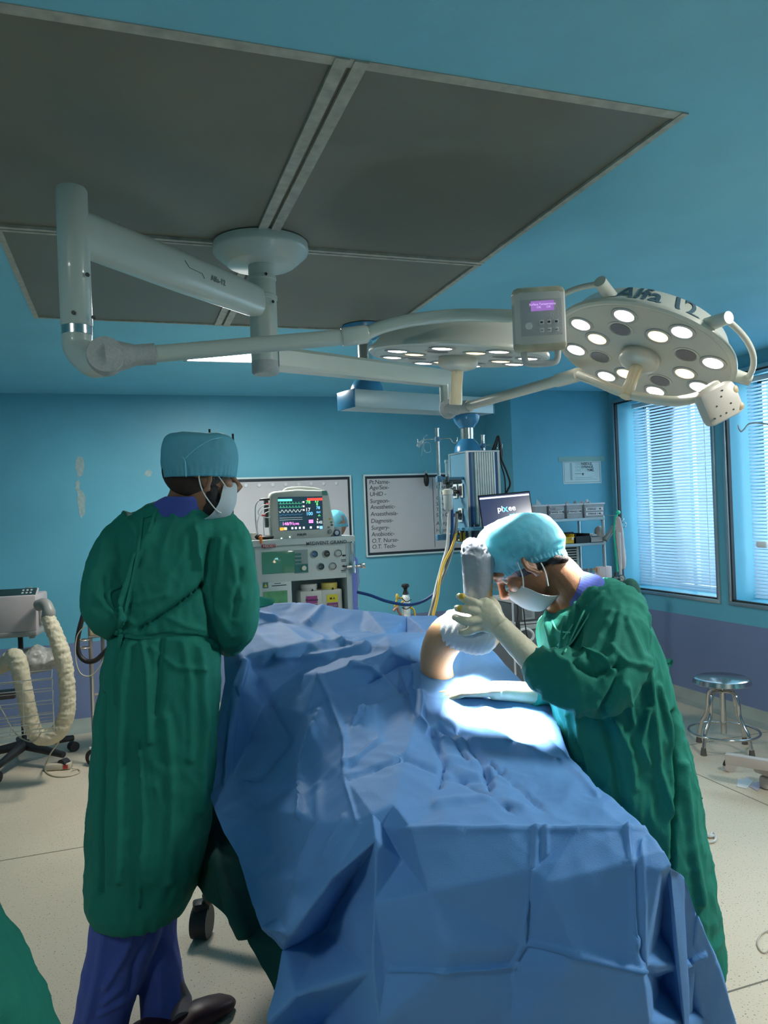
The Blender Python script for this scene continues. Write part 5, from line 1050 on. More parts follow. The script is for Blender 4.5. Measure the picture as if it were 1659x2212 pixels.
p = ony(934, 1032, Y1-.0145); q = ony(940, 1182, Y1-.0145); part('ruled_line', MB().bb((p[0]-.002, Y1-.0150, q[2]), (p[0]+.002, Y1-.0142, p[2])), bk_ink, b2, 0)
po = thing('poster', ony(1257, 1045, YJ), 'small paper notice about needles and syringes taped beside the window', 'poster')
PA, PB = ony(1217, 1046, YJ), ony(1297, 991, YJ); pw_ = PB[0]-PA[0]; ph_ = PB[2]-PA[2]
paper = mat('pale_paper', (.50, .62, .62), .6); grey = mat('grey_print', (.16, .26, .29), .6)
part('sheet', MB().bb((PA[0], YJ-.002, PA[2]), (PB[0], YJ, PB[2])), paper, po, 0)
part('masking_tape', MB().bb((PA[0]-.04, YJ-.003, PB[2]-.02), (PB[0]+.04, YJ-.0005, PB[2]+.022)), mat('aged_masking_tape', (.22, .40, .38), .7), po, 0)
f = MB(); x0_, x1_, z0_, z1_ = PA[0]+.012, PB[0]-.012, PA[2]+.012, PB[2]-.025
for a in ((x0_, x1_, z0_, z0_+.003), (x0_, x1_, z1_-.003, z1_), (x0_, x0_+.003, z0_, z1_), (x1_-.003, x1_, z0_, z1_)): f.bb((a[0], YJ-.0028, a[2]), (a[1], YJ-.0018, a[3]))
part('printed_border', f, grey, po, 0)
part('numeral', MB().add([WALLX((PA[0]+pw_*.21, YJ-.0022, PA[2]+ph_*.46)) @ v for v in text('1', ph_*1.02, .0003)[0]], text('1', ph_*1.02, .0003)[1]), mat('pale_grey_print', (.26, .40, .42), .6), po, 0)
for i, (a, b_) in enumerate((('ONE', 'NEEDLE,'), ('ONE', 'SYRINGE,'), ('ONLY ONE', 'TIME.'))):
    z_ = PA[2]+ph_*(.80-i*.13); xs = PA[0]+pw_*.32
    vs, fs = text(a, .030, .0003, 'LEFT'); part('print', MB().add([WALLX((xs, YJ-.0022, z_)) @ v for v in vs], fs), mat('pale_grey_print', (.26, .40, .42)), po, 0)
    vs, fs = text(b_, .030, .0003, 'LEFT', 0, .0008); part('print', MB().add([WALLX((xs+(.066 if i < 2 else .128)*.95, YJ-.0022, z_)) @ v for v in vs], fs), bk_ink, po, 0)
part('print', MB().bb((PA[0]+pw_*.30, YJ-.0026, PA[2]+ph_*.40), (PA[0]+pw_*.56, YJ-.0018, PA[2]+ph_*.413)).bb((PA[0]+pw_*.50, YJ-.0026, PA[2]+ph_*.34), (PA[0]+pw_*.53, YJ-.0018, PA[2]+ph_*.43)), bk_ink, po, 0)
part('print', MB().bb((PA[0]+pw_*.32, YJ-.0026, PA[2]+ph_*.24), (PA[0]+pw_*.76, YJ-.0018, PA[2]+ph_*.252)).bb((PA[0]+pw_*.32, YJ-.0026, PA[2]+ph_*.17), (PA[0]+pw_*.88, YJ-.0018, PA[2]+ph_*.182)), grey, po, 0)

# ================================================================== anaesthesia machine
YF = 4.12
def fb(x0, y0, x1, y1, yf=YF):       # front rectangle from pixels -> x0, x1, z0, z1
    a = ony(x0, y1, yf); b_ = ony(x1, y0, yf); return a[0], b_[0], a[2], b_[2]
am = thing('anaesthesia_machine', ony(650, 1300, YF+.2)*1.0, 'pale grey-blue anaesthesia machine with gauges and two vaporisers', 'anaesthesia machine'); am.location.z = 0
cab = mat('pale_blue_grey_cabinet', (.42, .52, .54), .42, var=.03); cab2 = mat('light_cabinet_panel', (.50, .58, .57), .45, var=.03); teal = mat('teal_label', (.02, .16, .15), .5)
XA, XB_, _, ZT = fb(536, 1168, 757, 1175); _, _, Z1_, _ = fb(540, 1238, 757, 1243)
ZT = 1.435
part('top_slab', MB().bb((XA-.02, YF-.03, ZT-.035), (XB_+.02, YF+.45, ZT), .006), cab2, am)
part('cabinet', MB().bb((XA, YF+.25, .12), (XB_, YF+.45, ZT-.035)).bb((XA, YF, .12), (XA+.035, YF+.3, ZT-.035)).bb((XB_-.03, YF, .12), (XB_, YF+.3, ZT-.035)), cab, am, 0)
part('base', MB().bb((XA-.04, YF-.08, .08), (XB_+.04, YF+.5, .14), .01).bb((XA, YF+.0, .14), (XB_, YF+.4, .80), .005), cab, am)
for x, y in ((XA, YF-.04), (XB_, YF-.04), (XA, YF+.45), (XB_, YF+.45)): part('caster', MB().cyl((x-.02, y, .04), (x+.02, y, .04), .04, seg=20), dkm, am)
ug = part('gauge_panel', MB().bb((XA+.03, YF, 1.20), (XB_-.03, YF+.26, ZT-.03), .003), cab2, am)
x0_, x1_, z0_, z1_ = fb(567, 1189, 636, 1241); part('vent_screen', MB().bb((x0_, YF-.006, z0_), (x1_, YF+.002, z1_), .002), mat('dark_green_glass', (.03, .07, .06), .08, emit=(.02, .10, .06), estr=.5), ug, 30)
x0_, x1_, z0_, z1_ = fb(636, 1187, 664, 1239); kp = part('key_strip', MB().bb((x0_, YF-.005, z0_), (x1_, YF+.002, z1_)), mat('grey_key_strip', (.25, .32, .32), .5), ug, 0)
for i in range(3): part('key', MB().bb((x0_+.006, YF-.009, z1_-.030-i*.021), (x0_+.04, YF-.004, z1_-.018-i*.021)), teal, kp, 0)
part('knob_plate', MB().bb((x0_+.002, YF-.008, z0_+.004), (x1_-.002, YF-.004, z0_+.050)), teal, kp, 0)
part('knob', MB().lathe([(.001, 0), (.014, 0), (.013, .015), (.001, .016)], WALLX(((x0_+x1_)/2+.012, YF-.008, z0_+.028)), 20), mat('cream_knob', (.62, .62, .5), .4), kp)
for px, py, r, c_, lb in ((679,1197,.019,(.04,.13,.24),'blue gauge face'), (705,1196,.019,(.06,.06,.055),'black gauge face'), (731,1195,.020,(.45,.52,.50),'pale gauge face'), (693,1224,.019,(.03,.07,.08),'dark gauge face'), (719,1223,.020,(.40,.46,.44),'grey gauge face')):
    p = ony(px, py, YF); g_ = part('gauge', MB().lathe([(r*.8, 0), (r*1.1, 0), (r*1.1, .010), (r*.92, .012), (r*.92, .006), (r*.8, .006), (r*.8, 0)], WALLX(p), 28, caps=False), edge, ug, 40)
    part('dial', MB().lathe([(.001, 0), (r*.93, 0), (r*.93, .006), (.001, .006)], WALLX(p), 24), mat(lb.replace(' ', '_'), c_, .3), g_, 0, lb)
    part('needle', MB().box((0, r*.3, .0068), (.002, r*.7, .001), WALLX(p) @ Matrix.Rotation(random.uniform(-2, 2), 4, 'Z')), mat('needle_white', (.6, .62, .6), .4), g_, 0)
for py in (1200, 1223):
    p = ony(743, py, YF-.001); part('arrow_mark', MB().add([WALLX(p) @ Vector(v) for v in ((-.014,0,0),(0,.008,0),(0,.004,0),(.01,.004,0),(.01,-.004,0),(0,-.004,0),(0,-.008,0))], [(0,1,2,3,4,5,6)]), bk_ink, ug, 0)
    part('caption_line', MB().bb((p[0]-.018, YF-.002, p[2]-.026), (p[0]+.010, YF, p[2]-.022)).bb((p[0]-.016, YF-.002, p[2]-.034), (p[0]+.010, YF, p[2]-.031)), bk_ink, ug, 0)
write(am, 'MEDIVENT GRAND', 661, 1175, 7.2, mat('dark_slate_print', (.05, .08, .10), .5), YF-.0305, 'LEFT', 0, 1.03, bold=.0006)
x0_, x1_, z0_, z1_ = fb(565, 1175, 595, 1184, YF-.03); nl = part('maker_plate', MB().bb((x0_, YF-.033, z0_), (x1_, YF-.029, z1_)), mat('dark_red_plate', (.22, .02, .035), .5), am, 0)
write(nl, 'MEDISYS', 568, 1180, 5.5, mat('pink_print', (.65, .45, .45), .5), YF-.0335, 'LEFT', 0, 1.0, bold=.0005)
x0_, x1_, z0_, z1_ = fb(563, 1255, 628, 1320, YF+.0)
dv = part('bellows_unit', MB().bb((x0_-.012, YF-.0, .86), (x1_+.004, YF+.26, z1_), .003), cab2, am)
x0_, x1_, z0_, z1_ = fb(571, 1275, 620, 1330); part('bellows_window', MB().bb((x0_, YF-.006, z0_), (x1_, YF+.002, z1_)), mat('green_bellows', (.07, .22, .10), .3, var=.3, vscale=30, emit=(.05, .2, .08), estr=.15), dv, 0)
x0_, x1_, z0_, z1_ = fb(568, 1258, 579, 1271); part('warning_label', MB().bb((x0_, YF-.003, z0_), (x1_, YF+.002, z1_)), teal, dv, 0); part('warning_triangle', MB().add([Vector((x0_+.006, YF-.004, z0_+.006)), Vector((x1_-.004, YF-.004, z0_+.006)), Vector(((x0_+x1_)/2, YF-.004, z1_-.004))], [(0,1,2)]), mat('amber_print', (.6, .4, .05), .5), dv, 0)
part('caption_line', MB().bb((x1_+.02, YF-.002, z0_+.008), (x1_+.10, YF+.001, z0_+.012)).bb((x1_+.035, YF-.002, z0_+.020), (x1_+.07, YF+.001, z0_+.023)), bk_ink, dv, 0)
vz = mat('pale_vaporiser', (.52, .55, .50), .35, coat=.2)
for i, (px, c_, lb, fl_, tx) in enumerate(((669, (.30, .06, .24), 'vaporiser with a purple label', (.5, .52, .5), ''), (713, (.65, .58, .03), 'vaporiser with a yellow label', (.60, .50, .12), 'pisces'))):
    p = ony(px, 1290, YF+.09); x, y = p[0], p[1]; w_ = .062
    v_ = part('vaporiser', MB().bb((x-w_, y-.04, .98), (x+w_, y+.08, 1.135), .008), vz, am, 30, lb)
    part('dial_cap', lz(MB(), [(.001, 1.13), (.045, 1.13), (.045, 1.145), (.047, 1.147), (.047, 1.166), (.044, 1.170), (.001, 1.170)], x, y+.01), mat('vaporiser_dial_%d' % i, fl_, .4), v_, 40)
    part('label_plate', MB().bb((x-.030, y-.043, 1.062), (x+.034, y-.039, 1.105)), mat('label_%d' % i, c_, .5), v_, 0)
    part('name_plate', MB().bb((x-.030, y-.043, 1.030), (x+.034, y-.039, 1.058)), mat('dark_name_plate', (.03, .03, .04) if i else (.25, .05, .2), .5), v_, 0)
    part('lock_pin', MB().ell((x+.008, y-.042, 1.138), (.005, .005, .006)), bk, v_)
    if tx: vs, fs = text(tx, .022, .0003); part('label_text', MB().add([WALLX((x+.002, y-.0436, 1.044)) @ v for v in vs], fs), mat('print_cream', (.5, .5, .45), .5), v_, 0)
    vs, fs = text('M A' if i else 'Fluothane', .018, .0003, bold=.0004); part('label_text', MB().add([WALLX((x+.002, y-.0436, 1.083)) @ v for v in vs], fs), bk_ink, v_, 0)
# right-hand flow tube with valve
p = ony(767, 1225, YF-.02); x, y = p[0], p[1]
part('flow_tube', lz(MB(), [(.001, 1.285), (.009, 1.285), (.009, 1.395), (.001, 1.395)], x-.01, y), clearp, am, 40)
part('needle_valve', MB().cyl((x-.05, y, 1.262), (x+.05, y, 1.262), .010, seg=12).cyl((x-.01, y, 1.225), (x-.01, y, 1.29), .013, seg=12).box((x+.045, y, 1.262), (.03, .03, .03), None, .004), chrome, am, 40)
part('side_cable', MB().tube(curve([at(771,1220,4.25), at(773,1260,4.25), at(773,1310,4.25)], 4), .003, 6), mat('grey_cable', (.35, .38, .38), .5), am, 50)
# small instruments standing or hanging on the machine
pc = mat('cream_plastic_pot', (.60, .60, .52), .5)
for (px, py, r, h, lb) in ((548, 1173, .022, .040, 'taller cream pot on the left end of the machine top'), (535, 1174, .022, .018, 'low cream pot on the left end of the machine top')):
    p = ony(px, py, YF+.02); solo('plastic_pot', lz(MB(), [(.001, ZT), (r, ZT), (r*1.05, ZT+h*.8), (r*1.1, ZT+h*.82), (r*1.1, ZT+h), (.001, ZT+h)], p[0], p[1], 20), pc, lb, 'pot', 'cream pots on the machine')
p = ony(566, 1170, YF+.03); solo('rubber_cuff', MB().ell((p[0], p[1], ZT+.012), (.07, .04, .013)).ell((p[0]-.03, p[1]-.01, ZT+.018), (.035, .025, .016)), bk, 'crumpled black rubber cuff lying left of the monitor', 'rubber cuff')
st_ = thing('stethoscope', ony(548, 1200, YF-.04), 'stethoscope with dark red tubing hanging at the left end of the machine', 'stethoscope')
part('tubing', MB().tube(curve([ony(546,1222,YF-.045), ony(542,1235,YF-.045), ony(546,1248,YF-.045), ony(549,1262,YF-.045), ony(549,1290,YF-.045)], 5), .006, 8).tube(curve([ony(546,1214,YF-.04), ony(549,1235,YF-.04), ony(546,1248,YF-.045)], 5), .005, 8), mat('dark_red_rubber', (.10, .012, .02), .4), st_, 50)
part('ear_tube', MB().tube(curve([ony(528,1185,YF-.045), ony(536,1178,YF-.045), ony(541,1186,YF-.045), ony(542,1222,YF-.045)], 5), .0025, 8), chrome, st_, 50)
part('ear_tip', MB().ell(ony(527,1187,YF-.045), (.008, .006, .010)), mat('dark_red_rubber', (.10, .012, .02)), st_, 50)
# patient monitor
YM = YF+.03; mn = thing('patient_monitor', ony(652, 1172, YM+.08), 'rounded grey patient monitor with coloured vital signs standing on the machine', 'patient monitor')
mg = mat('warm_grey_monitor_shell', (.50, .53, .48), .42, var=.03)
q = [ony(586, 1172, YM), ony(718, 1163, YM), ony(704, 1064, YM), ony(583, 1067, YM)]
pl = [(588,1175),(680,1171),(700,1168),(712,1161),(722,1150),(722,1128),(716,1105),(709,1064),(700,1059),(640,1057),(592,1062),(585,1066),(583,1074),(583,1120),(586,1165)]
pw = [ony(a, b_, YM) for a, b_ in pl]; c0 = sum(pw, Vector())/len(pw); R = []
for dy, s_ in ((-.012, .93), (-.006, .975), (0, 1), (.06, 1), (.10, .9), (.12, .75)): R.append([c0+(p-c0)*s_+Vector((0, dy, 0)) for p in pw])
part('shell', MB().rings(R), mg, mn, 50)
part('carry_handle', MB().tube(curve([ony(612,1062,YM+.05), ony(622,1056,YM+.05), ony(650,1054,YM+.05), ony(685,1057,YM+.05), ony(697,1062,YM+.05)], 5), .008, 10), mg, mn, 50)
YS = YM-.0125
def mq(mb, x0, y0, x1, y1, dy=0, t=.001):
    a = [ony(x, y, YS-dy) for x, y in ((x0, y1), (x1, y1), (x1, y0), (x0, y0))]; mb.quadpx(a, t); return mb
def sc_pt(u, v, dy=0):    # u, v in 0..1 over the screen
    A, B, C_, D_ = (600, 1074), (696, 1072), (698, 1143), (603, 1147)
    x = (A[0]*(1-u)+B[0]*u)*(1-v)+(D_[0]*(1-u)+C_[0]*u)*v; y = (A[1]*(1-u)+B[1]*u)*(1-v)+(D_[1]*(1-u)+C_[1]*u)*v; return ony(x, y, YS-.002-dy)
def sc_rect(mb, u0, v0, u1, v1, dy=.001): a = [sc_pt(u0, v1, dy), sc_pt(u1, v1, dy), sc_pt(u1, v0, dy), sc_pt(u0, v0, dy)]; mb.quadpx(a, .0006); return mb
sg = part('screen_glass', sc_rect(MB(), 0, 0, 1, 1, 0), mat('dark_monitor_screen', (.012, .022, .03), .12, emit=(.012, .030, .045), estr=1), mn, 0)
def em(n_, c, s_=1.2): return mat('screen_'+n_, tuple(q*.5 for q in c), .3, emit=c, estr=s_)
part('screen_tab', sc_rect(MB(), .0, .06, .32, .125), em('teal', (.12, .75, .55)), sg, 0); part('screen_tab', sc_rect(MB(), .66, .05, 1, .125), em('red', (.95, .06, .04)), sg, 0)
part('screen_tab', sc_rect(MB(), .02, .90, .10, .99), em('orange', (1, .33, .03)), sg, 0); part('screen_tab', sc_rect(MB(), .11, .90, .18, .98), em('peach', (.8, .55, .3)), sg, 0); part('screen_tab', sc_rect(MB(), .92, .90, .99, .99), em('blue', (.2, .5, .95)), sg, 0)
for u in (.28, .36, .45, .54, .70, .86): part('screen_icon', sc_rect(MB(), u, .90, u+.045, .965), em('white', (.75, .78, .8), .9), sg, 0)
def trace(v0, f_, n_, m_, r=.0006):
    pts = [sc_pt(.02+.52*i/n_, v0+f_(i), .001) for i in range(n_+1)]; part('waveform', MB().tube(pts, r, 5), m_, sg, 0)
ecg = lambda i: (-.055 if i % 8 == 4 else (.015 if i % 8 == 5 else 0))
trace(.20, ecg, 60, em('green', (.1, .75, .35))); trace(.31, ecg, 60, em('green', (.1, .75, .35)))
trace(.42, lambda i: .04*math.sin(i*.62), 60, em('pale', (.75, .8, .75)), .0009); trace(.53, lambda i: .012*math.sin(i*.5), 60, em('deepblue', (.05, .25, .5)))
trace(.62, lambda i: 0, 4, em('grey', (.5, .55, .55))); trace(.68, lambda i: 0, 4, em('grey', (.5, .55, .55)))
def stx(s_, u, v, h, m_, b_=.0004):
    p = sc_pt(u, v, .0012); vs, fs = text(s_, h, .0002, 'CENTER', 0, b_); part('reading', MB().add([WALLX(p) @ x_ for x_ in vs], fs), m_, sg, 0)
gr, wh_, bl2, mg2 = em('lime', (.15, .95, .2)), em('white', (.75, .78, .8)), em('sky', (.15, .55, 1)), em('magenta', (.95, .25, .8))
for s_, u, v, h, m_ in (('78', .68, .17, .026, gr), ('3.3', .87, .15, .018, gr), ('0', .88, .24, .022, gr), ('17', .67, .40, .028, wh_), ('78', .90, .35, .022, bl2), ('100', .70, .52, .026, bl2), ('0.61', .91, .48, .014, bl2), ('-?-', .92, .58, .016, gr), ('148/91', .21, .80, .024, mg2), ('(108)', .40, .81, .014, mg2), ('9:42', .92, .79, .020, wh_), ('0', .88, .70, .014, em('peach', (.8, .55, .3)))):
    stx(s_, u, v, h, m_)
part('screen_tab', sc_rect(MB(), .68, .70, .78, .80), em('magenta', (.95, .25, .8)), sg, 0)
for v in (.16, .29, .40): part('screen_icon', sc_rect(MB(), .555, v-.025, .595, v+.025), em('rose', (.8, .6, .55)), sg, 0)
part('badge', MB().quadpx([ony(696,1070,YS-.001), ony(708,1070,YS-.001), ony(706,1060,YS-.001), ony(695,1060,YS-.001)], .001), mat('green_badge', (.05, .25, .20), .4), mn, 0)
write(mn, 'PHILIPS', 642, 1155.5, 4.2, mat('dark_slate_print', (.05, .08, .10)), YS-.002, 'LEFT', 0, 1.05, bold=.0005)
for i, (px, py, c_) in enumerate(((713,1121,(.55,.35,.05)),(716,1128,(.10,.28,.16)),(717,1134,(.02,.06,.06)),(710,1139,(.12,.18,.16)))):
    part('key', MB().lathe([(.001, 0), (.0075, 0), (.0065, .004), (.001, .004)], WALLX(ony(px, py, YS)) @ Matrix.Scale(.7, 4, (0, 1, 0)), 16), mat('monitor_key_%d' % i, c_, .4), mn, 50)
part('jog_knob', MB().lathe([(.001, 0), (.012, 0), (.011, .012), (.001, .013)], WALLX(ony(713, 1148, YS)), 20), mat('grey_knob', (.22, .26, .24), .4), mn, 40)
part('indicator', MB().ell(ony(608, 1163, YS), (.003, .002, .003)), em('led', (.6, 1, .9), 4), mn); part('indicator', MB().ell(ony(626, 1160, YS), (.003, .002, .003)), em('led', (.6, 1, .9), 4), mn)
part('printer_slot', MB().quadpx([ony(638,1171,YS-.001), ony(672,1169,YS-.001), ony(672,1167,YS-.001), ony(638,1169,YS-.001)], .001), mat('dark_slot', (.06, .07, .06), .6), mn, 0)
cw_ = mat('pale_grey_lead', (.50, .54, .54), .45); cr_ = mat('red_plug', (.4, .03, .03), .4)
part('connector_block', MB().bb(ony(574, 1140, YM+.05), ony(586, 1078, YM+.09), .004), mat('dark_connector', (.06, .07, .07), .5), mn)
for i, ps in enumerate(([(583,1079),(566,1078),(553,1090),(552,1120),(556,1160),(560,1200),(564,1240),(566,1290)], [(583,1090),(568,1092),(558,1104),(560,1112),(575,1118),(583,1117)], [(583,1097),(570,1100),(562,1110),(556,1130),(558,1160),(562,1200),(567,1260)], [(583,1105),(572,1110),(569,1130),(571,1160),(573,1175)])):
    part('lead', MB().tube(curve([ony(x, y, YM-.02+.01*i) for x, y in ps], 6), .0022 if i else .0032, 7), cw_, mn, 50)
for px, py in ((577, 1089), (568, 1113)): part('plug', MB().cyl(ony(px-3, py, YM), ony(px+5, py, YM), .005, seg=10), cr_, mn)
part('plug', MB().cyl(ony(560, 1080, YM-.02), ony(582, 1078, YM-.02), .004, .007, seg=10), bk, mn)
solo('temperature_probe', MB().ell(ony(563, 1163, YF-.045), (.011, .008, .014)).ell(ony(564,1170,YF-.045), (.006, .005, .014)), mat('orange_plastic', (.8, .2, .03), .4), 'small orange clip hanging on the monitor leads', 'clip')
dvx = thing('small_timer', ony(727, 1170, YM+.02), 'small grey device with a round dark dial right of the monitor', 'timer')
a = ony(718, 1168, YM+.0); b_ = ony(735, 1138, YM+.03); part('body', MB().bb((a[0], YM, ZT), (b_[0], YM+.04, b_[2]), .005), mat('grey_blue_device', (.30, .38, .42), .5), dvx)
part('dial', MB().lathe([(.001, 0), (.020, 0), (.020, .006), (.013, .007), (.001, .007)], WALLX(ony(727, 1151, YM)), 24), mat('navy_dial', (.01, .03, .10), .3), dvx, 30); part('dial_face', MB().lathe([(.001, .007), (.012, .007), (.001, .008)], WALLX(ony(727, 1151, YM)), 20), mat('pale_dial_face', (.5, .58, .6), .4), dvx, 0)
# green cloth sleeve end lying over the screen drape by the man
# small oxygen cylinder behind the table
oc = thing('oxygen_cylinder', ony(877, 1310, 4.9), 'slim white oxygen cylinder with black top and yellow tubing by the back wall', 'gas cylinder'); oc.location.z = 0
p = ony(877, 1300, 4.9); x, y = p[0], p[1]; zt = ony(877, 1283, 4.9)[2]
part('cylinder', lz(MB(), [(.001, .02), (.028, .02), (.029, zt-.03), (.022, zt-.008), (.012, zt), (.001, zt)], x, y), mat('white_cylinder', (.62, .66, .62), .4), oc, 40)
part('valve_cap', lz(MB(), [(.001, zt), (.022, zt), (.012, zt+.03), (.016, zt+.042), (.027, zt+.05), (.027, zt+.062), (.018, zt+.070), (.001, zt+.070)], x, y), bk, oc, 40)
part('regulator', MB().ell(ony(858, 1289, 4.88), (.012, .012, .022)).tube([ony(862,1292,4.88), ony(872,1292,4.9)], .006), mat('yellow_valve_plastic', (.6, .42, .06), .4), oc)
part('pink_fitting', MB().tube(curve([ony(850,1320,4.88), ony(858,1312,4.88), ony(862,1322,4.88), ony(868,1330,4.88)], 4), .010, 10), mat('copper_pink_fitting', (.35, .17, .13), .4), oc, 50)
part('yellow_tube', MB().tube(curve([ony(858,1293,4.88), ony(853,1310,4.88), ony(862,1306,4.88), ony(872,1298,4.87)], 5), .006, 8).tube(curve([ony(884,1312,4.88), ony(893,1316,4.88), ony(897,1332,4.88)], 5), .007, 8), mat('yellow_gas_hose', (.72, .45, .04)), oc, 50)
part('cable_tie', MB().tube(curve([ony(868,1292,4.87), ony(878,1300,4.86), ony(888,1295,4.87)], 4), .003, 6).tube(curve([ony(868,1312,4.87), ony(878,1316,4.86), ony(888,1310,4.87)], 4), .003, 6), bk, oc, 50)
# two thin dark rods of a drip stand behind the man's cap
sdv = thing('drip_stand', ony(470, 1300, 3.6), 'drip stand behind the man, only two thin dark prongs above his cap', 'drip stand'); sdv.location.z = 0
x0_, x1_ = ony(453, 940, 3.6), ony(503, 940, 3.6); xm = (x0_[0]+x1_[0])/2
part('prong', MB().cyl((x0_[0], 3.6, 1.80), (x0_[0], 3.6, ony(452, 927, 3.6)[2]), .005, seg=8), bk, sdv); part('prong', MB().cyl((x1_[0], 3.6, 1.80), (x1_[0], 3.6, ony(503, 937, 3.6)[2]), .005, seg=8), bk, sdv)
part('crossbar', MB().cyl((x0_[0], 3.6, 1.80), (x1_[0], 3.6, 1.80), .005, seg=8), bk, sdv); part('pole', MB().cyl((xm, 3.6, .06), (xm, 3.6, 1.80), .011, seg=12), chrome, sdv); part('base', MB().cyl((xm, 3.6, 0), (xm, 3.6, .06), .16, .05, 24), bk, sdv)
# ================================================================== steel rack by the window with its contents
YR = 5.25; YB = 5.62
rk = thing('shelf_rack', Vector((3.3, 5.43, 0)), 'stainless shelf rack standing beside the window behind the surgeon', 'shelf rack')
rx1 = ony(1310, 1200, YR)[0]; rx0 = 2.72
steel2 = mat('dull_stainless', (.42, .46, .46), .35, .8, var=.05)
for x in (rx0+.012, rx1-.012):
    for y in (YR+.012, YB-.012): part('upright', MB().cyl((x, y, 0), (x, y, 1.46), .0125, seg=12), steel2, rk, 40)
def shelf(py, lip=.012):
    z = ony(1300, py, YR)[2]; part('shelf', MB().bb((rx0, YR, z-.022), (rx1, YB, z), .002), steel2, rk, 0); return z
zs1 = shelf(1117); zs2 = shelf(1171); zs3 = shelf(1254); zs4 = .45; part('shelf', MB().bb((rx0, YR, zs4-.022), (rx1, YB, zs4), .002), steel2, rk, 0)
part('guard_rail', MB().tube(curve([(rx0, YB, 1.455), (rx1-.16, YB-.005, 1.47), (rx1-.05, YB-.04, 1.468), (rx1-.01, YR+.1, 1.44), (rx1-.005, YR+.02, 1.42)], 5), .008, 8), steel2, rk, 50)
binm = sheer(mat('clear_bin_plastic', (.50, .52, .55), .2, var=.1, vscale=30), .5); whitel = mat('white_label', (.68, .68, .70), .6)
wrapp = mat('silvery_syringe_wrappers', (.42, .40, .41), .3, .1, var=.5, vscale=45, bump=.8, bscale=60)
def sbin(pxa, pxb, lines, label, group='clear syringe bins on the top shelf of the rack'):
    xa, xb = ony(pxa, 1100, YR)[0], ony(pxb, 1100, YR)[0]; t = thing('syringe_bin', ((xa+xb)/2, YR+.12, zs1), label, 'storage bin', group); h = .118; y0, y1 = YR+.005, YR+.25
    b_ = MB(); b_.bb((xa+.006, y0, zs1), (xb-.006, y0+.003, zs1+h)).bb((xa+.006, y1-.003, zs1), (xb-.006, y1, zs1+h)).bb((xa+.006, y0, zs1), (xa+.009, y1, zs1+h)).bb((xb-.009, y0, zs1), (xb-.006, y1, zs1+h)).bb((xa+.006, y0, zs1), (xb-.006, y1, zs1+.003))
    part('box', b_, binm, t, 0)
    r_ = MB(); r_.bb((xa, y0-.006, zs1+h-.012), (xb, y0+.002, zs1+h)).bb((xa, y1-.002, zs1+h-.012), (xb, y1+.006, zs1+h)).bb((xa, y0, zs1+h-.012), (xa+.008, y1, zs1+h)).bb((xb-.008, y0, zs1+h-.012), (xb, y1, zs1+h)); part('rim', r_, mat('frosted_rim', (.55, .58, .62), .4), t, 0)
    c_ = MB()
    for i in range(26):
        p = Vector((random.uniform(xa+.03, xb-.03), random.uniform(y0+.02, y1-.04), zs1+random.uniform(.02, h-.008))); v = Vector((random.uniform(-1, 1), random.uniform(-.5, .5), random.uniform(-.2, .35))).normalized()*.05
        if abs(v.x) > (xb-xa)/2-.035: v *= .5
        M = frame_mat(p, v, (0, random.uniform(-.4, .4), 1)); c_.box((0, 0, 0), (min(.09, v.length*1.8), .028, .006), M, .002)
    o_ = part('wrapped_syringes', c_, wrapp, t, 0); o_['kind'] = 'stuff'
    for i, s_ in enumerate(lines):
        zc = zs1+(.030 if len(lines) == 2 else .055)+(len(lines)-1-i)*.038
        part('label', MB().bb((xa+.018, y0-.003, zc-.013), (xb-.018, y0-.0005, zc+.013)), whitel, t, 0)
        vs, fs = text(s_, .0205, .0002, bold=.0006); part('label_text', MB().add([WALLX(((xa+xb)/2, y0-.0034, zc)) @ v for v in vs], fs), bk_ink, t, 0)
    return t
sbin(1262, 1307, ['SYRINGE 1  ML', 'SYRINGE 2 ML'], 'clear bin marked for 1 ml and 2 ml syringes at the window end')
sbin(1224, 1260, ['SYRINGE 5 ML'], 'clear bin marked for 5 ml syringes')
sbin(1185, 1221, ['SYRINGE 10 ML'], 'clear bin marked for 10 ml syringes')
sbin(1155, 1183, [], 'clear bin with a wrapper sticking up just right of the laptop')
solo('wrapper', MB().quadpx([ony(1158, 1100, YR+.05), ony(1172, 1096, YR+.05), ony(1166, 1085, YR+.05), ony(1159, 1079, YR+.05)], .003), mat('pale_wrapper', (.5, .52, .55), .4), 'pale wrapper corner standing up out of the bin beside the laptop', 'wrapper')
def tray(pxa, pxb, h, col, name, label):
    xa, xb = ony(pxa, 1160, YR)[0], ony(pxb, 1160, YR)[0]; b_ = MB(); y0, y1 = YR+.005, YR+.24
    b_.bb((xa, y0, zs2), (xb, y0+.004, zs2+h*.62)).bb((xa, y1-.004, zs2), (xb, y1, zs2+h)).bb((xa, y0, zs2), (xa+.004, y1, zs2+h*.9)).bb((xb-.004, y0, zs2), (xb, y1, zs2+h*.9)).bb((xa, y0, zs2), (xb, y1, zs2+.004)).bb((xa-.003, y0-.004, zs2+h*.58), (xb+.003, y0+.002, zs2+h*.66))
    return solo(name, b_, mat(label[:14].replace(' ', '_'), col, .4), label, 'storage bin', smooth=0), xa, xb
tray(1220, 1241, .085, (.62, .40, .02), 'storage_bin', 'yellow open storage bin on the middle shelf of the rack')
tray(1244, 1275, .085, (.02, .025, .03), 'storage_bin', 'black open storage bin on the middle shelf of the rack')
_, xa, xb = tray(1277, 1303, .065, (.42, .44, .45), 'storage_bin', 'grey open storage bin on the middle shelf of the rack')
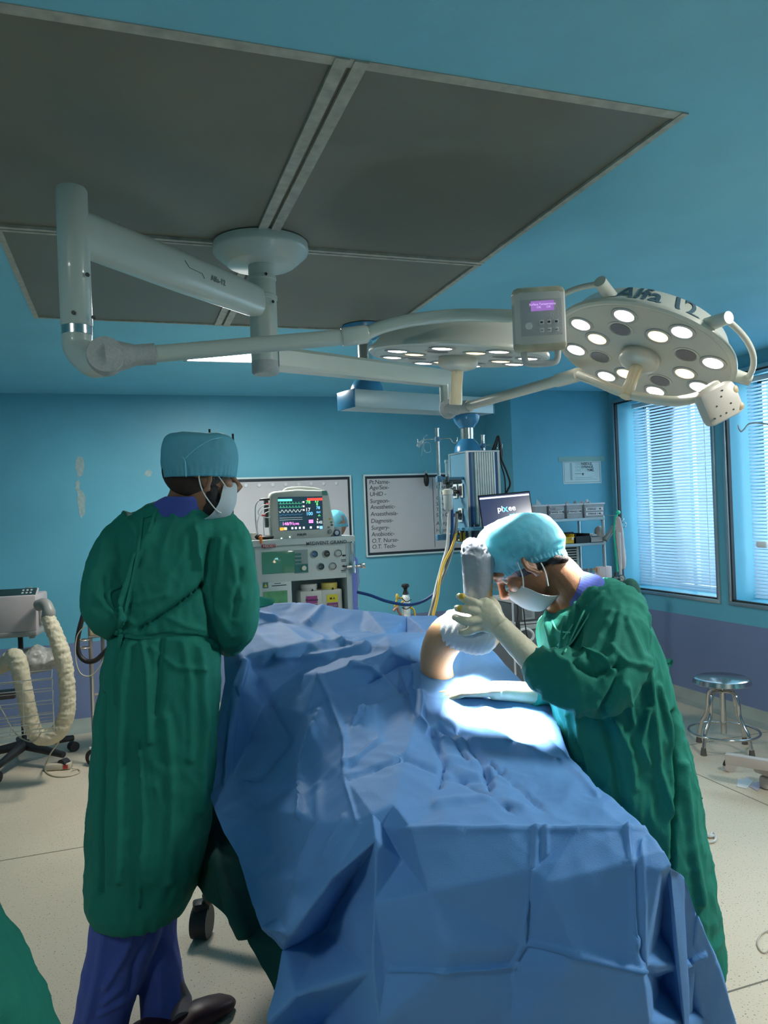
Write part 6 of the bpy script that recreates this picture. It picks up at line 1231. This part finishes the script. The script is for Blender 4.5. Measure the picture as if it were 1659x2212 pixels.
solo('cotton_ball', MB().ell(ony(1295, 1148, YR+.1), (.042, .042, .045), None, 20, 14), mat('cream_cotton', (.52, .44, .38), .9, bump=.5, bscale=60), 'round ball of cream cotton in the grey bin', 'cotton ball')
c_ = MB(); 
for i in range(7): c_.box((random.uniform(xa+.03, xb-.03), YR+.1+random.uniform(-.06, .06), zs2+.05+random.uniform(0, .02)), (.05, .03, .01), Matrix.Identity(4), .003)
o_ = solo('supplies', c_, mat('white_supply_packets', (.55, .58, .58), .5), 'white packets heaped in the grey bin', 'packets'); o_['kind'] = 'stuff'
solo('vial', MB().cyl(ony(1236, 1166, YR+.0)-Vector((0, .006, 0)), ony(1236, 1161, YR+.0)-Vector((0, .006, -.0)), .009, seg=12), whitel, 'tiny white round tag on the front of the yellow bin', 'tag')
# slotted rack and items on the lower shelf
sr = thing('slotted_organiser', ony(1225, 1210, YR+.2), 'white slotted organiser with dark gaps below the yellow bin', 'organiser')
a = ony(1205, 1228, YR+.1); b_ = ony(1248, 1175, YR+.1); part('body', MB().bb((a[0], YR+.1, a[2]), (b_[0], YR+.30, b_[2])), mat('dark_organiser_back', (.03, .04, .04), .6), sr, 0)
s_ = MB(); n_ = 9
for i in range(n_+1): z_ = a[2]+(b_[2]-a[2])*i/n_; s_.bb((a[0], YR+.09, z_-.004), (b_[0], YR+.11, z_+.004))
s_.bb((b_[0]-.02, YR+.088, a[2]), (b_[0], YR+.12, b_[2])); part('slats', s_, mat('pale_organiser', (.45, .50, .48), .5), sr, 0)
p = ony(1242, 1225, YR+.08); jar = thing('specimen_jar', (p[0], p[1], zs3), 'magenta jar with a blue lid on the lower shelf behind the surgeon', 'jar')
part('body', lz(MB(), [(.001, zs3), (.035, zs3), (.036, zs3+.085), (.032, zs3+.088), (.001, zs3+.088)], p[0], p[1]), mat('magenta_plastic', (.62, .02, .14), .3), jar, 40)
part('lid', lz(MB(), [(.001, zs3+.086), (.042, zs3+.086), (.042, zs3+.108), (.038, zs3+.112), (.001, zs3+.112)], p[0], p[1]), mat('sky_blue_lid', (.08, .36, .60), .4), jar, 40)
tubem = sheer(mat('clear_tube_glass', (.45, .5, .5), .15), .45)
tlab = ['grey-capped sample tube, leftmost of the row on the lower shelf', 'grey-capped sample tube, second from the left on the lower shelf', 'grey-capped sample tube in the left middle of the row on the lower shelf', 'grey-capped sample tube left of the orange-capped ones', 'orange-capped sample tube next to the grey-capped ones', 'orange-capped sample tube next to the blue-capped one', 'blue-capped sample tube, rightmost of the row']
for i, px in enumerate((1256, 1263, 1270, 1277, 1286, 1292, 1298)):
    p = ony(px, 1225, YR+.04+.02*(i % 2)); t = thing('sample_tube', (p[0], p[1], zs3), tlab[i], 'sample tube', 'row of sample tubes')
    part('tube', lz(MB(), [(.001, zs3), (.010, zs3+.003), (.0115, zs3+.01), (.0115, zs3+.082), (.001, zs3+.082)], p[0], p[1], 12), tubem, t, 40)
    part('cap', lz(MB(), [(.001, zs3+.080), (.0125, zs3+.080), (.0125, zs3+.100), (.001, zs3+.102)], p[0], p[1], 12), mat('tube_cap_%d' % (0 if i < 4 else 1 if i < 6 else 2), ((.20, .23, .25), (.65, .28, .08), (.10, .40, .52))[0 if i < 4 else 1 if i < 6 else 2], .4), t, 40)
    part('label', lz(MB(), [(.0118, zs3+.03), (.0122, zs3+.03), (.0122, zs3+.062), (.0118, zs3+.062)], p[0], p[1], 12), whitel, t, 40)
solo('dispenser_box', MB().bb(ony(1296, 1254, YR), ony(1312, 1222, YR+.06), .004), mat('pale_pink_box', (.66, .54, .52), .5), 'pale pink upright box at the window end of the lower shelf', 'box', smooth=30)
# things hanging off the end of the rack
solo('hook_rod', MB().tube(curve([ony(1304, 1113, YR+.02), ony(1318, 1113.5, YR), ony(1333, 1113, YR-.02), ony(1336, 1108, YR-.02)], 4), .003, 8), steel2, 'thin steel rod sticking out from the top shelf towards the window', 'rod')
hf = thing('forceps', ony(1318, 1150, YR-.03), 'steel forceps standing in a slanted grey sheath beside the rack', 'forceps')
part('sheath', MB().cyl(ony(1307, 1167, YR-.03), ony(1326, 1139, YR-.03), .022, .022, 16), mat('brushed_sheath', (.30, .31, .31), .4, .6), hf)
r_ = MB()
def ring3(c, r, mb, tilt):
    c = Vector(c); mb.tube([c+XC*r*math.cos(q)+(YC*math.cos(tilt)+XC*math.sin(tilt))*r*.8*math.sin(q) for q in [2*PI*k/20 for k in range(20)]], .0038, 8, closed=True)
ring3(ony(1346, 1134, YR-.03), .026, r_, .2); part('finger_ring', r_, chrome, hf, 50); r_ = MB(); ring3(ony(1340, 1123, YR-.03), .024, r_, .9); part('finger_ring', r_, chrome, hf, 50)
part('shank', MB().tube([ony(1326, 1140, YR-.03), ony(1334, 1134, YR-.03), ony(1341, 1131, YR-.03)], .005, 8).tube([ony(1326, 1140, YR-.03), ony(1333, 1131, YR-.03), ony(1337, 1126, YR-.03)], .005, 8).tube([ony(1343, 1118, YR-.03), ony(1346, 1111, YR-.03)], .003, 8), chrome, hf)
grn = mat('bright_green_tourniquet', (.02, .55, .30), .4)
solo('green_tubing', MB().tube(curve([ony(1334,1104,YR-.06), ony(1338,1106,YR-.06), ony(1331,1115,YR-.06), ony(1327,1135,YR-.06), ony(1327,1160,YR-.06), ony(1331,1200,YR-.06), ony(1334,1235,YR-.06)], 6), .0075, 10).ell(ony(1335,1107,YR-.06), (.022,.014,.016)), grn, 'bright green tubing hanging down beside the window frame', 'tubing')
cl = MB(); R = []
for (xl, xr, y) in ((1333,1338,1117),(1331,1344,1135),(1333,1349,1165),(1334,1352,1200),(1337,1352,1215),(1343,1349,1230)):
    c0 = ony((xl+xr)/2, y, YR-.10); a_ = (xr-xl)/2*6.1/FPX; R.append([c0+Vector((a_*math.cos(q), .014*math.sin(q)*(1+.5*math.sin(3*q)), 0)) for q in [2*PI*k/32 for k in range(32)]])
cl.rings(R); me = cl.mesh('c'); me = evaluated(me, [('SUBSURF', dict(levels=2, render_levels=2))]); cloth_finish(me, [], (25, 25, 3), .006, .001)
solo('hanging_towel', me, thin('pinkish_white_towel', (.66, .56, .54), .25, .8), 'small pinkish white towel hanging beside the window frame', 'towel', smooth=60)
vp = thing('suction_stand', ony(1338, 1300, YR-.25), 'steel pole with a round pressure gauge in front of the window corner', 'stand'); vp.location.z = 0
p = ony(1341, 1240, YR-.25); x, y = p[0], p[1]
part('pole', MB().cyl((x, y, .03), (x, y, ony(1338, 1150, YR-.25)[2]), .010, seg=12), mat('pale_pole', (.55, .55, .54), .4), vp, 40); part('base', MB().cyl((x, y, 0), (x, y, .03), .16, .15, 28), dkm, vp, 40)
p = ony(1343, 1249, YR-.29); nrm = (EYE-p).normalized(); M = nrm.to_track_quat('Z', 'Y').to_matrix().to_4x4(); M.translation = p
part('gauge', MB().lathe([(.001, -.01), (.026, -.01), (.027, .006), (.023, .008), (.023, .004), (.001, .004)], M, 28), mat('dark_gauge_rim', (.10, .11, .11), .4, .5), vp, 40)
part('gauge_face', MB().lathe([(.001, .0045), (.021, .0045), (.001, .005)], M, 24), mat('grey_gauge_face', (.35, .38, .37), .4), vp, 0); part('gauge_needle', MB().box((0, 0, .0055), (.003, .032, .001), M @ Matrix.Rotation(.9, 4, 'Z')), bk_ink, vp, 0)
part('valve_body', MB().tube([ony(1324,1250,YR-.28), ony(1334,1250,YR-.28), ony(1342,1252,YR-.27)], [.018,.015,.010], 12).cyl(ony(1330,1247,YR-.28), ony(1330,1236,YR-.28), .013, .011, 12), mat('black_valve', (.03, .035, .035), .4), vp)

# ================================================================== equipment trolley between surgeon and pendant
et = thing('equipment_trolley', Vector((2.30, 4.4, 0)), 'dark grey equipment trolley with stacked units seen between the glove and the gown', 'equipment trolley')
YE = 4.25; a = ony(1118, 1400, YE); b_ = ony(1185, 1300, YE); X_a, X_b = a[0], a[0]+.42
zt = ony(1140, 1302, YE)[2]; dkc = mat('dark_grey_cabinet', (.10, .115, .125), .5); lgm = mat('light_grey_shelf', (.36, .37, .36), .45)
part('lower_cabinet', MB().bb((X_a, YE, .10), (X_b, YE+.4, zt-.165), .004), dkc, et); part('shelf', MB().bb((X_a-.01, YE-.02, zt-.165), (X_b+.01, YE+.4, zt-.135), .003), lgm, et)
part('shelf', MB().bb((X_a-.01, YE-.02, zt-.13), (X_b+.01, YE+.4, zt-.118), .003), lgm, et)
part('unit', MB().bb((X_a, YE, zt-.118), (X_b, YE+.35, zt), .006), mat('charcoal_unit', (.07, .08, .085), .4), et); part('unit_label', MB().bb((X_a+.04, YE-.003, zt-.105), (X_a+.13, YE+.001, zt-.03)), mat('grey_label_panel', (.26, .28, .28), .5), et, 0); part('top_tray', MB().bb((X_a-.01, YE-.02, zt), (X_b, YE+.35, zt+.02), .003), lgm, et)
for i in range(6): part('label_line', MB().bb((X_a+.05, YE-.004, zt-.045-i*.009), (X_a+.11, YE-.002, zt-.043-i*.009)), bk_ink, et, 0)
for x in (X_a+.03, X_b-.03):
    for y in (YE+.04, YE+.36): part('caster', MB().cyl((x-.015, y, .05), (x+.015, y, .05), .05, seg=20), dkm, et)
part('rod', MB().cyl((ony(1107, 1300, YE-.06)[0], YE-.06, .2), (ony(1107, 1300, YE-.06)[0], YE-.06, zt+.06), .006, seg=10), mat('pale_rod', (.5, .52, .54), .4), et)
solo('coiled_hose', MB().tube(curve([ony(1122,1362,YE-.05), ony(1138,1358,YE-.05), ony(1150,1366,YE-.05), ony(1152,1376,YE-.05), ony(1146,1383,YE-.05), ony(1132,1385,YE-.05)], 6), .008, 10), mat('milky_hose', (.55, .56, .55), .4), 'milky white curved hose hanging in front of the dark trolley', 'hose', smooth=60)
cc_ = thing('black_power_lead', ony(1110, 1340, YE-.12), 'thin black lead with a thick plug end hanging in front of the dark trolley', 'cable')
part('lead', MB().tube(curve([ony(1085,1262,YE-.12), ony(1095,1285,YE-.12), ony(1113,1298,YE-.12), ony(1119,1318,YE-.12), ony(1116,1350,YE-.12)], 6), .0045, 8), bk, cc_, 50); part('lead', MB().tube(curve([ony(1124,1298,YE-.12), ony(1131,1318,YE-.12), ony(1134,1345,YE-.12), ony(1138,1370,YE-.12), ony(1143,1384,YE-.12)], 6), .004, 8), bk, cc_, 50)
part('plug', MB().box(ony(1119, 1353, YE-.12), (.026, .02, .07), None, .006), bk, cc_)

# ================================================================== stool
sx_, sy_ = 3.47, 3.80; sto = thing('stool', (sx_, sy_, 0), 'round stainless steel stool with four bent legs and a foot ring', 'stool')
stl = mat('polished_stainless', (.62, .60, .58), .16, 1, var=.06, vscale=20)
part('seat', lz(MB(), [(.001, .452), (.150, .450), (.163, .444), (.172, .418), (.168, .414), (.160, .436), (.001, .440)], sx_, sy_, 48), stl, sto, 40)
part('spindle', MB().cyl((sx_, sy_, .10), (sx_, sy_, .36), .017, seg=18).cyl((sx_, sy_, .36), (sx_, sy_, .44), .010, seg=14), stl, sto, 40)
for i in range(4):
    a = math.radians(-62+90*i-18.85); dx, dy = math.cos(a), math.sin(a)
    pf = [(.012, .362), (.06, .368), (.095, .350), (.11, .30), (.115, .235), (.135, .185), (.168, .13), (.182, .07), (.190, .03)]
    lg = part('leg', MB().tube(curve([(sx_+dx*r, sy_+dy*r, z) for r, z in pf], 5), .0115, 12), stl, sto, 50)
    part('rubber_foot', MB().cyl((sx_+dx*.191, sy_+dy*.191, 0), (sx_+dx*.189, sy_+dy*.189, .045), .019, .014, 14), mat('grey_rubber', (.09, .085, .08), .7), lg, 40)
part('foot_ring', MB().tube([(sx_+.205*math.cos(q), sy_+.205*math.sin(q), .115) for q in [2*PI*k/48 for k in range(48)]], .0075, 10, closed=True), stl, sto, 50)

# ================================================================== trolley base with drip hook at the right edge
ct = thing('drip_trolley', Vector((3.55, 3.42, 0)), 'cream wheeled base with a drip hook at the right edge of the picture', 'trolley')
crm = mat('cream_powder_coat', (.50, .44, .40), .45)
a = onz(1566, 1640, .155); b_ = onz(1665, 1656, .155); u_ = (b_-a).normalized(); M = frame_mat(a, u_, UP)
part('base_bar', MB().box((.25, -.0, -.02), (.50, .055, .045), M, .004), crm, ct)
c_ = onz(1583, 1669, 0); cs = part('caster', MB().cyl(c_+Vector((0, .02, .036))-u_*.0+FW*-.012, c_+Vector((0, .02, .036))+FW*.012, .036, seg=28), crm, ct, 40); part('caster_fork', MB().tube([c_+Vector((.0, .02, .036))+Vector((.042*math.cos(q), .0, .042*math.sin(q))) for q in np.linspace(.1, PI-.1, 12)], .007, 8), dkm, cs, 40)
p = onz(1655, 1706, 0); part('base_bar', MB().box((p[0]+.02, p[1]+.02, .10), (.07, .10, .05), None, .01), crm, ct); cs = part('caster', MB().box((p[0]+.01, p[1]+.01, .035), (.05, .06, .07), None, .018), crm, ct)
part('base_bar', MB().tube([(p[0]+.03, p[1]+.03, .10), tuple(a+u_*.48)], .02, 10), crm, ct)
pp = at(1695, 1000, 4.35); x, y = pp[0], pp[1]; part('pole', MB().cyl((x, y, .12), (x, y, 1.99), .011, seg=12), steel2, ct)
part('base_bar', MB().tube([tuple(a+u_*.45), (x, y, .14)], .02, 10), crm, ct)
part('hook', MB().tube(curve([(x, y, 1.955), at(1640, 914, 4.35), at(1618, 916, 4.35), at(1608, 927, 4.35), at(1601, 932, 4.35), at(1596, 925, 4.35), at(1595, 918, 4.35)], 5), .0045, 8), steel2, ct, 50)
# litter on the floor
def flat_bit(name, px, m_, label, cat, h=.004):
    ps = [onz(a, b_, 0) for a, b_ in px]; R = [[p+UP*z for p in ps] for z in (.001, h)]; return solo(name, MB().rings(R), m_, label, cat, smooth=0)
flat_bit('paper_packet', [(1592,1700),(1613,1705),(1628,1688),(1610,1680),(1608,1685),(1594,1683)], mat('crumpled_white_paper', (.62, .64, .64), .6, bump=.6, bscale=40), 'open white paper packet lying on the floor near the trolley wheel', 'packet')
flat_bit('plastic_bag', [(1618,1700),(1636,1710),(1646,1697),(1642,1690),(1630,1692)], mat('lilac_clear_bag', (.48, .46, .56), .25), 'small lilac plastic bag on the floor beside the white packet', 'bag')
solo('used_tubing', MB().tube(curve([onz(1516,1802,.006), onz(1530,1806,.006), onz(1540,1799,.008), onz(1546,1808,.006), onz(1543,1817,.006), onz(1530,1820,.006), onz(1518,1818,.006)], 5), .006, 8).ell(onz(1536,1806,.008), (.02,.012,.008)), mat('pale_grey_tube', (.52, .50, .47), .4), 'small pale loop of tubing lying on the floor right of the green gown', 'tubing')
solo('clear_tube', MB().tube(curve([onz(1659,2010,.004), onz(1643,2020,.004), onz(1636,2040,.004), onz(1648,2058,.004), onz(1662,2052,.004)], 5), .0025, 6), mat('clear_line', (.42, .38, .32), .3), 'thin clear line curling on the floor at the right edge', 'line')

# ================================================================== warming unit on a five-legged stand at the left
wu = thing('warming_unit', Vector((-.67, 5.0, 0)), 'grey patient warming unit with a padded hose on a black five-legged stand', 'warming unit')
lav = mat('pinkish_grey_shell', (.44, .40, .40), .45, bump=.1, bscale=200, var=.04); lav2 = mat('grey_shell_base', (.26, .27, .26), .5)
hub = onz(55, 1632, .10); hx, hy = hub[0], hub[1]; hub = at(55, 1651, 4.98); hx, hy = hub[0], hub[1]
dW = 4.75; bx1 = at(83, 1320, dW)
fz0 = at(60, 1365, dW)[2]; fz1 = at(60, 1287, dW)[2]; xr = at(78, 1320, dW)
Mw = frame_mat((xr[0], xr[1], fz0), RT*.985+FW*.17, UP)   # local x to the right, z towards the camera
part('housing', MB().box((-.20, .115, -.14), (.40, .23, .28), Mw, .012), lav, wu); part('housing_base', MB().box((-.20, -.012, -.14), (.40, .035, .29), Mw, .01), lav2, wu)
Mp = Mw @ Matrix.Translation((-.20, .232, -.03)) @ Matrix.Rotation(math.radians(-55), 4, 'X')
cp_ = part('control_panel', MB().box((0, .02, 0), (.385, .075, .012), Mp, .003), mat('dark_teal_panel', (.02, .045, .05), .25), wu)
part('panel_border', MB().box((0, .02, -.006), (.40, .09, .012), Mp, .005), lav, wu)
for i in range(2):
    for k_ in range(3): part('panel_key', MB().box((.115+k_*.024, .035-i*.026, .007), (.012, .013, .003), Mp, .001), mat('pale_panel_key', (.45, .5, .5), .5), cp_, 0)
part('side_vent', MB().box((.008, .11, -.10), (.02, .15, .10), Mw, .008), lav2, wu); part('rear_clamp', MB().box((-.10, .25, -.22), (.04, .03, .03), Mw, .006), steel2, wu); 
for q in (-.36, -.04): part('foot', MB().box((q, -.035, -.04), (.03, .02, .03), Mw, .004), lav2, wu)
part('pole', MB().cyl((hx, hy, .1), (hx, hy, fz0), .016, seg=12), dkm, wu, 40)
for i in range(5):
    a = math.atan2(-FW.y, -FW.x)+math.radians(72*i-4); e = Vector((hx+.33*math.cos(a), hy+.33*math.sin(a), .055)); lg = part('base_leg', MB().tube([(hx, hy, .13), (hx+.12*math.cos(a), hy+.12*math.sin(a), .115), tuple(e+UP*.035)], [.035, .028, .02], 12), dkm, wu, 50)
    t_ = Vector((-math.sin(a), math.cos(a), 0)); part('caster', MB().cyl(e-t_*.024+UP*-.022, e+t_*.024+UP*-.022, .033, seg=20), dkm, lg, 40)
el = [at(82,1308,4.72), at(97,1305,4.70), at(105,1320,4.68), at(104,1334,4.68)]; part('hose_elbow', MB().tube(curve(el, 5), [.036]*10+[.040]*6, 18), mat('grey_elbow', (.27, .27, .25), .4), wu, 50)
hp_ = cr([list(at(px, py, d))+[r] for px, py, d, r in ((103,1332,4.68,.037),(117,1365,4.66,.042),(132,1405,4.64,.044),(142,1450,4.63,.043),(146,1500,4.62,.042),(143,1545,4.61,.044),(124,1582,4.60,.046),(92,1592,4.58,.047),(71,1572,4.56,.045),(60,1530,4.55,.043),(50,1480,4.54,.043),(40,1435,4.54,.047),(30,1420,4.56,.050),(8,1435,4.62,.045),(-30,1450,4.7,.04))], 10)
me = evaluated(MB().tube([a[:3] for a in hp_], list(hp_[:, 3]), 28).mesh('h'), [('SUBSURF', dict(levels=1, render_levels=1))]); V, N = arr(me)
put(me, V+N*(.005*ridge(V*np.array([14, 14, 34]))+.003*ridge(V*60))[:, None]); part('padded_hose', me, mat('cream_quilted_hose', (.56, .50, .36), .6, var=.1, bump=.4, bscale=80), wu, 60)
wb = MB(); wbk = thing('wire_basket', at(60, 1480, 4.85), 'chromed wire basket on the stand of the warming unit', 'basket')
zs = [at(60, y, 4.9)[2] for y in (1430, 1449, 1472, 1498, 1515, 1525, 1532)]
xL, xR_ = -1.05, at(130, 1480, 4.85)[0]; yN, yF = 4.75, 5.02
wr_ = MB()
for z in zs:
    for a, b_ in (((xL, yN, z), (xR_, yN, z)), ((xR_, yN, z), (xR_-.02, yF, z)), ((xL, yF, z), (xR_-.02, yF, z))): wr_.cyl(a, b_, .0028, seg=6)
for x in np.linspace(xL, xR_, 5): wr_.cyl((x, yN, zs[0]), (x, yN, zs[-1]), .0022, seg=6)
for x in np.linspace(xL, xR_, 9): wr_.cyl((x, yN, zs[-1]), (x-.02, yF, zs[-1]), .0022, seg=6)
part('wires', wr_, mat('chromed_wire', (.6, .6, .56), .3, .8), wbk, 40)
bgm = MB(); bgm.ell(at(75, 1425, 4.90), (.145, .09, .075), None, 28, 18); me = bgm.mesh('b'); me = evaluated(me, [('SUBSURF', dict(levels=2, render_levels=2))]); V, N = arr(me); put(me, V+N*(.018*ridge(V*np.array([9, 9, 9]))+.006*ridge(V*30))[:, None])
solo('plastic_bag', me, sheer(mat('milky_plastic_bag', (.42, .42, .38), .35, bump=.4, bscale=30), .25), 'milky plastic bag stuffed in the wire basket', 'bag', smooth=60)
solo('small_carton', MB().box(at(12, 1500, 4.85), (.12, .09, .05), Matrix.Identity(4), .006), mat('dark_carton', (.05, .045, .05), .5), 'dark little carton lying in the wire basket', 'carton', smooth=30)
# power strip and its lead
ps = thing('power_strip', onz(135, 1660, 0), 'cream power strip lying on the floor by the warming unit', 'power strip'); a, b_ = onz(98, 1664, .0), onz(155, 1660, .0)
Ms = frame_mat((a+b_)/2+UP*.022, b_-a, Vector((0, 0, 1))); part('body', MB().box((0, 0, 0), ((b_-a).length, .04, .06), Ms, .01), mat('cream_strip', (.52, .47, .36), .45), ps); part('red_switch', MB().box(((b_-a).length*.32, .0, .031), (.03, .025, .004), Ms), mat('red_switch', (.45, .05, .04), .4), ps, 0)
part('lead', MB().tube(curve([at(127,1603,4.62), onz(108,1630,.12), onz(98,1655,.01), onz(100,1668,.006), onz(120,1677,.006), onz(150,1676,.006), onz(172,1668,.006), onz(168,1661,.006), onz(156,1660,.02)], 6), .0045, 8), mat('cream_lead', (.50, .46, .34), .5), ps, 50)
solo('white_lead', MB().tube(curve([at(-5,1518,4.8), at(10,1545,4.75), at(30,1580,4.7), at(52,1598,4.6), at(75,1601,4.52), at(90,1580,4.5)], 6), .004, 8), mat('cream_lead', (.50, .46, .34)), 'thin cream lead looping from the basket round the padded hose', 'cable', smooth=60)

# ================================================================== wheeled stand with a coiled black lead
ws = thing('wheeled_stand', Vector((-.25, 5.3, 0)), 'steel wheeled stand with a cream box and a black holder beside the man', 'wheeled stand')
d_ = 4.93; p = at(200, 1500, d_); x, y = p[0], p[1]; zt = at(198, 1348, d_)[2]
part('front_pole', MB().cyl((x, y, .10), (x, y, zt), .0135, seg=14), mat('worn_steel_tube', (.45, .40, .36), .35, .8), ws, 40); part('rear_pole', MB().cyl((x+.07, y+.12, .10), (x+.07, y+.12, zt), .012, seg=14), mat('worn_steel_tube', (.45, .40, .36)), ws, 40)
part('rear_pole', MB().cyl((x+.34, y+.05, .10), (x+.34, y+.05, zt), .012, seg=14), mat('worn_steel_tube', (.45, .40, .36)), ws, 40)
part('shelf', MB().bb((x-.01, y-.02, zt-.09), (x+.36, y+.25, zt-.075), .003), mat('worn_grey_shelf', (.22, .23, .22), .5), ws); part('cross_bar', MB().tube([(x, y, .45), (x+.34, y+.05, .45)], .008, 8), mat('worn_steel_tube', (.45, .40, .36)), ws)
for z in (zt-.10, zt-.15): part('ring_holder', MB().tube([(x-.045+.04*math.cos(q), y+.04*math.sin(q), z) for q in [2*PI*k/24 for k in range(24)]], .005, 8, closed=True), mat('worn_steel_tube', (.45, .40, .36)), ws, 50)
cs = part('caster_wheel', MB().cyl((x-.012, y-.05, .055), (x+.02, y+.0, .055), .055, seg=32), dkm, ws, 40, 'black tyred caster'); part('hub', MB().cyl((x-.0, y-.062, .055), (x+.024, y+.0, .055), .038, seg=28), mat('pale_hub', (.52, .52, .48), .4), cs, 40); part('axle', MB().cyl((x-.002, y-.068, .055), (x+.024, y+.0, .055), .011, seg=14), dkm, cs, 40)
part('caster_fork', MB().bb((x-.035, y-.02, .055), (x-.01, y+.03, .115), .008), mat('pale_hub', (.52, .52, .48)), ws)
part('caster_wheel', MB().cyl((x+.32, y+.05, .05), (x+.35, y+.05, .05), .05, seg=24), dkm, ws, 40)
bxx = at(199, 1358, d_-.02); solo('cream_box', MB().bb((x-.0, y-.02, zt-.074), (x+.16, y+.16, zt-.015), .006), mat('cream_painted_box', (.55, .44, .26), .5), 'cream box resting on the shelf of the wheeled stand beside the man', 'box')
part('upright_arm', MB().cyl((x+.03, y+.08, zt-.09), (x+.03, y+.08, zt+.19), .008, seg=10), mat('worn_steel_tube', (.45, .40, .36)), ws)
c_ = at(204, 1268, d_); part('cream_panel', MB().bb((x+.0, y+.03, c_[2]-.10), (x+.12, y+.07, c_[2]+.035), .005), mat('cream_painted_box', (.55, .44, .26)), ws)
c_ = at(191, 1290, d_-.05); part('black_holder', MB().box(c_, (.035, .05, .075), None, .005).box(c_+Vector((-.02, -.01, -.0)), (.02, .03, .02), None, .003), bk, ws)
cl_ = cr([tuple(at(*q)) for q in ((184,1312,4.88),(178,1335,4.87),(171,1362,4.86),(167,1390,4.86),(172,1415,4.86),(186,1428,4.86),(205,1427,4.86),(222,1413,4.87),(240,1394,4.88))], 12)
me_ = MB().tube([Vector(a) for a in cl_], [.0145+.0022*(k % 2) for k in range(len(cl_))], 12); cb_ = thing('coiled_lead', at(180, 1400, 4.87), 'thick black coiled lead hanging in a loop from the wheeled stand', 'cable'); part('coil', me_, bk, cb_, 60); part('thin_end', MB().tube(curve([at(185,1290,4.88), at(183,1300,4.88), at(184,1312,4.88)], 4), .004, 8), bk, cb_, 50)
solo('thin_white_lead', MB().tube(curve([at(184,1352,4.84), at(166,1375,4.84), at(163,1420,4.84), at(172,1452,4.84), at(190,1461,4.84), at(208,1450,4.84), at(225,1420,4.84), at(238,1380,4.84), at(247,1362,4.84)], 6), .0038, 8), mat('cream_lead', (.50, .46, .34)), 'thin cream lead looping below the coiled black one', 'cable', smooth=60)
solo('thin_white_lead', MB().tube(curve([at(199,1455,4.88), at(200,1500,4.88), at(202,1600,4.88)], 4), .004, 8), mat('pale_lead', (.56, .54, .50), .5), 'pale lead running down the pole of the wheeled stand', 'cable', smooth=60)
# green towel end on the screen drape
tw = [(545,1290,'d',2.9),(565,1292,'d',2.93),(592,1300,'d',2.95),(590,1306,'d',2.93),(560,1312,'d',2.88),(543,1312,'d',2.85)]
me = drape_mesh(tw, [], list(range(6)), [], 4, [], wr=.003, smooth_it=3); me = evaluated(me, [('SOLIDIFY', dict(thickness=.012, offset=0))])
solo('green_towel', me, mat('green_towel', (.012, .22, .16), .85, bump=.4), 'green towel end lying on the raised drape beside the man', 'towel', smooth=60)
